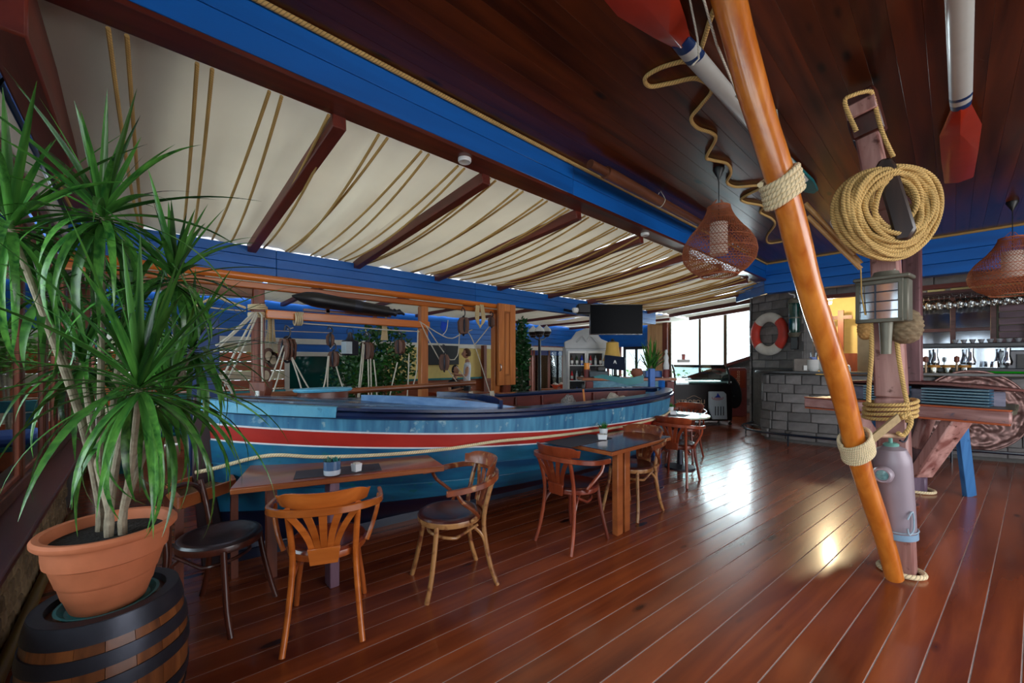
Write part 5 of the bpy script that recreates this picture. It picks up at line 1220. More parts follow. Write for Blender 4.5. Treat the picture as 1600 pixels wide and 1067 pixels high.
# ================================================================ BAR
bp_ = [(-2.42, 9.55), (-2.46, 8.95), (-2.40, 8.60), (-2.20, 8.50), (-1.80, 8.52), (-1.25, 8.62), (-.5, 8.78), (.1, 8.98), (.75, 9.22), (1.5, 9.5), (2.6, 9.8), (4.1, 10.1)]
cv = spline([Vector((x, y, 0)) for x, y in bp_], .05)
bar = thing('bar_counter', 'curved bar counter faced with grey stone blocks under a dark slab top', 'bar', (-.5, 9.2, 0))
cum = [0]
for a, b in zip(cv, cv[1:]): cum.append(cum[-1] + (b - a).length)
def on(s):
    for i in range(len(cv) - 1):
        if s <= cum[i + 1]:
            t = (s - cum[i]) / max(1e-6, cum[i + 1] - cum[i]); return cv[i].lerp(cv[i + 1], t), (cv[i + 1] - cv[i]).normalized()
    return cv[-1], (cv[-1] - cv[-2]).normalized()
BHh = 1.25
inner = [p + Vector((-d.y, d.x, 0)) * .28 for p, d in [on(s) for s in cum]]
outer = [p + Vector((-d.y, d.x, 0)) * .02 for p, d in [on(s) for s in cum]]
mb = MB(); n = len(cv); vs = []
for o_, i_ in zip(outer, inner): vs += [o_, o_ + Vector((0, 0, BHh - .04)), i_ + Vector((0, 0, BHh - .04)), i_]
mb.add(vs, [(i * 4 + k, i * 4 + 4 + k, i * 4 + 4 + (k + 1) % 4, i * 4 + (k + 1) % 4) for i in range(n - 1) for k in range(4)])
ob('core', mb, M_MORTAR, bar)
rows = 7; zz0 = .05; lz = (BHh - .05 - zz0) / rows; bl2 = []
for s in range(5):
    m_ = MB().box((0, 0, 0), (.335, .045, .16))
    for v in m_.v: v += Vector((random.uniform(-.006, .006), random.uniform(-.007, .007), random.uniform(-.006, .006)))
    bl2.append(mesh_of(m_, 'stone_block', M_STONE, bevel=.009))
for r in range(rows):
    s = -.17 * (r % 2)
    while s < cum[-1] - 1.2:
        w_ = random.choice((.26, .33, .40, .44)); a = max(s, 0.0)
        e = s + w_
        nseg = 1
        if e > .1:
            m_ = (a + e) / 2; p, d = on(m_); wl_ = e - a
            # in the tight bend the blocks stay short so they follow the curve
            if .5 < m_ < 1.5 and wl_ > .24: e = a + .24; m_ = (a + e) / 2; p, d = on(m_); wl_ = .24
            p = p + Vector((-d.y, d.x, 0)) * .004
            inst('stone_block', random.choice(bl2), bar, (p.x, p.y, zz0 + (r + .5) * lz), math.atan2(d.y, d.x), ((wl_ - .009) / .335, 1, (lz - .009) / .16))
        s = e
mb = MB(); vs = []
for (p, d), i_ in zip([on(s) for s in cum], inner):
    o_ = p - Vector((-d.y, d.x, 0)) * .13; i_ = i_ + Vector((-d.y, d.x, 0)) * .05
    vs += [o_ + Vector((0, 0, BHh - .02)), o_ + Vector((0, 0, BHh + .02)), i_ + Vector((0, 0, BHh + .02)), i_ + Vector((0, 0, BHh - .02))]
mb.add(vs, [(i * 4 + k, i * 4 + 4 + k, i * 4 + 4 + (k + 1) % 4, i * 4 + (k + 1) % 4) for i in range(n - 1) for k in range(4)] + [(0, 1, 2, 3), (n * 4 - 4, n * 4 - 1, n * 4 - 2, n * 4 - 3)])
ob('counter_slab', mb, M_DARKST, bar, bevel=.006)
fr = thing('foot_rail', 'dark blue-black metal foot rail running round the bar base', 'rail', (-1, 8.4, 0))
off = [p - Vector((-d.y, d.x, 0)) * .36 + Vector((0, 0, .19)) for p, d in [on(s) for s in [.25, .5, .8, 1.05, 1.3, 1.7, 2.2, 2.8, 3.5, 4.2, 5.0, 6.0]]]
ob('rail_tube', MB().sweep(spline(off, .05), .022, 8), plain('navy_metal', srgb(16, 30, 46), .25, coat=.5), fr)
for s in (.6, 1.45, 2.25, 3.3, 4.5):
    p, d = on(s); nn = Vector((-d.y, d.x, 0)); q = p - nn * .36
    ob('rail_leg', MB().cyl((q.x, q.y, 0), (q.x, q.y, .19), .014, 8), MATS['navy_metal'], fr); ob('rail_arm', MB().beam(p - nn * .02 + Vector((0, 0, .19)), q + Vector((0, 0, .19)), .02, .02), MATS['navy_metal'], fr)
# bronze relief roundel on the bar front
p, d = on(3.62); nn = Vector((-d.y, d.x, 0)); rc3 = p - nn * .06 + Vector((0, 0, .72))
rl = thing('bronze_relief', 'big round bronze relief panel on the stone bar front at the right edge', 'relief', rc3)
RR = Matrix((d, Vector((0, 0, 1)), nn * -1)).transposed() if False else None
def rf(u, v):
    a = 2 * math.pi * u; r = .58 * v; x = math.cos(a) * r; z = math.sin(a) * r
    hgt = .03 * noise.noise(Vector((x * 6, z * 6, 2))) + .03 * noise.noise(Vector((x * 15, z * 15, 5))) + .02 * max(0, 1 - abs((x - z * .9 + .1)) * 14) + .02 * max(0, 1 - abs(r - .5) * 30)
    return rc3 + d * x + Vector((0, 0, z)) - nn * (.015 + max(0, hgt + .02)) * (1 if v < 1 else 0)
ob('relief_face', MB().grid(rf, 96, 34), plain('bronze', srgb(110, 84, 80), .42, metal=.6, vary=.35, scale=22), rl, angle=50)
ob('rim', MB().sweep([rc3 + d * math.cos(a) * .585 + Vector((0, 0, math.sin(a) * .585)) - nn * .005 for a in [i * math.pi / 36 for i in range(72)]], .016, 8, closed=True), MATS['bronze'], rl)
def bartop(px, dd=.08):   # point on the bar top seen at picture column px
    best = None
    for s in [i * .02 for i in range(int(cum[-1] / .02))]:
        p, d = on(s); q = p + Vector((-d.y, d.x, 0)) * dd; r = q.dot(RV) / q.dot(FV) * FPX + 800
        if s > .9 and (best is None or abs(r - px) < best[0]): best = (abs(r - px), q)
    return best[1] + Vector((0, 0, BHh + .0205))
# stacked bowls, cutlery pot, box, shakers
MCE = plain('white_china', srgb(222, 222, 220), .3, vary=.03, coat=.3)
for i, px in enumerate((1270, 1289)):
    q = bartop(px, .10)
    for k in range(5):
        ob('bowl', MB().lathe([(0, 0), (.06, 0), (.095, .045), (.10, .075), (.095, .075), (.088, .046), (.05, .01), (0, .01)], 20, q + Vector((0, 0, k * .032))), MCE, label='white china bowl, %s of the %s stack on the bar' % (['lowest', 'second from the bottom', 'middle', 'second from the top', 'topmost'][k], 'left' if i == 0 else 'right'), cat='bowl', group='stacked bowls on the bar')
q = bartop(1254, .12); t = thing('wooden_box', 'grey wooden box with a small white label on the bar end', 'box', q)
ob('case', MB().box(q + Vector((0, 0, .11)), (.26, .16, .22), YAW * .4), plain('grey_box', srgb(112, 104, 98), .7, vary=.2), t, bevel=.006)
ob('label_card', MB().box(q + Vector((0.0, 0, .06)) - FV * .105 - RV * .02, (.05, .004, .085), YAW * .4), M_WHITE, t)
q = bartop(1271, .30); t = thing('cutlery_pot', 'blue patterned pot of cutlery behind the bowls on the bar', 'pot', q)
ob('pot', MB().lathe([(0, 0), (.05, 0), (.055, .25), (.05, .25), (.045, .02), (0, .02)], 16, q), plain('blue_white_pot', srgb(110, 130, 190), .4, vary=.5, scale=60), t)
for k in range(5): ob('cutlery', MB().cyl(q + Vector((.02 * math.cos(k), .02 * math.sin(k), .05)), q + Vector((.045 * math.cos(k), .045 * math.sin(k), .33)), .006, 6), M_STEEL, t)
for i, px in enumerate((1321, 1327)):
    q = bartop(px, .1); t = thing('salt_shaker', 'glass shaker with a metal cap on the bar, %s one' % ['left', 'right'][i], 'shaker', q, group='shakers on the bar')
    ob('jar', MB().lathe([(0, 0), (.026, 0), (.03, .05), (.02, .085), (0, .085)], 14, q), plain('salt_glass', srgb(206, 210, 214), .1), t); ob('cap', MB().lathe([(0, .085), (.021, .085), (.018, .11), (0, .118)], 14, q), M_STEEL, t)
# corks and small brass pieces lined on the high table riser
for i, (px, py) in enumerate(((1428, 578), (1458, 578), (1482, 580), (1508, 583))):
    q = bartop(px, .2)
    t = thing('jar', 'small jar with an amber lid on the bar, %s of four' % ['first from left', 'second from left', 'third from left', 'rightmost'][i], 'jar', q, group='jars with amber lids')
    ob('glass', MB().lathe([(0, 0), (.05, 0), (.05, .08), (0, .08)], 16, q), glassm('jar_glass', (.8, .75, .6, 1), .2) if 'jar_glass' not in MATS else MATS['jar_glass'], t)
    ob('lid', MB().lathe([(.0, .08), (.07, .08), (.072, .11), (.06, .12), (0, .12)], 16, q), plain('amber_lid', srgb(196, 136, 56), .4) if 'amber_lid' not in MATS else MATS['amber_lid'], t)
for i, px in enumerate((1447, 1496)):
    q = bartop(px, .05); t = thing('beer_tap', 'slim wooden-handled tap standing on the bar, %s one' % ['left', 'right'][i], 'tap', q)
    ob('stem', MB().cyl(q, q + Vector((0, 0, .16)), .012, 8), wood('tap_stem', srgb(170, 130, 90), srgb(200, 160, 116), 2) if 'tap_stem' not in MATS else MATS['tap_stem'], t); ob('knob', MB().lathe([(0, .15), (.03, .17), (.03, .24), (.0, .26)], 12, q), M_REDWOODZ, t)
# espresso machine
q = bartop(1517, .40)
em = thing('espresso_machine', 'wide chrome espresso machine with cups on top, behind the bar', 'coffee machine', q)
w0 = 1.42; RA = math.atan2(d.y, d.x) * .5
def E(x, y, z): return q + Matrix.Rotation(.12, 3, 'Z') @ Vector((x, y, z))
R12 = Matrix.Rotation(.12, 3, 'Z')
MCHR = plain('polished_chrome', srgb(210, 214, 220), .08, metal=1, vary=.03)
ob('back_panel', MB().box(E(0, .22, .22), (w0, .04, .40), R12), MCHR, em); ob('top_deck', MB().box(E(0, .05, .42), (w0, .42, .07), R12), plain('charcoal_casing', srgb(48, 50, 56), .35), em, bevel=.012)
ob('drip_tray', MB().box(E(0, 0, .04), (w0, .44, .07), R12), MATS['charcoal_casing'], em, bevel=.01); ob('side_panel', MB().box(E(-w0 / 2, .02, .22), (.03, .42, .42), R12), MATS['charcoal_casing'], em); ob('side_panel', MB().box(E(w0 / 2, .02, .22), (.03, .42, .42), R12), MATS['charcoal_casing'], em)
for x in (-.38, .0, .36):
    ob('group_head', MB().lathe([(0, .12), (.045, .12), (.055, .17), (.03, .26), (.035, .37), (0, .37)], 18, E(x, -.06, .0)), MCHR, em); ob('portafilter', MB().cyl(E(x, -.08, .15), E(x - .03, -.24, .12), .014, 8), M_BLACK, em)
for i in range(9):
    c = E(-.15 + i * .09, .05, .4555); t = ob('coffee_cup', MB().lathe([(0, 0), (.02, 0), (.036, .05), (.036, .06), (.030, .06), (.016, .008), (0, .008)], 14, c), MATS['charcoal_casing'] if False else plain('grey_cup', srgb(150, 152, 160), .3) if 'grey_cup' not in MATS else MATS['grey_cup'], label='grey cup on top of the espresso machine, number %s from the left' % ['one', 'two', 'three', 'four', 'five', 'six', 'seven', 'eight', 'nine'][i], cat='cup', group='cups on the espresso machine')
c = bartop(1550, .12); ob('green_tray', MB().lathe([(0, .004), (.25, .004), (.27, .03), (.262, .03), (.24, .012), (0, .012)], 36, c, 1.3, .5, rot=None), plain('bright_green', srgb(20, 150, 20), .4, vary=.03), label='bright green oval tray on the bar', cat='tray')
c = E(.22, -.16, .085); ob('milk_jug', MB().lathe([(0, 0), (.05, 0), (.046, .09), (.043, .09), (.045, .005), (0, .005)], 18, c), MCHR, label='small steel jug on the espresso machine tray', cat='jug')
# back bar: mirrored cabinet, glass rack, plank panel, bottles
YB = 11.0
bb = thing('back_bar_cabinet', 'dark timber back-bar cabinet with four mirrored panes', 'cabinet', (-.0, YB, 1.2))
def bx(px, py, Y=YB): return onY(px, py, Y)
f = MB(); xa = bx(1433, 540).x; xm = bx(1489, 540).x; xb = bx(1552, 540).x; z0 = 1.62; z1 = 2.02; z2 = 2.62
for x in (xa, xm, xb): f.box2((x - .035, YB - .06, z0 - .35 if x != xm else z0), (x + .035, YB, z2))
for z in (z0, z1, z2): f.box2((xa, YB - .055, z - .03), (xb, YB - .002, z + .03))
ob('cabinet_frame', f, wood('purple_brown_frame', srgb(58, 34, 36), srgb(92, 58, 60), 0, rough=.4), bb, bevel=.005)
MMIR = plain('smoky_mirror', srgb(120, 124, 132), .08, metal=.9, vary=.3, scale=4)
for a, b in ((xa, xm), (xm, xb)):
    for c, e in ((z0, z1), (z1, z2)): ob('mirror_pane', MB().box2((a + .035, YB - .03, c + .03), (b - .035, YB - .01, e - .03)), MMIR, bb)
ob('wall_back_bar', MB().box2((-.55, YB + .02, 0), (4.2, YB + .1, 3.0)), plain('sage_plaster', srgb(168, 174, 152), .9, vary=.04), kind='structure')
pp = thing('plank_panel', 'purple-brown horizontal plank panel beside the mirrored cabinet', 'panel', (xb + .9, YB, 1.4))
for k in range(9): ob('plank', MB().box2((xb + .06, YB - .05 - .01 * (k % 2), 1.50 + k * .115), (xb + 2.4, YB, 1.605 + k * .115)), wood('plum_plank', srgb(74, 56, 72), srgb(126, 104, 124), 0, rough=.5) if 'plum_plank' not in MATS else MATS['plum_plank'], pp, bevel=.006)
sh = ob('shelf', MB().box2((xb + .25, YB - .28, 1.80), (xb + 1.3, YB - .06, 1.84)), MATS['purple_brown_frame'], label='short dark shelf on the plum planks holding two bottles', cat='shelf')
def bottle(c, col, r=.036, h=.27, lab=None, tagname='bottle', **kw):
    t = thing(tagname, lab, 'bottle', c, **kw)
    m = MATS.get(col[0]) or plain(col[0], col[1], .1, coat=.5, vary=.1)
    ob('glass_body', MB().lathe([(0, 0), (r, 0), (r, h * .58), (r * .8, h * .68), (r * .35, h * .78), (r * .33, h * .96), (0, h * .96)], 14, c), m, t)
    ob('cap', MB().lathe([(0, h * .96), (r * .38, h * .95), (r * .38, h), (0, h)], 10, c), M_BLACK, t)
    ob('bottle_label', MB().lathe([(r * 1.01, h * .15), (r * 1.03, h * .16), (r * 1.03, h * .45), (r * 1.01, h * .46)], 14, c), M_WHITE, t)
    return t
for i in range(3): bottle(Vector((xb + .42 + .14 * i, YB - .17, 1.8405)), ('brown_glass', srgb(70, 34, 20)), .05, .36, 'brown bottle on the short dark shelf, %s' % ['left', 'middle', 'right'][i], group='brown bottles on the short shelf')
# stemware rack
gr = thing('glass_rack', 'dark hanging rack over the back bar holding rows of stemmed glasses', 'rack', (.4, 10.4, 2.6))
ob('rack_board', MB().box2((-.5, 10.05, 2.60), (4.0, 10.75, 2.64)), MATS['purple_brown_frame'], gr)
for k in range(6): ob('rack_rail', MB().box2((-.5, 10.1 + k * .12, 2.585), (4.0, 10.12 + k * .12, 2.60)), MATS['purple_brown_frame'], gr)
MWG_ = glassm('stem_glass', (.93, .96, .98, 1), .16)
wg = mesh_of(MB().lathe([(.034, 0), (.034, -.004), (.006, -.010), (.004, -.08), (.012, -.095), (.036, -.125), (.040, -.16), (.033, -.20), (.031, -.20), (.037, -.16), (.033, -.128), (.0, -.10)], 12), 'wine_glass', MWG_)
n_ = 0
for j, y in enumerate((10.16, 10.40, 10.64)):
    for i in range(17):
        x = -.42 + i * .125 + (j % 2) * .06
        inst('wine_glass', wg, None, (x, y, 2.584), label='stemmed glass hanging over the bar, %s row, %s from the left' % (['front', 'middle', 'back'][j], ORD[i]), cat='glass', group='stemmed glasses in the rack')
# things glinting on the ledge above
for i in range(12): bottle(Vector((-.35 + i * .28, 10.3, 2.6405)), (['green_glass', 'brown_glass', 'amber_glass'][i % 3], [srgb(20, 60, 30), srgb(70, 34, 20), srgb(170, 110, 40)][i % 3]), .035, .16, 'small %s bottle on the ledge above the glass rack, place %s' % (['green', 'brown', 'amber'][i % 3], ['one', 'two', 'three', 'four', 'five', 'six', 'seven', 'eight', 'nine', 'ten', 'eleven', 'twelve'][i]), group='bottles above the glass rack')
# radio / small appliance right of the machine
q = bartop(1592, .35); t = thing('toaster_oven', 'grey small oven at the right edge behind the green tray', 'oven', q)
ob('case', MB().box(q + Vector((.1, .1, .17)), (.5, .3, .34), .12), plain('grey_enamel', srgb(120, 122, 130), .4), t, bevel=.02); ob('door_glass', MB().box(q + Vector((.12, -.06, .18)), (.3, .02, .2), .12), M_BLACK, t)
# warm lamp in the kitchen opening with a dark coat rack
kl = thing('kitchen_spotlight', 'small warm lamp glowing in the kitchen opening', 'lamp', (-1.68, 10.2, 2.62))
lq = onY(1296, 474, 10.6)
ob('lamp_body', MB().lathe([(0, .0), (.05, .02), (.06, .10), (0, .12)], 16, lq), M_WHITE, kl); ob('bulb', MB().lathe([(0, -.03), (.035, -.01), (.04, .01), (0, .02)], 16, lq), emit('warm_bulb', (1, .78, .4, 1), 30), kl)
ob('lamp_arm', MB().cyl(lq + Vector((0, 0, .11)), Vector((lq.x, lq.y, 3.0)), .008, 6), M_BLACK, kl)
pl_ = bpy.data.lights.new('kitchen_light', 'POINT'); pl_.energy = 95; pl_.color = (1, .78, .46); pl_.shadow_soft_size = .06
po = bpy.data.objects.new('kitchen_light', pl_); COL.objects.link(po); po.location = lq + Vector((0, -.0, -.09))
cr = thing('coat_stand', 'dark wooden stand seen through the kitchen opening', 'stand', onY(1320, 560, 11.6))
a = onY(1314, 485, 11.6); ob('upright', MB().box2((a.x - .05, 11.55, 0), (a.x + .05, 11.65, a.z)), M_REDWOODZ, cr); ob('cross_arm', MB().box2((a.x - .4, 11.56, a.z - .2), (a.x + .2, 11.64, a.z - .12)), M_REDWOODX, cr); ob('panel', MB().box2((a.x - .12, 11.5, 0), (a.x + .32, 11.55, 1.62)), M_REDWOODZ, cr)
# shutter strip of light at left of the opening
# ---------------- wall mounted: life ring and green lantern
def onS(px, py, off=.1):
    o = WA + wn_ * off; r = FV + RV * ((px - 800) / FPX); dd = o.dot(wn_) / r.dot(wn_); return W(px, py, dd)
rcn = onS(1201, 522, .13); R1 = .375; rl = thing('life_ring', 'red and white life ring hanging on the stone wall left of the kitchen opening', 'life ring', rcn)
for k in range(4):
    a0 = math.pi / 4 + k * math.pi / 2
    pts = [rcn + wt_ * (math.cos(a0 + math.pi / 2 * i / 14) * .345) + Vector((0, 0, math.sin(a0 + math.pi / 2 * i / 14) * .345)) for i in range(15)]
    ob('red_section' if k % 2 else 'white_section', MB().sweep(pts, .098, 16, flat=(1, .75)), plain('ring_red', srgb(196, 58, 44), .5, vary=.08) if k == 1 else MATS['ring_red'] if k == 3 else MATS.get('ring_white') or plain('ring_white', srgb(212, 208, 200), .5, vary=.08), rl)
gl = onS(1241, 497, .16); t = thing('green_ship_lantern', 'tall green glass ship lantern hanging by the life ring', 'lantern', gl - Vector((0, 0, .4)))
ob('glass_cylinder', MB().lathe([(0, -.28), (.085, -.28), (.095, -.2), (.095, .2), (.085, .28), (0, .28)], 24, gl), plain('dark_green_glass', srgb(10, 62, 56), .08, coat=.8, vary=.3), t)
ob('top_cap', MB().lathe([(0, .28), (.11, .28), (.10, .34), (.04, .38), (0, .38)], 24, gl), MGR, t); ob('base_cup', MB().lathe([(0, -.36), (.07, -.36), (.11, -.28), (0, -.28)], 24, gl), MGR, t); ob('bracket', MB().box(gl + Vector((0, .03, -.48)), (.12, .08, .24)), M_BLACK, t, bevel=.01)
ob('mid_band', MB().lathe([(.096, -.01), (.1, -.01), (.1, .015), (.096, .015)], 24, gl), MGR, t); ob('hook', MB().sweep(spline([gl + Vector((-.12, .05, .62)), gl + Vector((-.08, 0, .48)), gl + Vector((0, 0, .44)), gl + Vector((0, 0, .37))], .02), .012, 8), M_WHITE, t)
# ================================================================ FAR END
def facing(name, label, cat, px, py, d, rot=0, **kw):
    p = W(px, py, d); t = thing(name, label, cat, p, **kw); return t, p
def FB(p, x, y, z): return p + RV * x + FV * y + Vector((0, 0, z))
RY = Matrix.Rotation(YAW, 3, 'Z')
# television on an arm
t, p = facing('television', 'large black flat television hung under the end of the blue beam', 'television', 963, 499, 6.9)
ob('casing', MB().box(FB(p, 0, .03, 0), (.905, .05, .52), RY), M_STEEL, t, bevel=.008); ob('screen', MB().box(FB(p, 0, 0, 0), (.885, .02, .50), RY), plain('black_screen', srgb(12, 14, 18), .3, vary=.05, spec=.04), t)
ob('wall_arm', MB().beam(FB(p, 0, .06, .0), Vector((-5.38, p.y + .35, 2.5)), .05, .05), M_BLACK, t)
sp, q = facing('speaker', 'small black loudspeaker on the blue beam left of the television', 'speaker', 912, 483, 7.0)
ob('cabinet', MB().box(q, (.24, .2, .17), RY), M_BLACK, sp, bevel=.02)
ob('white_dome_camera', MB().lathe([(0, -.06), (.045, -.045), (.06, 0), (.05, .03), (0, .03)], 16, W(899, 484, 6.9)), M_WHITE, label='small white dome camera on the blue beam', cat='camera')
# fridge cabinet with carved pediment
fr_, p = facing('drinks_fridge', 'white carved drinks cabinet with a two-leaf glass front full of bottles', 'fridge', 916, 612, 8.2)
p.z = 0; Hh = 1.75; wd = .82
ob('case', MB().box(FB(p, 0, .30, Hh / 2), (wd, .5, Hh), RY), plain('white_grey_paint', srgb(190, 192, 196), .5, vary=.05), fr_, bevel=.01)
ob('pediment', MB().prism([(-.44, 0), (.44, 0), (.44, .14), (.30, .20), (.20, .34), (.0, .42), (-.20, .34), (-.30, .20), (-.44, .14)], .07, FB(p, 0, .03, Hh - .05), tuple(RV), (0, 0, 1)), MATS['white_grey_paint'], fr_, bevel=.012)
ob('carving', MB().sweep(spline([FB(p, -.2, -.02, Hh + .08), FB(p, -.08, -.03, Hh + .2), FB(p, 0, -.03, Hh + .1), FB(p, .08, -.03, Hh + .2), FB(p, .2, -.02, Hh + .08)], .02), .018, 8), MATS['white_grey_paint'], fr_)
ob('interior', MB().box(FB(p, 0, .045, .98), (wd - .16, .01, 1.26), RY), M_BLACK, fr_)
for s in (-1, 1):
    f = MB(); cx_ = s * wd / 4
    for x in (-.17, .17): f.box(FB(p, cx_ * .92 + x, -.03, .98), (.035, .04, 1.34), RY)
    for z in (.33, 1.63): f.box(FB(p, cx_ * .92, -.03, z), (.34, .04, .05), RY)
    fd = ob('door', f, M_WHITE, fr_, bevel=.004)
    for z in (.72, 1.05, 1.36): ob('shelf', MB().box(FB(p, cx_ * .92, .0, z), (.32, .05, .02), RY), M_WHITE, fd)
    for zi, z in enumerate((.73, 1.06, 1.37)):
        for k in range(3):
            col = [('green_glass', srgb(30, 80, 40)), ('blue_drink', srgb(36, 66, 190)), ('red_drink', srgb(196, 36, 50)), ('clear_drink', srgb(190, 200, 210)), ('brown_glass', srgb(70, 34, 20))][(zi * 2 + k + (s > 0) * 3) % 5]
            bottle(FB(p, cx_ * .92 - .1 + k * .1, -.0, z + .0), col, .026, .20, '%s bottle behind the %s fridge door, %s shelf, %s' % ({'green_glass': 'dark green', 'blue_drink': 'blue', 'red_drink': 'red', 'clear_drink': 'clear', 'brown_glass': 'brown'}[col[0]], 'left' if s < 0 else 'right', ['lower', 'middle', 'top'][zi], ['left', 'centre', 'right'][k]), group='bottles in the fridge')
# reception counter
kc, p = facing('service_counter', 'service counter with an orange-edged top and red posts behind the boat stern', 'counter', 983, 590, 7.3)
CZt = p.z; x0 = (912 - 983) / FPX * 7.3; x1 = (1054 - 983) / FPX * 7.3
ob('top_board', MB().box(FB(p, (x0 + x1) / 2, .28, -.03), (x1 - x0 + .06, .62, .05), RY), MTE, kc, bevel=.008)
ob('front_panel', MB().box(FB(p, (x0 + x1) / 2, .06, -.16), (x1 - x0 - .1, .03, .20), RY), wood('sky_blue_panel', srgb(84, 140, 170), srgb(130, 182, 204), 0, rough=.6, wear=srgb(150, 196, 200), wearamt=.3), kc)
ob('front_panel', MB().box(FB(p, (x0 + x1) / 2, .07, -.38), (x1 - x0 - .1, .03, .22), RY), wood('rosy_panel', srgb(150, 96, 80), srgb(196, 146, 116), 0, rough=.6), kc)
ob('front_panel', MB().box(FB(p, (x0 + x1) / 2, .08, -.78), (x1 - x0 - .1, .03, .56), RY), MATS['teal_paint'], kc)
for x in (x0 + .10, x1 - .09): ob('post', MB().box(FB(p, x, 0.01, -.06 - (CZt - .06) / 2), (.13, .12, CZt - .07), RY), wood('maroon_post', srgb(92, 34, 36), srgb(126, 56, 54), 2, rough=.45) if 'maroon_post' not in MATS else MATS['maroon_post'], kc, bevel=.01)
bx_ = thing('blue_box', 'tall narrow blue board standing at the stern by the counter', 'board', W(1017, 600, 6.9)); ob('board', MB().box(W(1018, 596, 6.85) , (.09, .1, .44), RY), M_BLUE, bx_, bevel=.006)
# items on the counter
t, q = facing('candle_holder', 'orange candle glass on a small maroon pot at the counter left end', 'candle', 917, 588, 7.45); q.z = CZt - .004
ob('pot', MB().lathe([(0, 0), (.05, 0), (.06, .15), (.05, .15), (0, .14)], 16, q), MATS['maroon_post'], t); ob('orange_glass', MB().lathe([(0, .15), (.05, .15), (.05, .27), (0, .27)], 16, q), plain('orange_wax', srgb(250, 150, 20), .3), t)
t, q = facing('till_monitor', 'dark blue tilted till screen with a small pale emblem', 'monitor', 962, 585, 7.45); q.z = CZt
Rt = RY @ Matrix.Rotation(-.35, 3, 'X') @ Matrix.Rotation(.12, 3, 'Y')
ob('screen_case', MB().box(FB(q, -.02, 0, .27), (.38, .04, .26), Rt), plain('navy_plastic', srgb(14, 30, 54), .3), t, bevel=.01)
ob('emblem', MB().prism([(-.03, -.03), (-.01, .035), (.0, .04), (.012, .03), (.035, -.03), (.018, -.03), (.0, .0), (-.015, -.03)], .004, FB(q, -.02, -.024, .28), tuple(Rt @ Vector((1, 0, 0))), tuple(Rt @ Vector((0, 0, 1)))), M_WHITE, t)
ob('stand', MB().lathe([(0, 0), (.10, 0), (.09, .02), (.03, .04), (.03, .2), (0, .2)], 16, FB(q, 0, .03, 0)), M_BLACK, t)
t, q = facing('cash_drawer', 'grey receipt printer and drawer left of the till screen', 'printer', 935, 588, 7.4); q.z = CZt
ob('drawer', MB().box(FB(q, 0, .1, .06), (.34, .3, .11), RY), plain('slate_plastic', srgb(56, 72, 82), .45), t, bevel=.01); ob('printer_body', MB().box(FB(q, .05, .05, .16), (.15, .2, .09), RY), M_BLACK, t, bevel=.015)
t, q = facing('table_lamp', 'table lamp with a mustard bell shade and a dark finial behind the till', 'lamp', 957, 550, 7.75)
ob('shade', MB().lathe([(.10, .19), (.115, .18), (.12, .08), (.15, -.08), (.185, -.17), (.175, -.17), (.14, -.08), (.11, .08)], 28, q), plain('mustard_shade', srgb(206, 166, 84), .8, vary=.08), t); ob('finial', MB().lathe([(0, .18), (.12, .18), (.04, .21), (.02, .25), (0, .26)], 16, q), M_BLACK, t); ob('stem', MB().cyl((q.x, q.y, CZt), (q.x, q.y, q.z + .18), .012, 8), M_IRON, t)
t, q = facing('clay_pot', 'round squat clay pot with bare twigs on the counter', 'pot', 995, 588, 7.45); q.z = CZt
ob('pot', MB().lathe([(0, 0), (.06, 0), (.105, .06), (.11, .10), (.085, .15), (.075, .165), (.068, .15), (0, .14)], 24, q), plain('red_clay', srgb(150, 90, 70), .7), t)
for k in range(5): ob('twig', MB().sweep(spline([q + Vector((0, 0, .14)), q + Vector((.04 * math.cos(k * 1.3), .04 * math.sin(k * 1.3), .3)), q + Vector((.14 * math.cos(k * 1.3), .14 * math.sin(k * 1.3), .38 + .03 * k))], .05), .004, 5), M_LEAF2, t)
t, q = facing('yucca', 'green sword-leaved yucca in a blue planter on the counter', 'potted plant', 1018, 588, 7.45); q.z = CZt
ob('planter', MB().box(FB(q, .04, .08, .06), (.30, .2, .12), RY), M_BLUE, t, bevel=.008)
rnd = random.Random(3)
for k in range(44):
    a = k * 2.4; el = rnd.uniform(.35, 1.5); l = rnd.uniform(.35, .62); R = Matrix.Rotation(a, 3, 'Z') @ Matrix.Rotation(-el, 3, 'Y')
    inst('leaf', leafm[rnd.choice((0, 1, 2, 8))], t, FB(q, rnd.uniform(-.05, .09), .08, .12 + rnd.uniform(0, .12)), R, (l, l * 1.1, l))
t, q = facing('statuette', 'white standing figurine on a maroon pot at the counter right end', 'figurine', 1041, 588, 7.35); q.z = CZt
ob('pot', MB().lathe([(0, 0), (.055, 0), (.06, .13), (.07, .135), (.07, .15), (0, .15)], 16, q), MATS['maroon_post'], t); ob('figure', MB().lathe([(0, .15), (.05, .15), (.055, .22), (.035, .3), (.045, .36), (.03, .41), (.02, .43), (.03, .46), (.02, .5), (0, .51)], 16, q, 1, .8), plain('white_marble', srgb(216, 218, 220), .5, vary=.08), t)
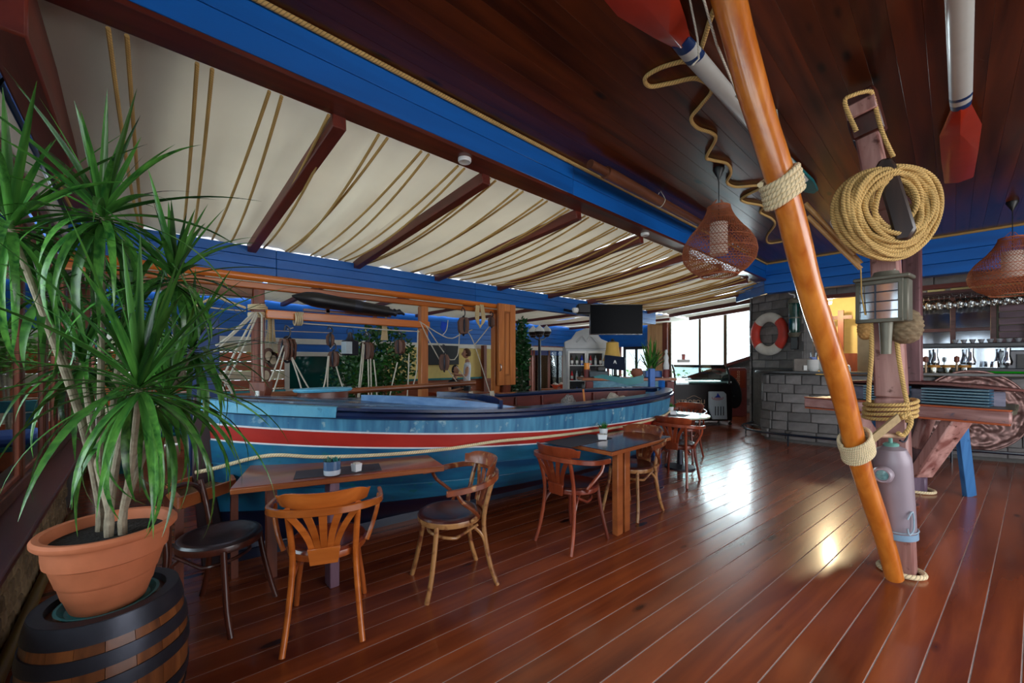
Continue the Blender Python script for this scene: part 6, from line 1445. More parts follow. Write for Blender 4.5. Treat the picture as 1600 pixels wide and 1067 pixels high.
# ice-cream display freezer
fz, p = facing('display_freezer', 'black ice-cream display freezer with a curved glass canopy and wheels', 'freezer', 1108, 600, 9.1)
p.z = 0; xl = (1052 - 1108) / FPX * 9.1; xr = (1148 - 1108) / FPX * 9.1
ob('body', MB().box(FB(p, (xl + xr) / 2 - .02, .35, .53), (xr - xl - .05, .7, .86), RY), plain('black_brown_panel', srgb(24, 16, 18), .35, spec=.3), fz, bevel=.02)
ob('display_deck', MB().box(FB(p, (xl + xr) / 2 - .02, .35, .975), (xr - xl - .08, .66, .03), RY), M_WHITE, fz)
side = [(0, .92), (.0, 1.06), (.03, 1.18), (.08, 1.28), (.15, 1.36)]
gm = MB(); N_ = len(side); vs = []
for x in (xl + .06, xr - .16):
    for y, z in side: vs.append(FB(p, x, y, z))
gm.add(vs, [(i, i + 1, N_ + i + 1, N_ + i) for i in range(N_ - 1)])
ob('glass_canopy', gm, glassm('freezer_glass', (.82, .95, .93, 1), .1), fz, solid=.006)
for x in (xl + .03, xr - .13):
    ob('canopy_arm', MB().sweep(spline([FB(p, x, y - .01, z) for y, z in side], .04), .028, 8, flat=(.6, 1)), M_BLACK, fz)
ob('round_end', MB().lathe([(0, -.03), (.20, -.03), (.23, 0), (.20, .03), (0, .03)], 32, FB(p, xr - .02, .12, .76), 1, 1.75, rot=RY @ Matrix.Rotation(R_(90), 3, 'X') @ Matrix.Rotation(R_(18), 3, 'Z')), M_BLACK, fz)
ob('latch', MB().box(FB(p, xr - .0, .05, .66), (.05, .02, .03), RY), M_STEEL, fz)
gx = (1119 - 1108) / FPX * 9.0
ob('service_panel', MB().prism([(-.20, .60), (.13, .60), (.19, .54), (.21, -.02), (-.12, -.02), (-.20, .22)], .05, FB(p, gx, -.06, .17), tuple(RV), (0, 0, 1)), plain('pale_grey_panel', srgb(172, 186, 196), .4, vary=.04), fz, bevel=.008)
for k in range(4): ob('vent_slot', MB().box(FB(p, gx - .06 + k * .06, -.09, .34), (.018, .006, .2), RY), M_IRON, fz)
# emblem: blue peaked sail over a red oval ring
ob('emblem_peak', MB().prism([(-.07, 0), (-.02, .04), (-.0, .10), (.025, .06), (.07, 0)], .005, FB(p, gx - .01, -.089, .64), tuple(RV), (0, 0, 1)), plain('emblem_blue', srgb(24, 50, 160), .4), fz)
ob('emblem_ring', MB().sweep([FB(p, gx - .01 + .125 * math.cos(a), -.088, .63 + .045 * math.sin(a)) for a in [math.pi * (.86 + 1.28 * i / 24) for i in range(25)]], .005, 6), plain('emblem_red', srgb(190, 50, 60), .4), fz)
def textob(s, name, parent, pos, size, mat, right, up=(0, 0, 1), depth=.002):
    cu = bpy.data.curves.new(name, 'FONT'); cu.body = s; cu.size = size; cu.extrude = depth; cu.align_x = 'CENTER'; cu.resolution_u = 2
    tmp = bpy.data.objects.new(name, cu); COL.objects.link(tmp)
    dg = bpy.context.evaluated_depsgraph_get(); me = bpy.data.meshes.new_from_object(tmp.evaluated_get(dg)); bpy.data.objects.remove(tmp)
    me.materials.clear(); me.materials.append(mat); me.name = name
    o = bpy.data.objects.new(name, me); COL.objects.link(o)
    X = Vector(right).normalized(); Y = Vector(up).normalized(); Z = X.cross(Y)
    o.rotation_euler = Matrix((X, Y, Z)).transposed().to_euler(); o.location = Vector(pos) - wloc(parent); o.parent = parent
    return o
MLT = plain('sand_lettering', srgb(176, 146, 118), .5)
textob('ISTROPOLI', 'lettering', fz, FB(p, (1079 - 1108) / FPX * 9.1, -.008, .49), .135, MLT, RV)
textob('AMARO', 'lettering', fz, FB(p, gx - .01, -.092, .605), .05, MATS['emblem_red'], RV)
ob('flourish', MB().sweep([FB(p, (1084 - 1108) / FPX * 9.1 + .16 * x, -.006, .64 + .03 * math.cos(x * 3)) for x in [-1 + i / 8 for i in range(17)]], .004, 5), MLT, fz)
for x, y in ((xl + .1, .1), (xr - .1, .02), (xl + .1, .6), (xr - .05, .62)):
    ob('wheel', MB().lathe([(0, -.015), (.04, -.015), (.04, .015), (0, .015)], 14, FB(p, x, y, .041), rot=RY @ Matrix.Rotation(R_(90), 3, 'X')), M_BLACK, fz); ob('castor_fork', MB().box(FB(p, x, y, .085), (.03, .04, .03), RY), M_STEEL, fz)
t = thing('cone_holder', 'small white cone holder with a red top on the freezer canopy', 'holder', W(1066, 566, 9.3))
q = W(1068, 564, 9.35); ob('base', MB().box(q, (.26, .1, .07), RY), M_WHITE, t, bevel=.01); ob('cone_stack', MB().lathe([(0, .03), (.035, .03), (.04, .16), (0, .16)], 14, q), plain('pink_red', srgb(196, 110, 104), .5), t)
q = FB(p, -.40, .35, .991); ob('scoop_bowl', MB().lathe([(0, 0), (.04, 0), (.075, .06), (.06, .1), (0, .11)], 16, q), M_STEEL, label='steel scoop bowl inside the display freezer', cat='bowl')
# red menu board leaning on the stone wall
mbp = W(1152, 618, 10.6); t = thing('menu_sign', 'tall pinkish-red sign board leaning on the stone wall past the freezer', 'sign', mbp)
ob('board', MB().prism([(-.24, 0), (.24, 0), (.24, 1.22), (.19, 1.27), (-.19, 1.27), (-.24, 1.22)], .04, Vector((mbp.x, mbp.y, 0.001)), tuple(RV), (0, 0, 1)), plain('dusty_red', srgb(150, 74, 72), .5, vary=.1), t, bevel=.006)
ob('poster', MB().prism([(-.18, .75), (.2, .75), (.2, 1.2), (-.18, 1.2)], .004, Vector((mbp.x, mbp.y, 0.001)) - FV * .024, tuple(RV), (0, 0, 1)), plain('orange_red_poster', srgb(176, 70, 44), .5), t)
textob('Gelato', 'lettering', t, Vector((mbp.x, mbp.y, 1.0)) - FV * .028 + RV * .05, .15, plain('pale_lettering', srgb(220, 180, 150), .5), Vector((0, 0, 1)), -RV)
# stool-like side table with rack behind round table
t = thing('bar_stool', 'grey-topped stool between the counter and the freezer', 'stool', onZ(1062, 655, 0) + Vector((0, .3, 0)))
q = Vector(t.location); ob('seat', MB().box(q + Vector((0, 0, .72)), (.36, .34, .03), RY), M_STONE, t, bevel=.005)
for a, b in ((-.15, -.13), (.15, -.13), (-.15, .13), (.15, .13)): ob('leg', MB().box(q + RV * a + FV * b + Vector((0, 0, .353)), (.04, .04, .70), RY), M_REDWOODZ, t)
# ================================================================ RIGGING BEHIND THE BOAT (X about -5.3)
XP = -5.33
def post_(px, wpx, name, label, ztop, mat=M_REDWOODZ, X=XP, cap=True):
    p = onX(px, 560, X); t = thing(name, label, 'post', (p.x, p.y, 0)); w = .115
    ob('shaft', MB().box2((p.x - w / 2, p.y - w / 2, 0.0), (p.x + w / 2, p.y + w / 2, ztop)), mat, t, bevel=.008)
    return t, p
pA, qa = post_(403, 14, 'timber_post', 'brown timber post behind the boat bow, roped at its head', 2.26)
ob('cap_beam', MB().box2((XP - .07, qa.y - 1.3, 2.262 - .10), (XP + .07, qa.y + .12, 2.262)), wood('grey_brown_beam', srgb(74, 48, 38), srgb(128, 92, 74), 1, rough=.6), pA, bevel=.006) if False else None
cb = ob('cap_beam', MB().box2((XP - .055, qa.y - 1.35, 2.16), (XP + .055, qa.y - .06, 2.255)), wood('grey_brown_beam', srgb(84, 54, 40), srgb(138, 96, 74), 1, rough=.6), label='grey-brown short beam meeting the head of the roped post', cat='beam', bevel=.008)
pB, qb = post_(661, 14, 'timber_post', 'orange-brown timber post behind the middle of the boat', 2.26, M_ORANGEZ)
pC, qc = post_(774, 10, 'timber_post', 'dark brown timber post just left of the carved door leaf', 2.26, M_ORANGEZ)
# cross beam between posts
za = onX(470, 497, XP).z; yb = ob('cross_beam', MB().box2((XP + .06, qa.y + .06, 1.93), (XP + .12, qb.y + .05, 2.03)), M_ORANGE, label='varnished cross beam spanning the two rigged posts', cat='beam', bevel=.01)
# door leaf hung as panel
dp = thing('carved_door_leaf', 'honey-brown panelled door leaf standing upright behind the boat', 'door leaf', (XP, onX(790, 560, XP + .15).y, 0))
ya = onX(778, 560, XP + .16).y; yb_ = onX(804, 560, XP + .16).y; X1 = XP + .16; zt = 2.42; zb_ = 1.04
ob('leaf_core', MB().box2((X1 - .02, ya, zb_), (X1 + .01, yb_, zt)), M_ORANGEZ, dp)
for a, b in (((ya, zb_), (ya + .12, zt)), ((yb_ - .12, zb_), (yb_, zt)), ((ya + .12, zb_), (yb_ - .12, zb_ + .16)), ((ya + .12, zt - .13), (yb_ - .12, zt))):
    ob('stile', MB().box2((X1 + .01, a[0], a[1]), (X1 + .03, b[0], b[1])), M_ORANGEZ, dp, bevel=.006)
ob('raised_panel', MB().box2((X1 + .01, ya + .15, zb_ + .19), (X1 + .022, yb_ - .15, zt - .16)), M_ORANGEZ, dp, bevel=.006)
ob('handle', MB().sweep(spline([(X1 + .03, ya + .02, 1.28), (X1 + .06, ya + .02, 1.30), (X1 + .06, ya + .02, 1.38), (X1 + .03, ya + .02, 1.40)], .02), .008, 6), M_STEEL, dp)
ob('foot_post', MB().box2((X1 - .02, ya + .12, 0), (X1 + .01, yb_ - .1, zb_)), M_REDWOODZ, dp)
# rope helpers in this plane
def R2(pts, r, mat, name, label, X=XP + .12, cat='rope', group=None, dd=None):
    P = [onX(x, y, X if dd is None else dd) for x, y in pts]
    return ob(name, MB().sweep(spline(P, .05) if len(P) > 2 else P, r, 7), mat, label=label, cat=cat, group=group)
fan = [([(401, 488), (340, 545), (333, 548)], 'steepest left'), ([(400, 490), (370, 545), (338, 612)], 'inner left'), ([(402, 492), (378, 548), (345, 614)], 'inner right'), ([(396, 488), (355, 528), (337, 540)], 'outer left')]
for pts, w in fan: R2(pts, .011, M_WHITEROPE, 'stay_rope', 'white stay rope fanning down left from the roped post, %s one' % w, group='stay ropes fanning from the post')
R2([(338, 583), (355, 600), (365, 618)], .012, M_WHITEROPE, 'stay_rope', 'short white rope crossing low left of the roped post')
R2([(405, 488), (409, 492), (409, 560), (411, 598)], .010, M_WHITEROPE, 'stay_rope', 'white rope hanging straight down right of the roped post')
for z, w in ((2.05, 'upper'), (1.96, 'lower')):
    lashing(Vector((qa.x, qa.y, z)), (0, 0, 1), .088, 3, .02, .010, 'rope_lashing', 'cream rope turns round the head of the roped post, %s band' % w, 'rope', mat=M_CREAMG)
R2([(300, 482), (318, 472), (338, 464), (355, 470), (384, 481)], .013, M_CREAM, 'swag_rope', 'cream twisted rope swag rising and falling left of the roped post')
R2([(310, 478), (350, 483), (384, 486)], .006, M_CREAM, 'thin_line', 'thin cream line strung left of the roped post')
R2([(290, 511), (340, 513), (385, 515), (520, 520)], .004, M_CREAM, 'thin_line', 'thin lower line strung behind the roped post', X=XP - .1)
lashing(onX(466, 498, XP + .09), (0, 1, 0), .075, 4, .022, .009, 'rope_lashing', 'white rope turns round the cross beam above the first block', 'rope', mat=M_CREAMG)
R2([(470, 505), (540, 510), (600, 515), (655, 518)], .008, M_WHITEROPE, 'block_line', 'white line under the cross beam carrying the blocks')
# wooden pulley blocks with falls
MBK = wood('old_block_wood', srgb(66, 38, 30), srgb(122, 80, 62), 2, rough=.6, wear=srgb(60, 36, 30), wearamt=.3)
def block(px, py, s, label, hang=None, X=XP + .15):
    c = onX(px, py, X); t = thing('pulley_block', label, 'pulley', c)
    th_ = .35 + .9 * ((px * .37) % 1); ax_ = (math.cos(th_), math.sin(th_), 0); nx_ = Vector((-math.sin(th_), math.cos(th_), 0))
    oct_ = [(-.052, -.045), (-.036, -.085), (.036, -.085), (.052, -.045), (.056, .04), (.036, .085), (-.036, .085), (-.056, .04)]
    for k in (-1, 0, 1):
        ob('cheek', MB().prism([(x * s, y * s) for x, y in oct_], .020 * s, c + nx_ * (.034 * s * k), ax_, (0, 0, 1)), MBK, t, bevel=.006)
    ob('strap', MB().sweep([c + nx_ * (math.cos(a) * .052 * s) + Vector((0, 0, math.sin(a) * .10 * s)) for a in [i * math.pi / 12 for i in range(24)]], .010, 6, closed=True, flat=(1, 1.6)), M_IRON, t)
    ob('sheave', MB().lathe([(0, -.025), (.05 * s, -.025), (.04 * s, 0), (.05 * s, .025), (0, .025)], 18, c, rot=nx_.to_track_quat('Z', 'Y').to_matrix()), M_IRON, t)
    ob('hook', MB().sweep(spline([c + Vector((0, 0, .09 * s)), c + Vector((0, .03, .12 * s)), c + Vector((0, .02, .17 * s)), c + Vector((0, -.02, .19 * s)), c + Vector((0, -.03, .15 * s))], .02), .009, 6), M_IRON, t)
    if hang: ob('becket', MB().sweep([c + Vector((0, 0, .16 * s)), onX(hang[0], hang[1], XP + .1)], .006, 6), M_WHITEROPE, t)
    return t
block(449, 546, 1.45, 'largest wooden pulley block, hanging near the roped post', hang=(458, 512))
block(516, 531, .85, 'round pale wooden block hanging from the block line', hang=(516, 512)); block(521, 561, 1.1, 'dark iron-strapped block under the round pale one', hang=(516, 545))
block(574, 548, 1.3, 'tall brown block hanging before the green foliage', hang=(571, 515)); block(625, 542, 1.1, 'square-looking brown block hanging left of the orange-brown post', hang=(624, 520))
for g, (pts, lb) in enumerate([([(443, 540), (430, 575), (418, 602)], 'left white fall from the largest block'), ([(446, 545), (436, 585), (426, 616)], 'second white fall from the largest block'), ([(455, 558), (466, 590), (473, 615)], 'third white fall from the largest block'), ([(456, 558), (474, 592), (487, 614)], 'right white fall from the largest block'),
        ([(513, 556), (509, 590), (504, 612)], 'left white fall below the round pale block'), ([(514, 556), (512, 590), (512, 612)], 'middle white fall below the round pale block'), ([(524, 568), (532, 595), (538, 612)], 'right white fall below the iron-strapped block'),
        ([(567, 536), (564, 570), (560, 612), (558, 636)], 'left pair of white falls from the tall brown block, first'), ([(569, 538), (566, 580), (562, 612), (560, 636)], 'left pair of white falls from the tall brown block, second'), ([(575, 560), (576, 600), (576, 624)], 'middle white fall from the tall brown block'), ([(579, 560), (580, 600), (581, 636)], 'right-hand white fall from the tall brown block'), ([(584, 562), (588, 600), (589, 624)], 'far right white fall from the tall brown block'),
        ([(621, 566), (613, 600), (606, 636)], 'slanting white fall from the square-looking block'), ([(639, 552), (638, 590), (636, 625)], 'white fall hanging close left of the orange-brown post'), ([(653, 515), (652, 550), (651, 580), (645, 604)], 'long white rope beside the orange-brown post')]):
    R2(pts, .0085, M_WHITEROPE, 'fall_rope', lb, X=XP + .2)
# wooden sheaves hung at the left of the first block
for i, (px, py) in enumerate(((402, 557), (419, 556), (426, 562), (415, 586))):
    c = onX(px, py, XP - .05); t = thing('wooden_sheave', 'old round wooden sheave hanging behind the roped post, %s' % ['leftmost', 'centre one', 'right one', 'lowest one'][i], 'sheave', c, group='sheaves behind the roped post')
    ob('disc', MB().lathe([(0, -.02), (.085, -.02), (.07, 0), (.085, .02), (0, .02)], 20, c, 1.1, .7, rot=Matrix.Rotation(R_(90), 3, 'Y')), MBK, t); ob('face', MB().lathe([(0, .021), (.05, .021), (.05, .026), (0, .026)], 16, c, 1.1, .7, rot=Matrix.Rotation(R_(90), 3, 'Y')), MCR, t)
    ob('cord', MB().cyl(c + Vector((0, 0, .07)), Vector((c.x, c.y, 1.98)), .005, 6), M_WHITEROPE, t)
for i, (px, py) in enumerate(((424, 515), (601, 516))):
    c = onX(px, py, XP - .1); mb = MB()
    for k in range(6): mb.sweep(spline([c + Vector((0, .01 * k - .03, .16)), c + Vector((.01, .012 * k - .036, .0)), c + Vector((0, .018 * k - .05, -.14))], .05), .010, 6)
    mb.sweep([c + Vector((0, 0, .15)), c + Vector((.1, 0, .2))], .01, 6)
    ob('rope_hank', mb, M_CREAM, label='cream rope hank hanging over the cross beam, %s' % ['left of the first block', 'right of the tall block'][i], cat='rope', group='rope hanks on the cross beam')
# lantern on the line
c = onX(547, 541, XP + .15); t = thing('hanging_lantern', 'small old lantern with dark top hanging among the blocks', 'lantern', c)
ob('body', MB().box(c + Vector((0, 0, -.02)), (.14, .16, .19), .3), M_IRON, t, bevel=.01); ob('glass', MB().box(c + Vector((.05, -.06, -.02)), (.09, .09, .15), .3), plain('old_glass', srgb(170, 182, 190), .15), t); ob('chimney', MB().lathe([(0, .07), (.05, .08), (.03, .13), (.03, .17), (0, .18)], 14, c), M_IRON, t)
ob('bail', MB().sweep(spline([c + Vector((0, -.04, .16)), c + Vector((0, -.03, .22)), c + Vector((0, .03, .22)), c + Vector((0, .04, .16))], .02), .004, 6), M_IRON, t)
# black wooden model hull on a rack over the cross beam
a = onX(456, 462, XP + .25); b = onX(606, 487, XP + .25)
t = thing('black_wooden_telescope', 'long black tapered wooden object with a metal band on a rack above the cross beam', 'model', (a + b) / 2)
n_ = 16; pts = [a.lerp(b, i / n_) for i in range(n_ + 1)]; rad = [.008, .045, .072, .086, .092] + [.090 - .0018 * i for i in range(12)]
ob('hull', MB().sweep(pts, rad, 16), plain('matt_black_wood', srgb(18, 18, 22), .4, vary=.2), t)
ob('band', MB().sweep([a.lerp(b, .60), a.lerp(b, .68)], .083, 16), M_IRON, t); ob('finial', MB().sweep(spline([b, b + Vector((0, .10, -.005)), b + Vector((0, .16, .01)), b + Vector((0, .24, -.02))], .03), [.045, .05, .04, .055, .03, .04, .02, .015, .012, .01][:len(spline([b, b + Vector((0, .10, -.005)), b + Vector((0, .16, .01)), b + Vector((0, .24, -.02))], .03))] if len(spline([b, b + Vector((0, .10, -.005)), b + Vector((0, .16, .01)), b + Vector((0, .24, -.02))], .03)) <= 10 else .03, 10), M_IRON, t)
ra = onX(474, 484, XP + .12); rb = onX(610, 494, XP + .12)
ob('rack_bar', MB().beam(ra, rb, .04, .03), M_REDWOOD, t)
for f_ in (.25, .8): q = ra.lerp(rb, f_); ob('rack_leg', MB().box2((q.x - .02, q.y - .02, 2.03), (q.x + .02, q.y + .02, a.lerp(b, f_).z - .06)), M_REDWOODZ, t)
# rigging between the orange-brown post and the door leaf
net = [([(655, 502), (700, 528), (720, 522), (738, 515)], 'upper sagging line'), ([(657, 504), (672, 535), (690, 568)], 'left steep line'), ([(665, 508), (690, 545), (704, 562), (715, 555), (718, 520)], 'middle looping line'), ([(731, 518), (742, 540), (765, 612)], 'long slanting line'), ([(772, 500), (755, 522), (742, 538)], 'upper right line'), ([(700, 578), (718, 602)], 'short lower line'), ([(713, 572), (735, 600)], 'lower right line')]
for pts, w in net: R2(pts, .008, M_WHITEROPE, 'net_line', 'white rigging rope between two posts, %s' % w, group='rigging ropes left of the door leaf')
block(724, 509, 1.5, 'dark flat block hanging between the orange-brown post and the door leaf'); block(694, 566, 1.4, 'lower dark block in the rigging left of the person'); block(768, 503, .9, 'small dark block at the top of the post beside the door leaf')
c = onX(751, 495, XP + .14); mb = MB()
for k in range(6):
    mb.sweep(spline([c + Vector((0, -.09 + .012 * k, .18)), c + Vector((0, -.10 + .012 * k, -.04)), c + Vector((.01, -.02, -.14 - .008 * k)), c + Vector((0, .09 - .012 * k, -.04)), c + Vector((0, .05 - .012 * k, .20))], .03), .0085, 6)
ob('rope_hank', mb, M_CREAM, label='pale oval rope hank hanging from the round pole beside the door leaf', cat='rope')
R2([(700, 500), (698, 515), (692, 523)], .006, M_WHITEROPE, 'pennant_cord', 'short white cord of the little blue flag')
fl_ = onX(690, 510, XP); ob('blue_pennant', MB().prism([(0, .08), (.10, .06), (.05, -.10), (-.02, -.02)], .006, fl_, (0, 1, 0), (0, 0, 1)), plain('bright_blue_cloth', srgb(20, 80, 220), .8), label='small bright blue pennant in the rigging', cat='flag')
# ---- plants beyond
def shrub(name, label, X, px, py, rad, n, size, mat, seed, stem=True, cat='plant'):
    c = onX(px, py, X); t = thing(name, label, cat, (c.x, c.y, 0))
    ob('foliage', foliage(MB(), c, rad, n, size, seed), mat, t, kind='stuff', smooth=False)
    if stem:
        for k in range(3): ob('stem', MB().sweep(spline([(c.x + .03 * k, c.y, .26), (c.x + .05 * math.cos(k * 2), c.y + .05 * math.sin(k * 2), c.z * .6), (c.x + .12 * math.cos(k * 2), c.y + .12 * math.sin(k * 2), c.z)], .1), .014, 6), MBARK, t)
        ob('planter', MB().lathe([(0, 0), (.15, 0), (.19, .26), (.2, .3), (.17, .3), (.16, .24), (0, .24)], 20, (c.x, c.y, 0.001)), M_TERR, t)
    return t
shrub('ficus_tree', 'dense green ficus behind the rigging and blocks', -6.4, 596, 565, (.42, .62, .62), 2600, .085, M_LEAF, 5)
shrub('ficus_tree', 'darker green shrub left of the ficus, behind the falls', -7.0, 548, 590, (.35, .45, .45), 900, .08, M_LEAF2, 6)
shrub('climbing_ivy', 'tall column of ivy climbing beside the carved door leaf', -5.6, 815, 552, (.14, .15, .68), 1500, .085, M_LEAF2, 7, stem=False)
c = onX(815, 552, -5.6); ob('ivy_stake', MB().cyl((c.x, c.y, 0), (c.x, c.y, 2.2), .035, 10), MBARK, label='rough brown stake inside the ivy column', cat='stake')
shrub('low_ivy', 'low dark ivy at the foot of the door leaf', -5.45, 805, 606, (.2, .28, .16), 420, .075, M_LEAF2, 8, stem=False)
# yellow-green shrubs glimpsed behind the palm
for i, (px, py) in enumerate(((140, 560), (235, 545), (300, 575))): shrub('garden_shrub', 'bright yellow-green shrub glimpsed behind the dragon tree, %s' % ['left', 'middle', 'right'][i], -8.6, px, py, (.3, .35, .4), 500, .1, MATS['hedge_leaf'], 20 + i)
# long cushioned bench of the back room seen behind the palm, turquoise top
bn = thing('cushioned_bench', 'turquoise bench with pale blue cushions behind the boat bow', 'bench', (-7.6, .6, 0))
ob('seat_board', MB().box2((-8.0, -.3, .42), (-7.2, 1.9, .47)), M_TEAL, bn, bevel=.01); ob('back_board', MB().box2((-8.05, -.3, .8), (-8.0, 1.9, .95)), M_TEAL, bn, bevel=.01)
for y in (-.2, .8, 1.8): ob('leg', MB().box2((-7.9, y, 0), (-7.82, y + .07, .8)), M_TEAL, bn); ob('leg', MB().box2((-7.3, y, 0), (-7.22, y + .07, .42)), M_TEAL, bn)
ob('bench_cushion', MB().box2((-7.96, -.25, .476), (-7.24, 1.72, .60)), MCUSH, label='pale blue cushion along the turquoise bench in the back room', cat='cushion', bevel=.04)
# blue wrapped column behind the bow
c = onX(318, 590, -5.9); ob('blue_column', MB().box2((c.x - .12, c.y - .14, 0), (c.x + .12, c.y + .14, 1.95)), plain('dusk_blue', srgb(60, 84, 140), .6, vary=.12), label='dusty blue square column behind the boat bow', cat='column', bevel=.015)
# street lamp with globes in the back room
q = onX(843, 540, -7.4); t = thing('globe_street_lamp', 'black indoor street lamp with white globes beyond the ivy', 'lamp', (q.x, q.y, 0))
zt = onX(843, 530, -7.4).z
ob('column', MB().lathe([(0, 0), (.14, 0), (.12, .06), (.045, .16), (.035, zt), (0, zt)], 16, (q.x, q.y, 0.001)), M_BLACK, t)
for i, (px, py) in enumerate(((833, 519), (843, 518), (854, 518))):
    g = onX(px, py, -7.4 + (.3 if i == 1 else 0)); ob('globe', MB().lathe([(0, -.12), (.09, -.09), (.13, -.01), (.11, .07), (.05, .12), (.02, .16), (0, .18)], 20, g), plain('opal_globe', srgb(214, 216, 216), .3) if 'opal_globe' not in MATS else MATS['opal_globe'], t)
    ob('arm', MB().sweep(spline([(q.x, q.y, zt - .02), ((q.x + g.x) / 2, (q.y + g.y) / 2, zt + .0), (g.x, g.y, g.z - .12)], .05), .016, 6), M_BLACK, t)
    ob('cup', MB().lathe([(0, -.15), (.06, -.14), (.11, -.06), (.14, -.0), (.13, 0), (.05, -.12), (0, -.12)], 12, g), M_BLACK, t)
# side table with salad bowls near the fridge
q = onX(880, 606, -7.2); t = thing('side_table', 'orange-topped side table with bowls left of the fridge', 'table', (q.x, q.y, 0)); tz = onX(880, 606, -7.2).z
ob('tabletop', MB().box((q.x, q.y, tz - .02), (.5, 1.3, .04)), MTE, t, bevel=.006)
for a, b in ((-.2, -.55), (.2, -.55), (-.2, .55), (.2, .55)): ob('leg', MB().box((q.x + a, q.y + b, (tz - .04) / 2), (.06, .06, tz - .04)), M_REDWOODZ, t)
for i, px in enumerate((868, 878, 888)):
    b = onX(px, 600, -7.2); b.z = tz + .001
    ob('serving_bowl', MB().lathe([(0, 0), (.04, 0), (.13, .10), (.12, .10), (.03, .01), (0, .01)], 18, b), plain('orange_bowl', srgb(200, 84, 56), .4) if 'orange_bowl' not in MATS else MATS['orange_bowl'], label='flared orange bowl on the side table, %s' % ['left', 'middle', 'right'][i], cat='bowl', group='orange bowls on the side table')
    ob('bread_roll', stone(b + Vector((0, 0, .10)), (.075, .07, .05), 30 + i), MRK, label='pale round roll in the %s orange bowl' % ['left', 'middle', 'right'][i], cat='bread', group='rolls in the orange bowls')
# television and door frame on the yellow wall of the back room
q = onX(688, 545, -9.1); ob('wall_television', MB().box2((-9.14, onX(668, 545, -9.1).y, 1.35), (-9.06, onX(716, 545, -9.1).y, 1.86)), M_BLACK, label='black television on the yellow wall behind the person', cat='television', bevel=.01)
ob('trim_13', MB().box2((-9.16, 7.95, 0), (-9.0, 8.07, 1.9)), M_REDWOODZ, kind='structure'); ob('trim_14', MB().box2((-9.16, 7.2, 0), (-9.02, 7.3, 1.9)), M_REDWOODZ, kind='structure')
# a couple of tables and chairs of the back room, seen between ropes
for i, (x, y) in enumerate(((-7.3, 3.6), (-7.5, 5.4))):
    t = thing('back_room_table', 'brown table in the back room, %s' % ['behind the blocks', 'by the person'][i], 'table', (x, y, 0))
    ob('tabletop', MB().box((x, y, .74), (.8, .8, .03)), MTT, t, bevel=.005)
    for a in (-.33, .33):
        for b in (-.33, .33): ob('leg', MB().box((x + a, y + b, .362), (.06, .06, .724)), MTE, t)
for i, (x, y, fc) in enumerate(((-7.5, 2.75, (0, 1)), (-7.5, 4.75, (0, 1)), (-6.75, 3.6, (-1, 0)))):
    c = copy_tree(cC); put(c, x, y, fc); c['label'] = 'mahogany chair in the back room, %s' % ['left of the table behind the blocks', 'left of the table by the person', 'camera side of the table behind the blocks'][i]
    for k in ('group',):
        c[k] = 'bentwood bistro chairs'
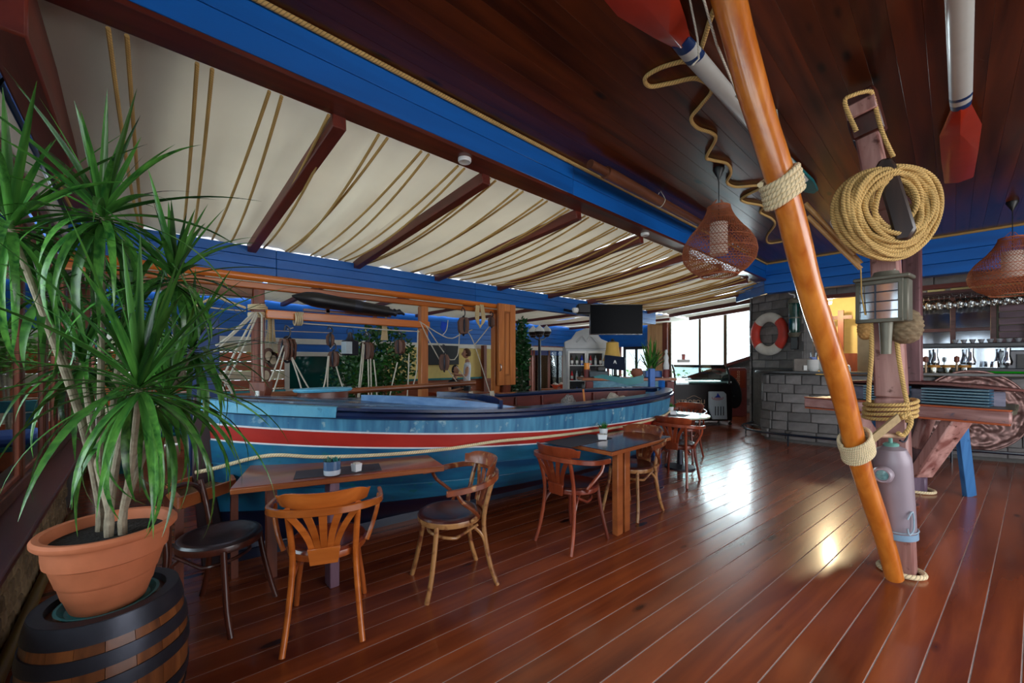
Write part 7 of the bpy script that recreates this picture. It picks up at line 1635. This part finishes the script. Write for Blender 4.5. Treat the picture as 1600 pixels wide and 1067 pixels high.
# ---- the standing waiter in white and a seated dark-haired guest
def person(label, base, H, facing, skin, shirt, trousers, hair, arms, seated=False):
    t = thing('person', label, 'person', base)
    ang = math.atan2(facing[1], facing[0]) - math.pi / 2; Rz = Matrix.Rotation(ang, 3, 'Z'); B = Vector(base)
    s = H / 1.75
    P = lambda x, y, z: B + Rz @ Vector((x * s, y * s, z * s))
    hipz = .95 if not seated else .50
    J = {'pel': (0, 0, hipz, .13, .10), 'wai': (0, .01, hipz + .16, .125, .09), 'che': (0, .0, hipz + .38, .145, .10), 'nec': (0, -.01, hipz + .55, .055, .055), 'hea': (0, .01, hipz + .64, .06, .06)}
    E_ = [('pel', 'wai'), ('wai', 'che'), ('che', 'nec'), ('nec', 'hea')]
    for sd, nm in ((-1, 'l'), (1, 'r')):
        J['sh' + nm] = (sd * .17, -.01, hipz + .46, .055, .055)
        e = arms[0 if sd < 0 else 1]
        J['el' + nm] = (sd * .24 + e[0][0], e[0][1], hipz + e[0][2], .042, .042); J['wr' + nm] = (sd * .2 + e[1][0], e[1][1], hipz + e[1][2], .030, .030)
        J['ha' + nm] = (sd * .2 + e[2][0], e[2][1], hipz + e[2][2], .036, .022)
        if seated: J['hp' + nm] = (sd * .09, .03, hipz - .02, .085, .085); J['kn' + nm] = (sd * .11, .42, hipz - .02, .062, .062); J['an' + nm] = (sd * .11, .42, .08, .042, .042); J['to' + nm] = (sd * .12, .55, .035, .04, .03)
        else: J['hp' + nm] = (sd * .09, 0, hipz - .08, .09, .09); J['kn' + nm] = (sd * .10, .02, .50, .062, .062); J['an' + nm] = (sd * .11, -.02, .09, .042, .042); J['to' + nm] = (sd * .12, .12, .035, .04, .03)
        E_ += [('che', 'sh' + nm), ('sh' + nm, 'el' + nm), ('el' + nm, 'wr' + nm), ('wr' + nm, 'ha' + nm), ('pel', 'hp' + nm), ('hp' + nm, 'kn' + nm), ('kn' + nm, 'an' + nm), ('an' + nm, 'to' + nm)]
    ks = list(J); me = bpy.data.meshes.new('body')
    me.from_pydata([tuple(P(*J[k][:3]) - B) for k in ks], [(ks.index(a), ks.index(b)) for a, b in E_], [])
    o = bpy.data.objects.new('body', me); COL.objects.link(o)
    md = o.modifiers.new('skin', 'SKIN'); md.use_smooth_shade = True; ss = o.modifiers.new('sub', 'SUBSURF'); ss.levels = 2; ss.render_levels = 2
    for i, k in enumerate(ks): me.skin_vertices[0].data[i].radius = (J[k][3] * s, J[k][4] * s)
    me.skin_vertices[0].data[0].use_root = True
    dg = bpy.context.evaluated_depsgraph_get(); me2 = bpy.data.meshes.new_from_object(o.evaluated_get(dg)); bpy.data.objects.remove(o)
    o = bpy.data.objects.new('body', me2); COL.objects.link(o); o.parent = t
    for m in (skin, shirt, trousers): me2.materials.append(m)
    Ri = Rz.inverted()
    for p in me2.polygons:
        c = Ri @ p.center / s; p.use_smooth = True
        if c.z < hipz - .02 or (seated and c.z < hipz + .06): p.material_index = 2 if c.z > .10 else 2
        elif c.z > hipz + .55: p.material_index = 0
        elif abs(c.x) > .215 or c.y > .16: p.material_index = 0
        else: p.material_index = 1
    hc_ = P(0, .02, hipz + .76); hd = MB()
    def hf(u, v):
        a = 2 * math.pi * u; b = math.pi * (v - .5); x = math.cos(b) * math.cos(a) * .076; y = math.cos(b) * math.sin(a) * .098; z = math.sin(b) * .118
        if z < -.03: x *= 1 + (z + .03) * 3.2; y = y * (1 + (z + .03) * 1.6) + .012
        if abs(x) < .018 and y > 0 and -.035 < z < .02: y += .022 * (1 - abs(x) / .018)
        return hc_ + Rz @ (Vector((x, y, z)) * s)
    ob('head', MB().grid(hf, 36, 24), skin, t, angle=80)
    for sd in (-1, 1):
        ob('ear', MB().lathe([(0, -.01), (.016, -.008), (.02, .004), (0, .01)], 12, hc_ + Rz @ Vector((sd * .078 * s, 0, -.005)), .7, 1.3, rot=Rz @ Matrix.Rotation(R_(90), 3, 'Y')), skin, t)
        ob('eye', MB().lathe([(0, -.006), (.009, -.003), (.009, .003), (0, .006)], 10, hc_ + Rz @ Vector((sd * .030 * s, .088 * s, .012)), rot=Rz @ Matrix.Rotation(R_(90), 3, 'X')), M_BLACK, t)
    ob('mouth', MB().box(hc_ + Rz @ Vector((0, .094 * s, -.058)), (.036, .008, .008), ang), MATS.get('lip') or plain('lip', srgb(150, 84, 76), .5), t)
    def haf(u, v):
        a = 2 * math.pi * u; b = math.pi / 2 * (1 - v * (1.35 if math.sin(a) < .2 else .55)); k = 1.1
        return hc_ + Rz @ (Vector((math.cos(b) * math.cos(a) * .078 * k, math.cos(b) * math.sin(a) * .10 * k - .006, math.sin(b) * .12 * k + .004)) * s)
    ob('hair', MB().grid(haf, 36, 12), hair, t, angle=80)
    # five separate fingers on each hand
    for nm in ('l', 'r'):
        h0 = Vector(J['ha' + nm][:3]); w0_ = Vector(J['wr' + nm][:3]); dr = (h0 - w0_).normalized(); sd_ = dr.cross(Vector((0, 0, 1))).normalized() if abs(dr.z) < .9 else Vector((1, 0, 0)); up = sd_.cross(dr)
        for k, (L, off) in enumerate(((.062, -.026), (.074, -.009), (.070, .009), (.054, .026))):
            b = h0 + dr * .02 + sd_ * off
            ob('finger', MB().sweep([P(*b), P(*(b + dr * L * .5)), P(*(b + dr * L * .9 - up * .018))], [.0095 * s, .009 * s, .007 * s], 7), skin, t)
        b = h0 - dr * .02 + sd_ * -.03; ob('thumb', MB().sweep([P(*b), P(*(b - sd_ * .025 + dr * .02)), P(*(b - sd_ * .03 + dr * .05))], [.011 * s, .0105 * s, .008 * s], 7), skin, t)
    return t
MSK = plain('skin', srgb(190, 138, 112), .6, vary=.04)
bw = W(730, 564, 9.6); bw.z = 0.002
person('person in a white short-sleeved shirt and dark trousers standing in the back room, turned left', bw, 1.66, tuple((-RV * .9 - FV * .1)[:2]), MSK, plain('white_shirt', srgb(214, 218, 228), .8, vary=.04), plain('dark_trousers', srgb(24, 26, 34), .8), plain('brown_hair', srgb(92, 56, 32), .7),
       [((.0, .02, .22), (.04, .24, .24), (.05, .32, .26)), ((.0, .04, .2), (-.04, .26, .22), (-.05, .34, .24))])
bs = W(711, 590, 9.9); bs.z = 0.002
person('person with dark hair and bare arms seated at the back room table', bs, 1.7, tuple((RV * .6 - FV * .5)[:2]), MSK, plain('dark_vest', srgb(44, 36, 40), .8), MATS['dark_trousers'], plain('black_hair', srgb(20, 16, 18), .6),
       [((.0, .08, .24), (.05, .28, .30), (.06, .36, .32)), ((.0, .08, .24), (-.05, .28, .30), (-.06, .36, .32))], seated=True)
q = Vector(bs); st_ = thing('stool', 'low dark stool under the seated dark-haired person', 'stool', q - Vector((0, 0, .001)))
ob('seat', MB().lathe([(0, .36), (.17, .36), (.18, .38), (.16, .395), (0, .395)], 20, (q.x, q.y, 0)), M_REDWOOD, st_)
for k in range(4): a = k * math.pi / 2 + .4; ob('leg', MB().cyl((q.x + .16 * math.cos(a), q.y + .16 * math.sin(a), 0.001), (q.x + .12 * math.cos(a), q.y + .12 * math.sin(a), .36), .014, 8), M_REDWOODZ, st_)
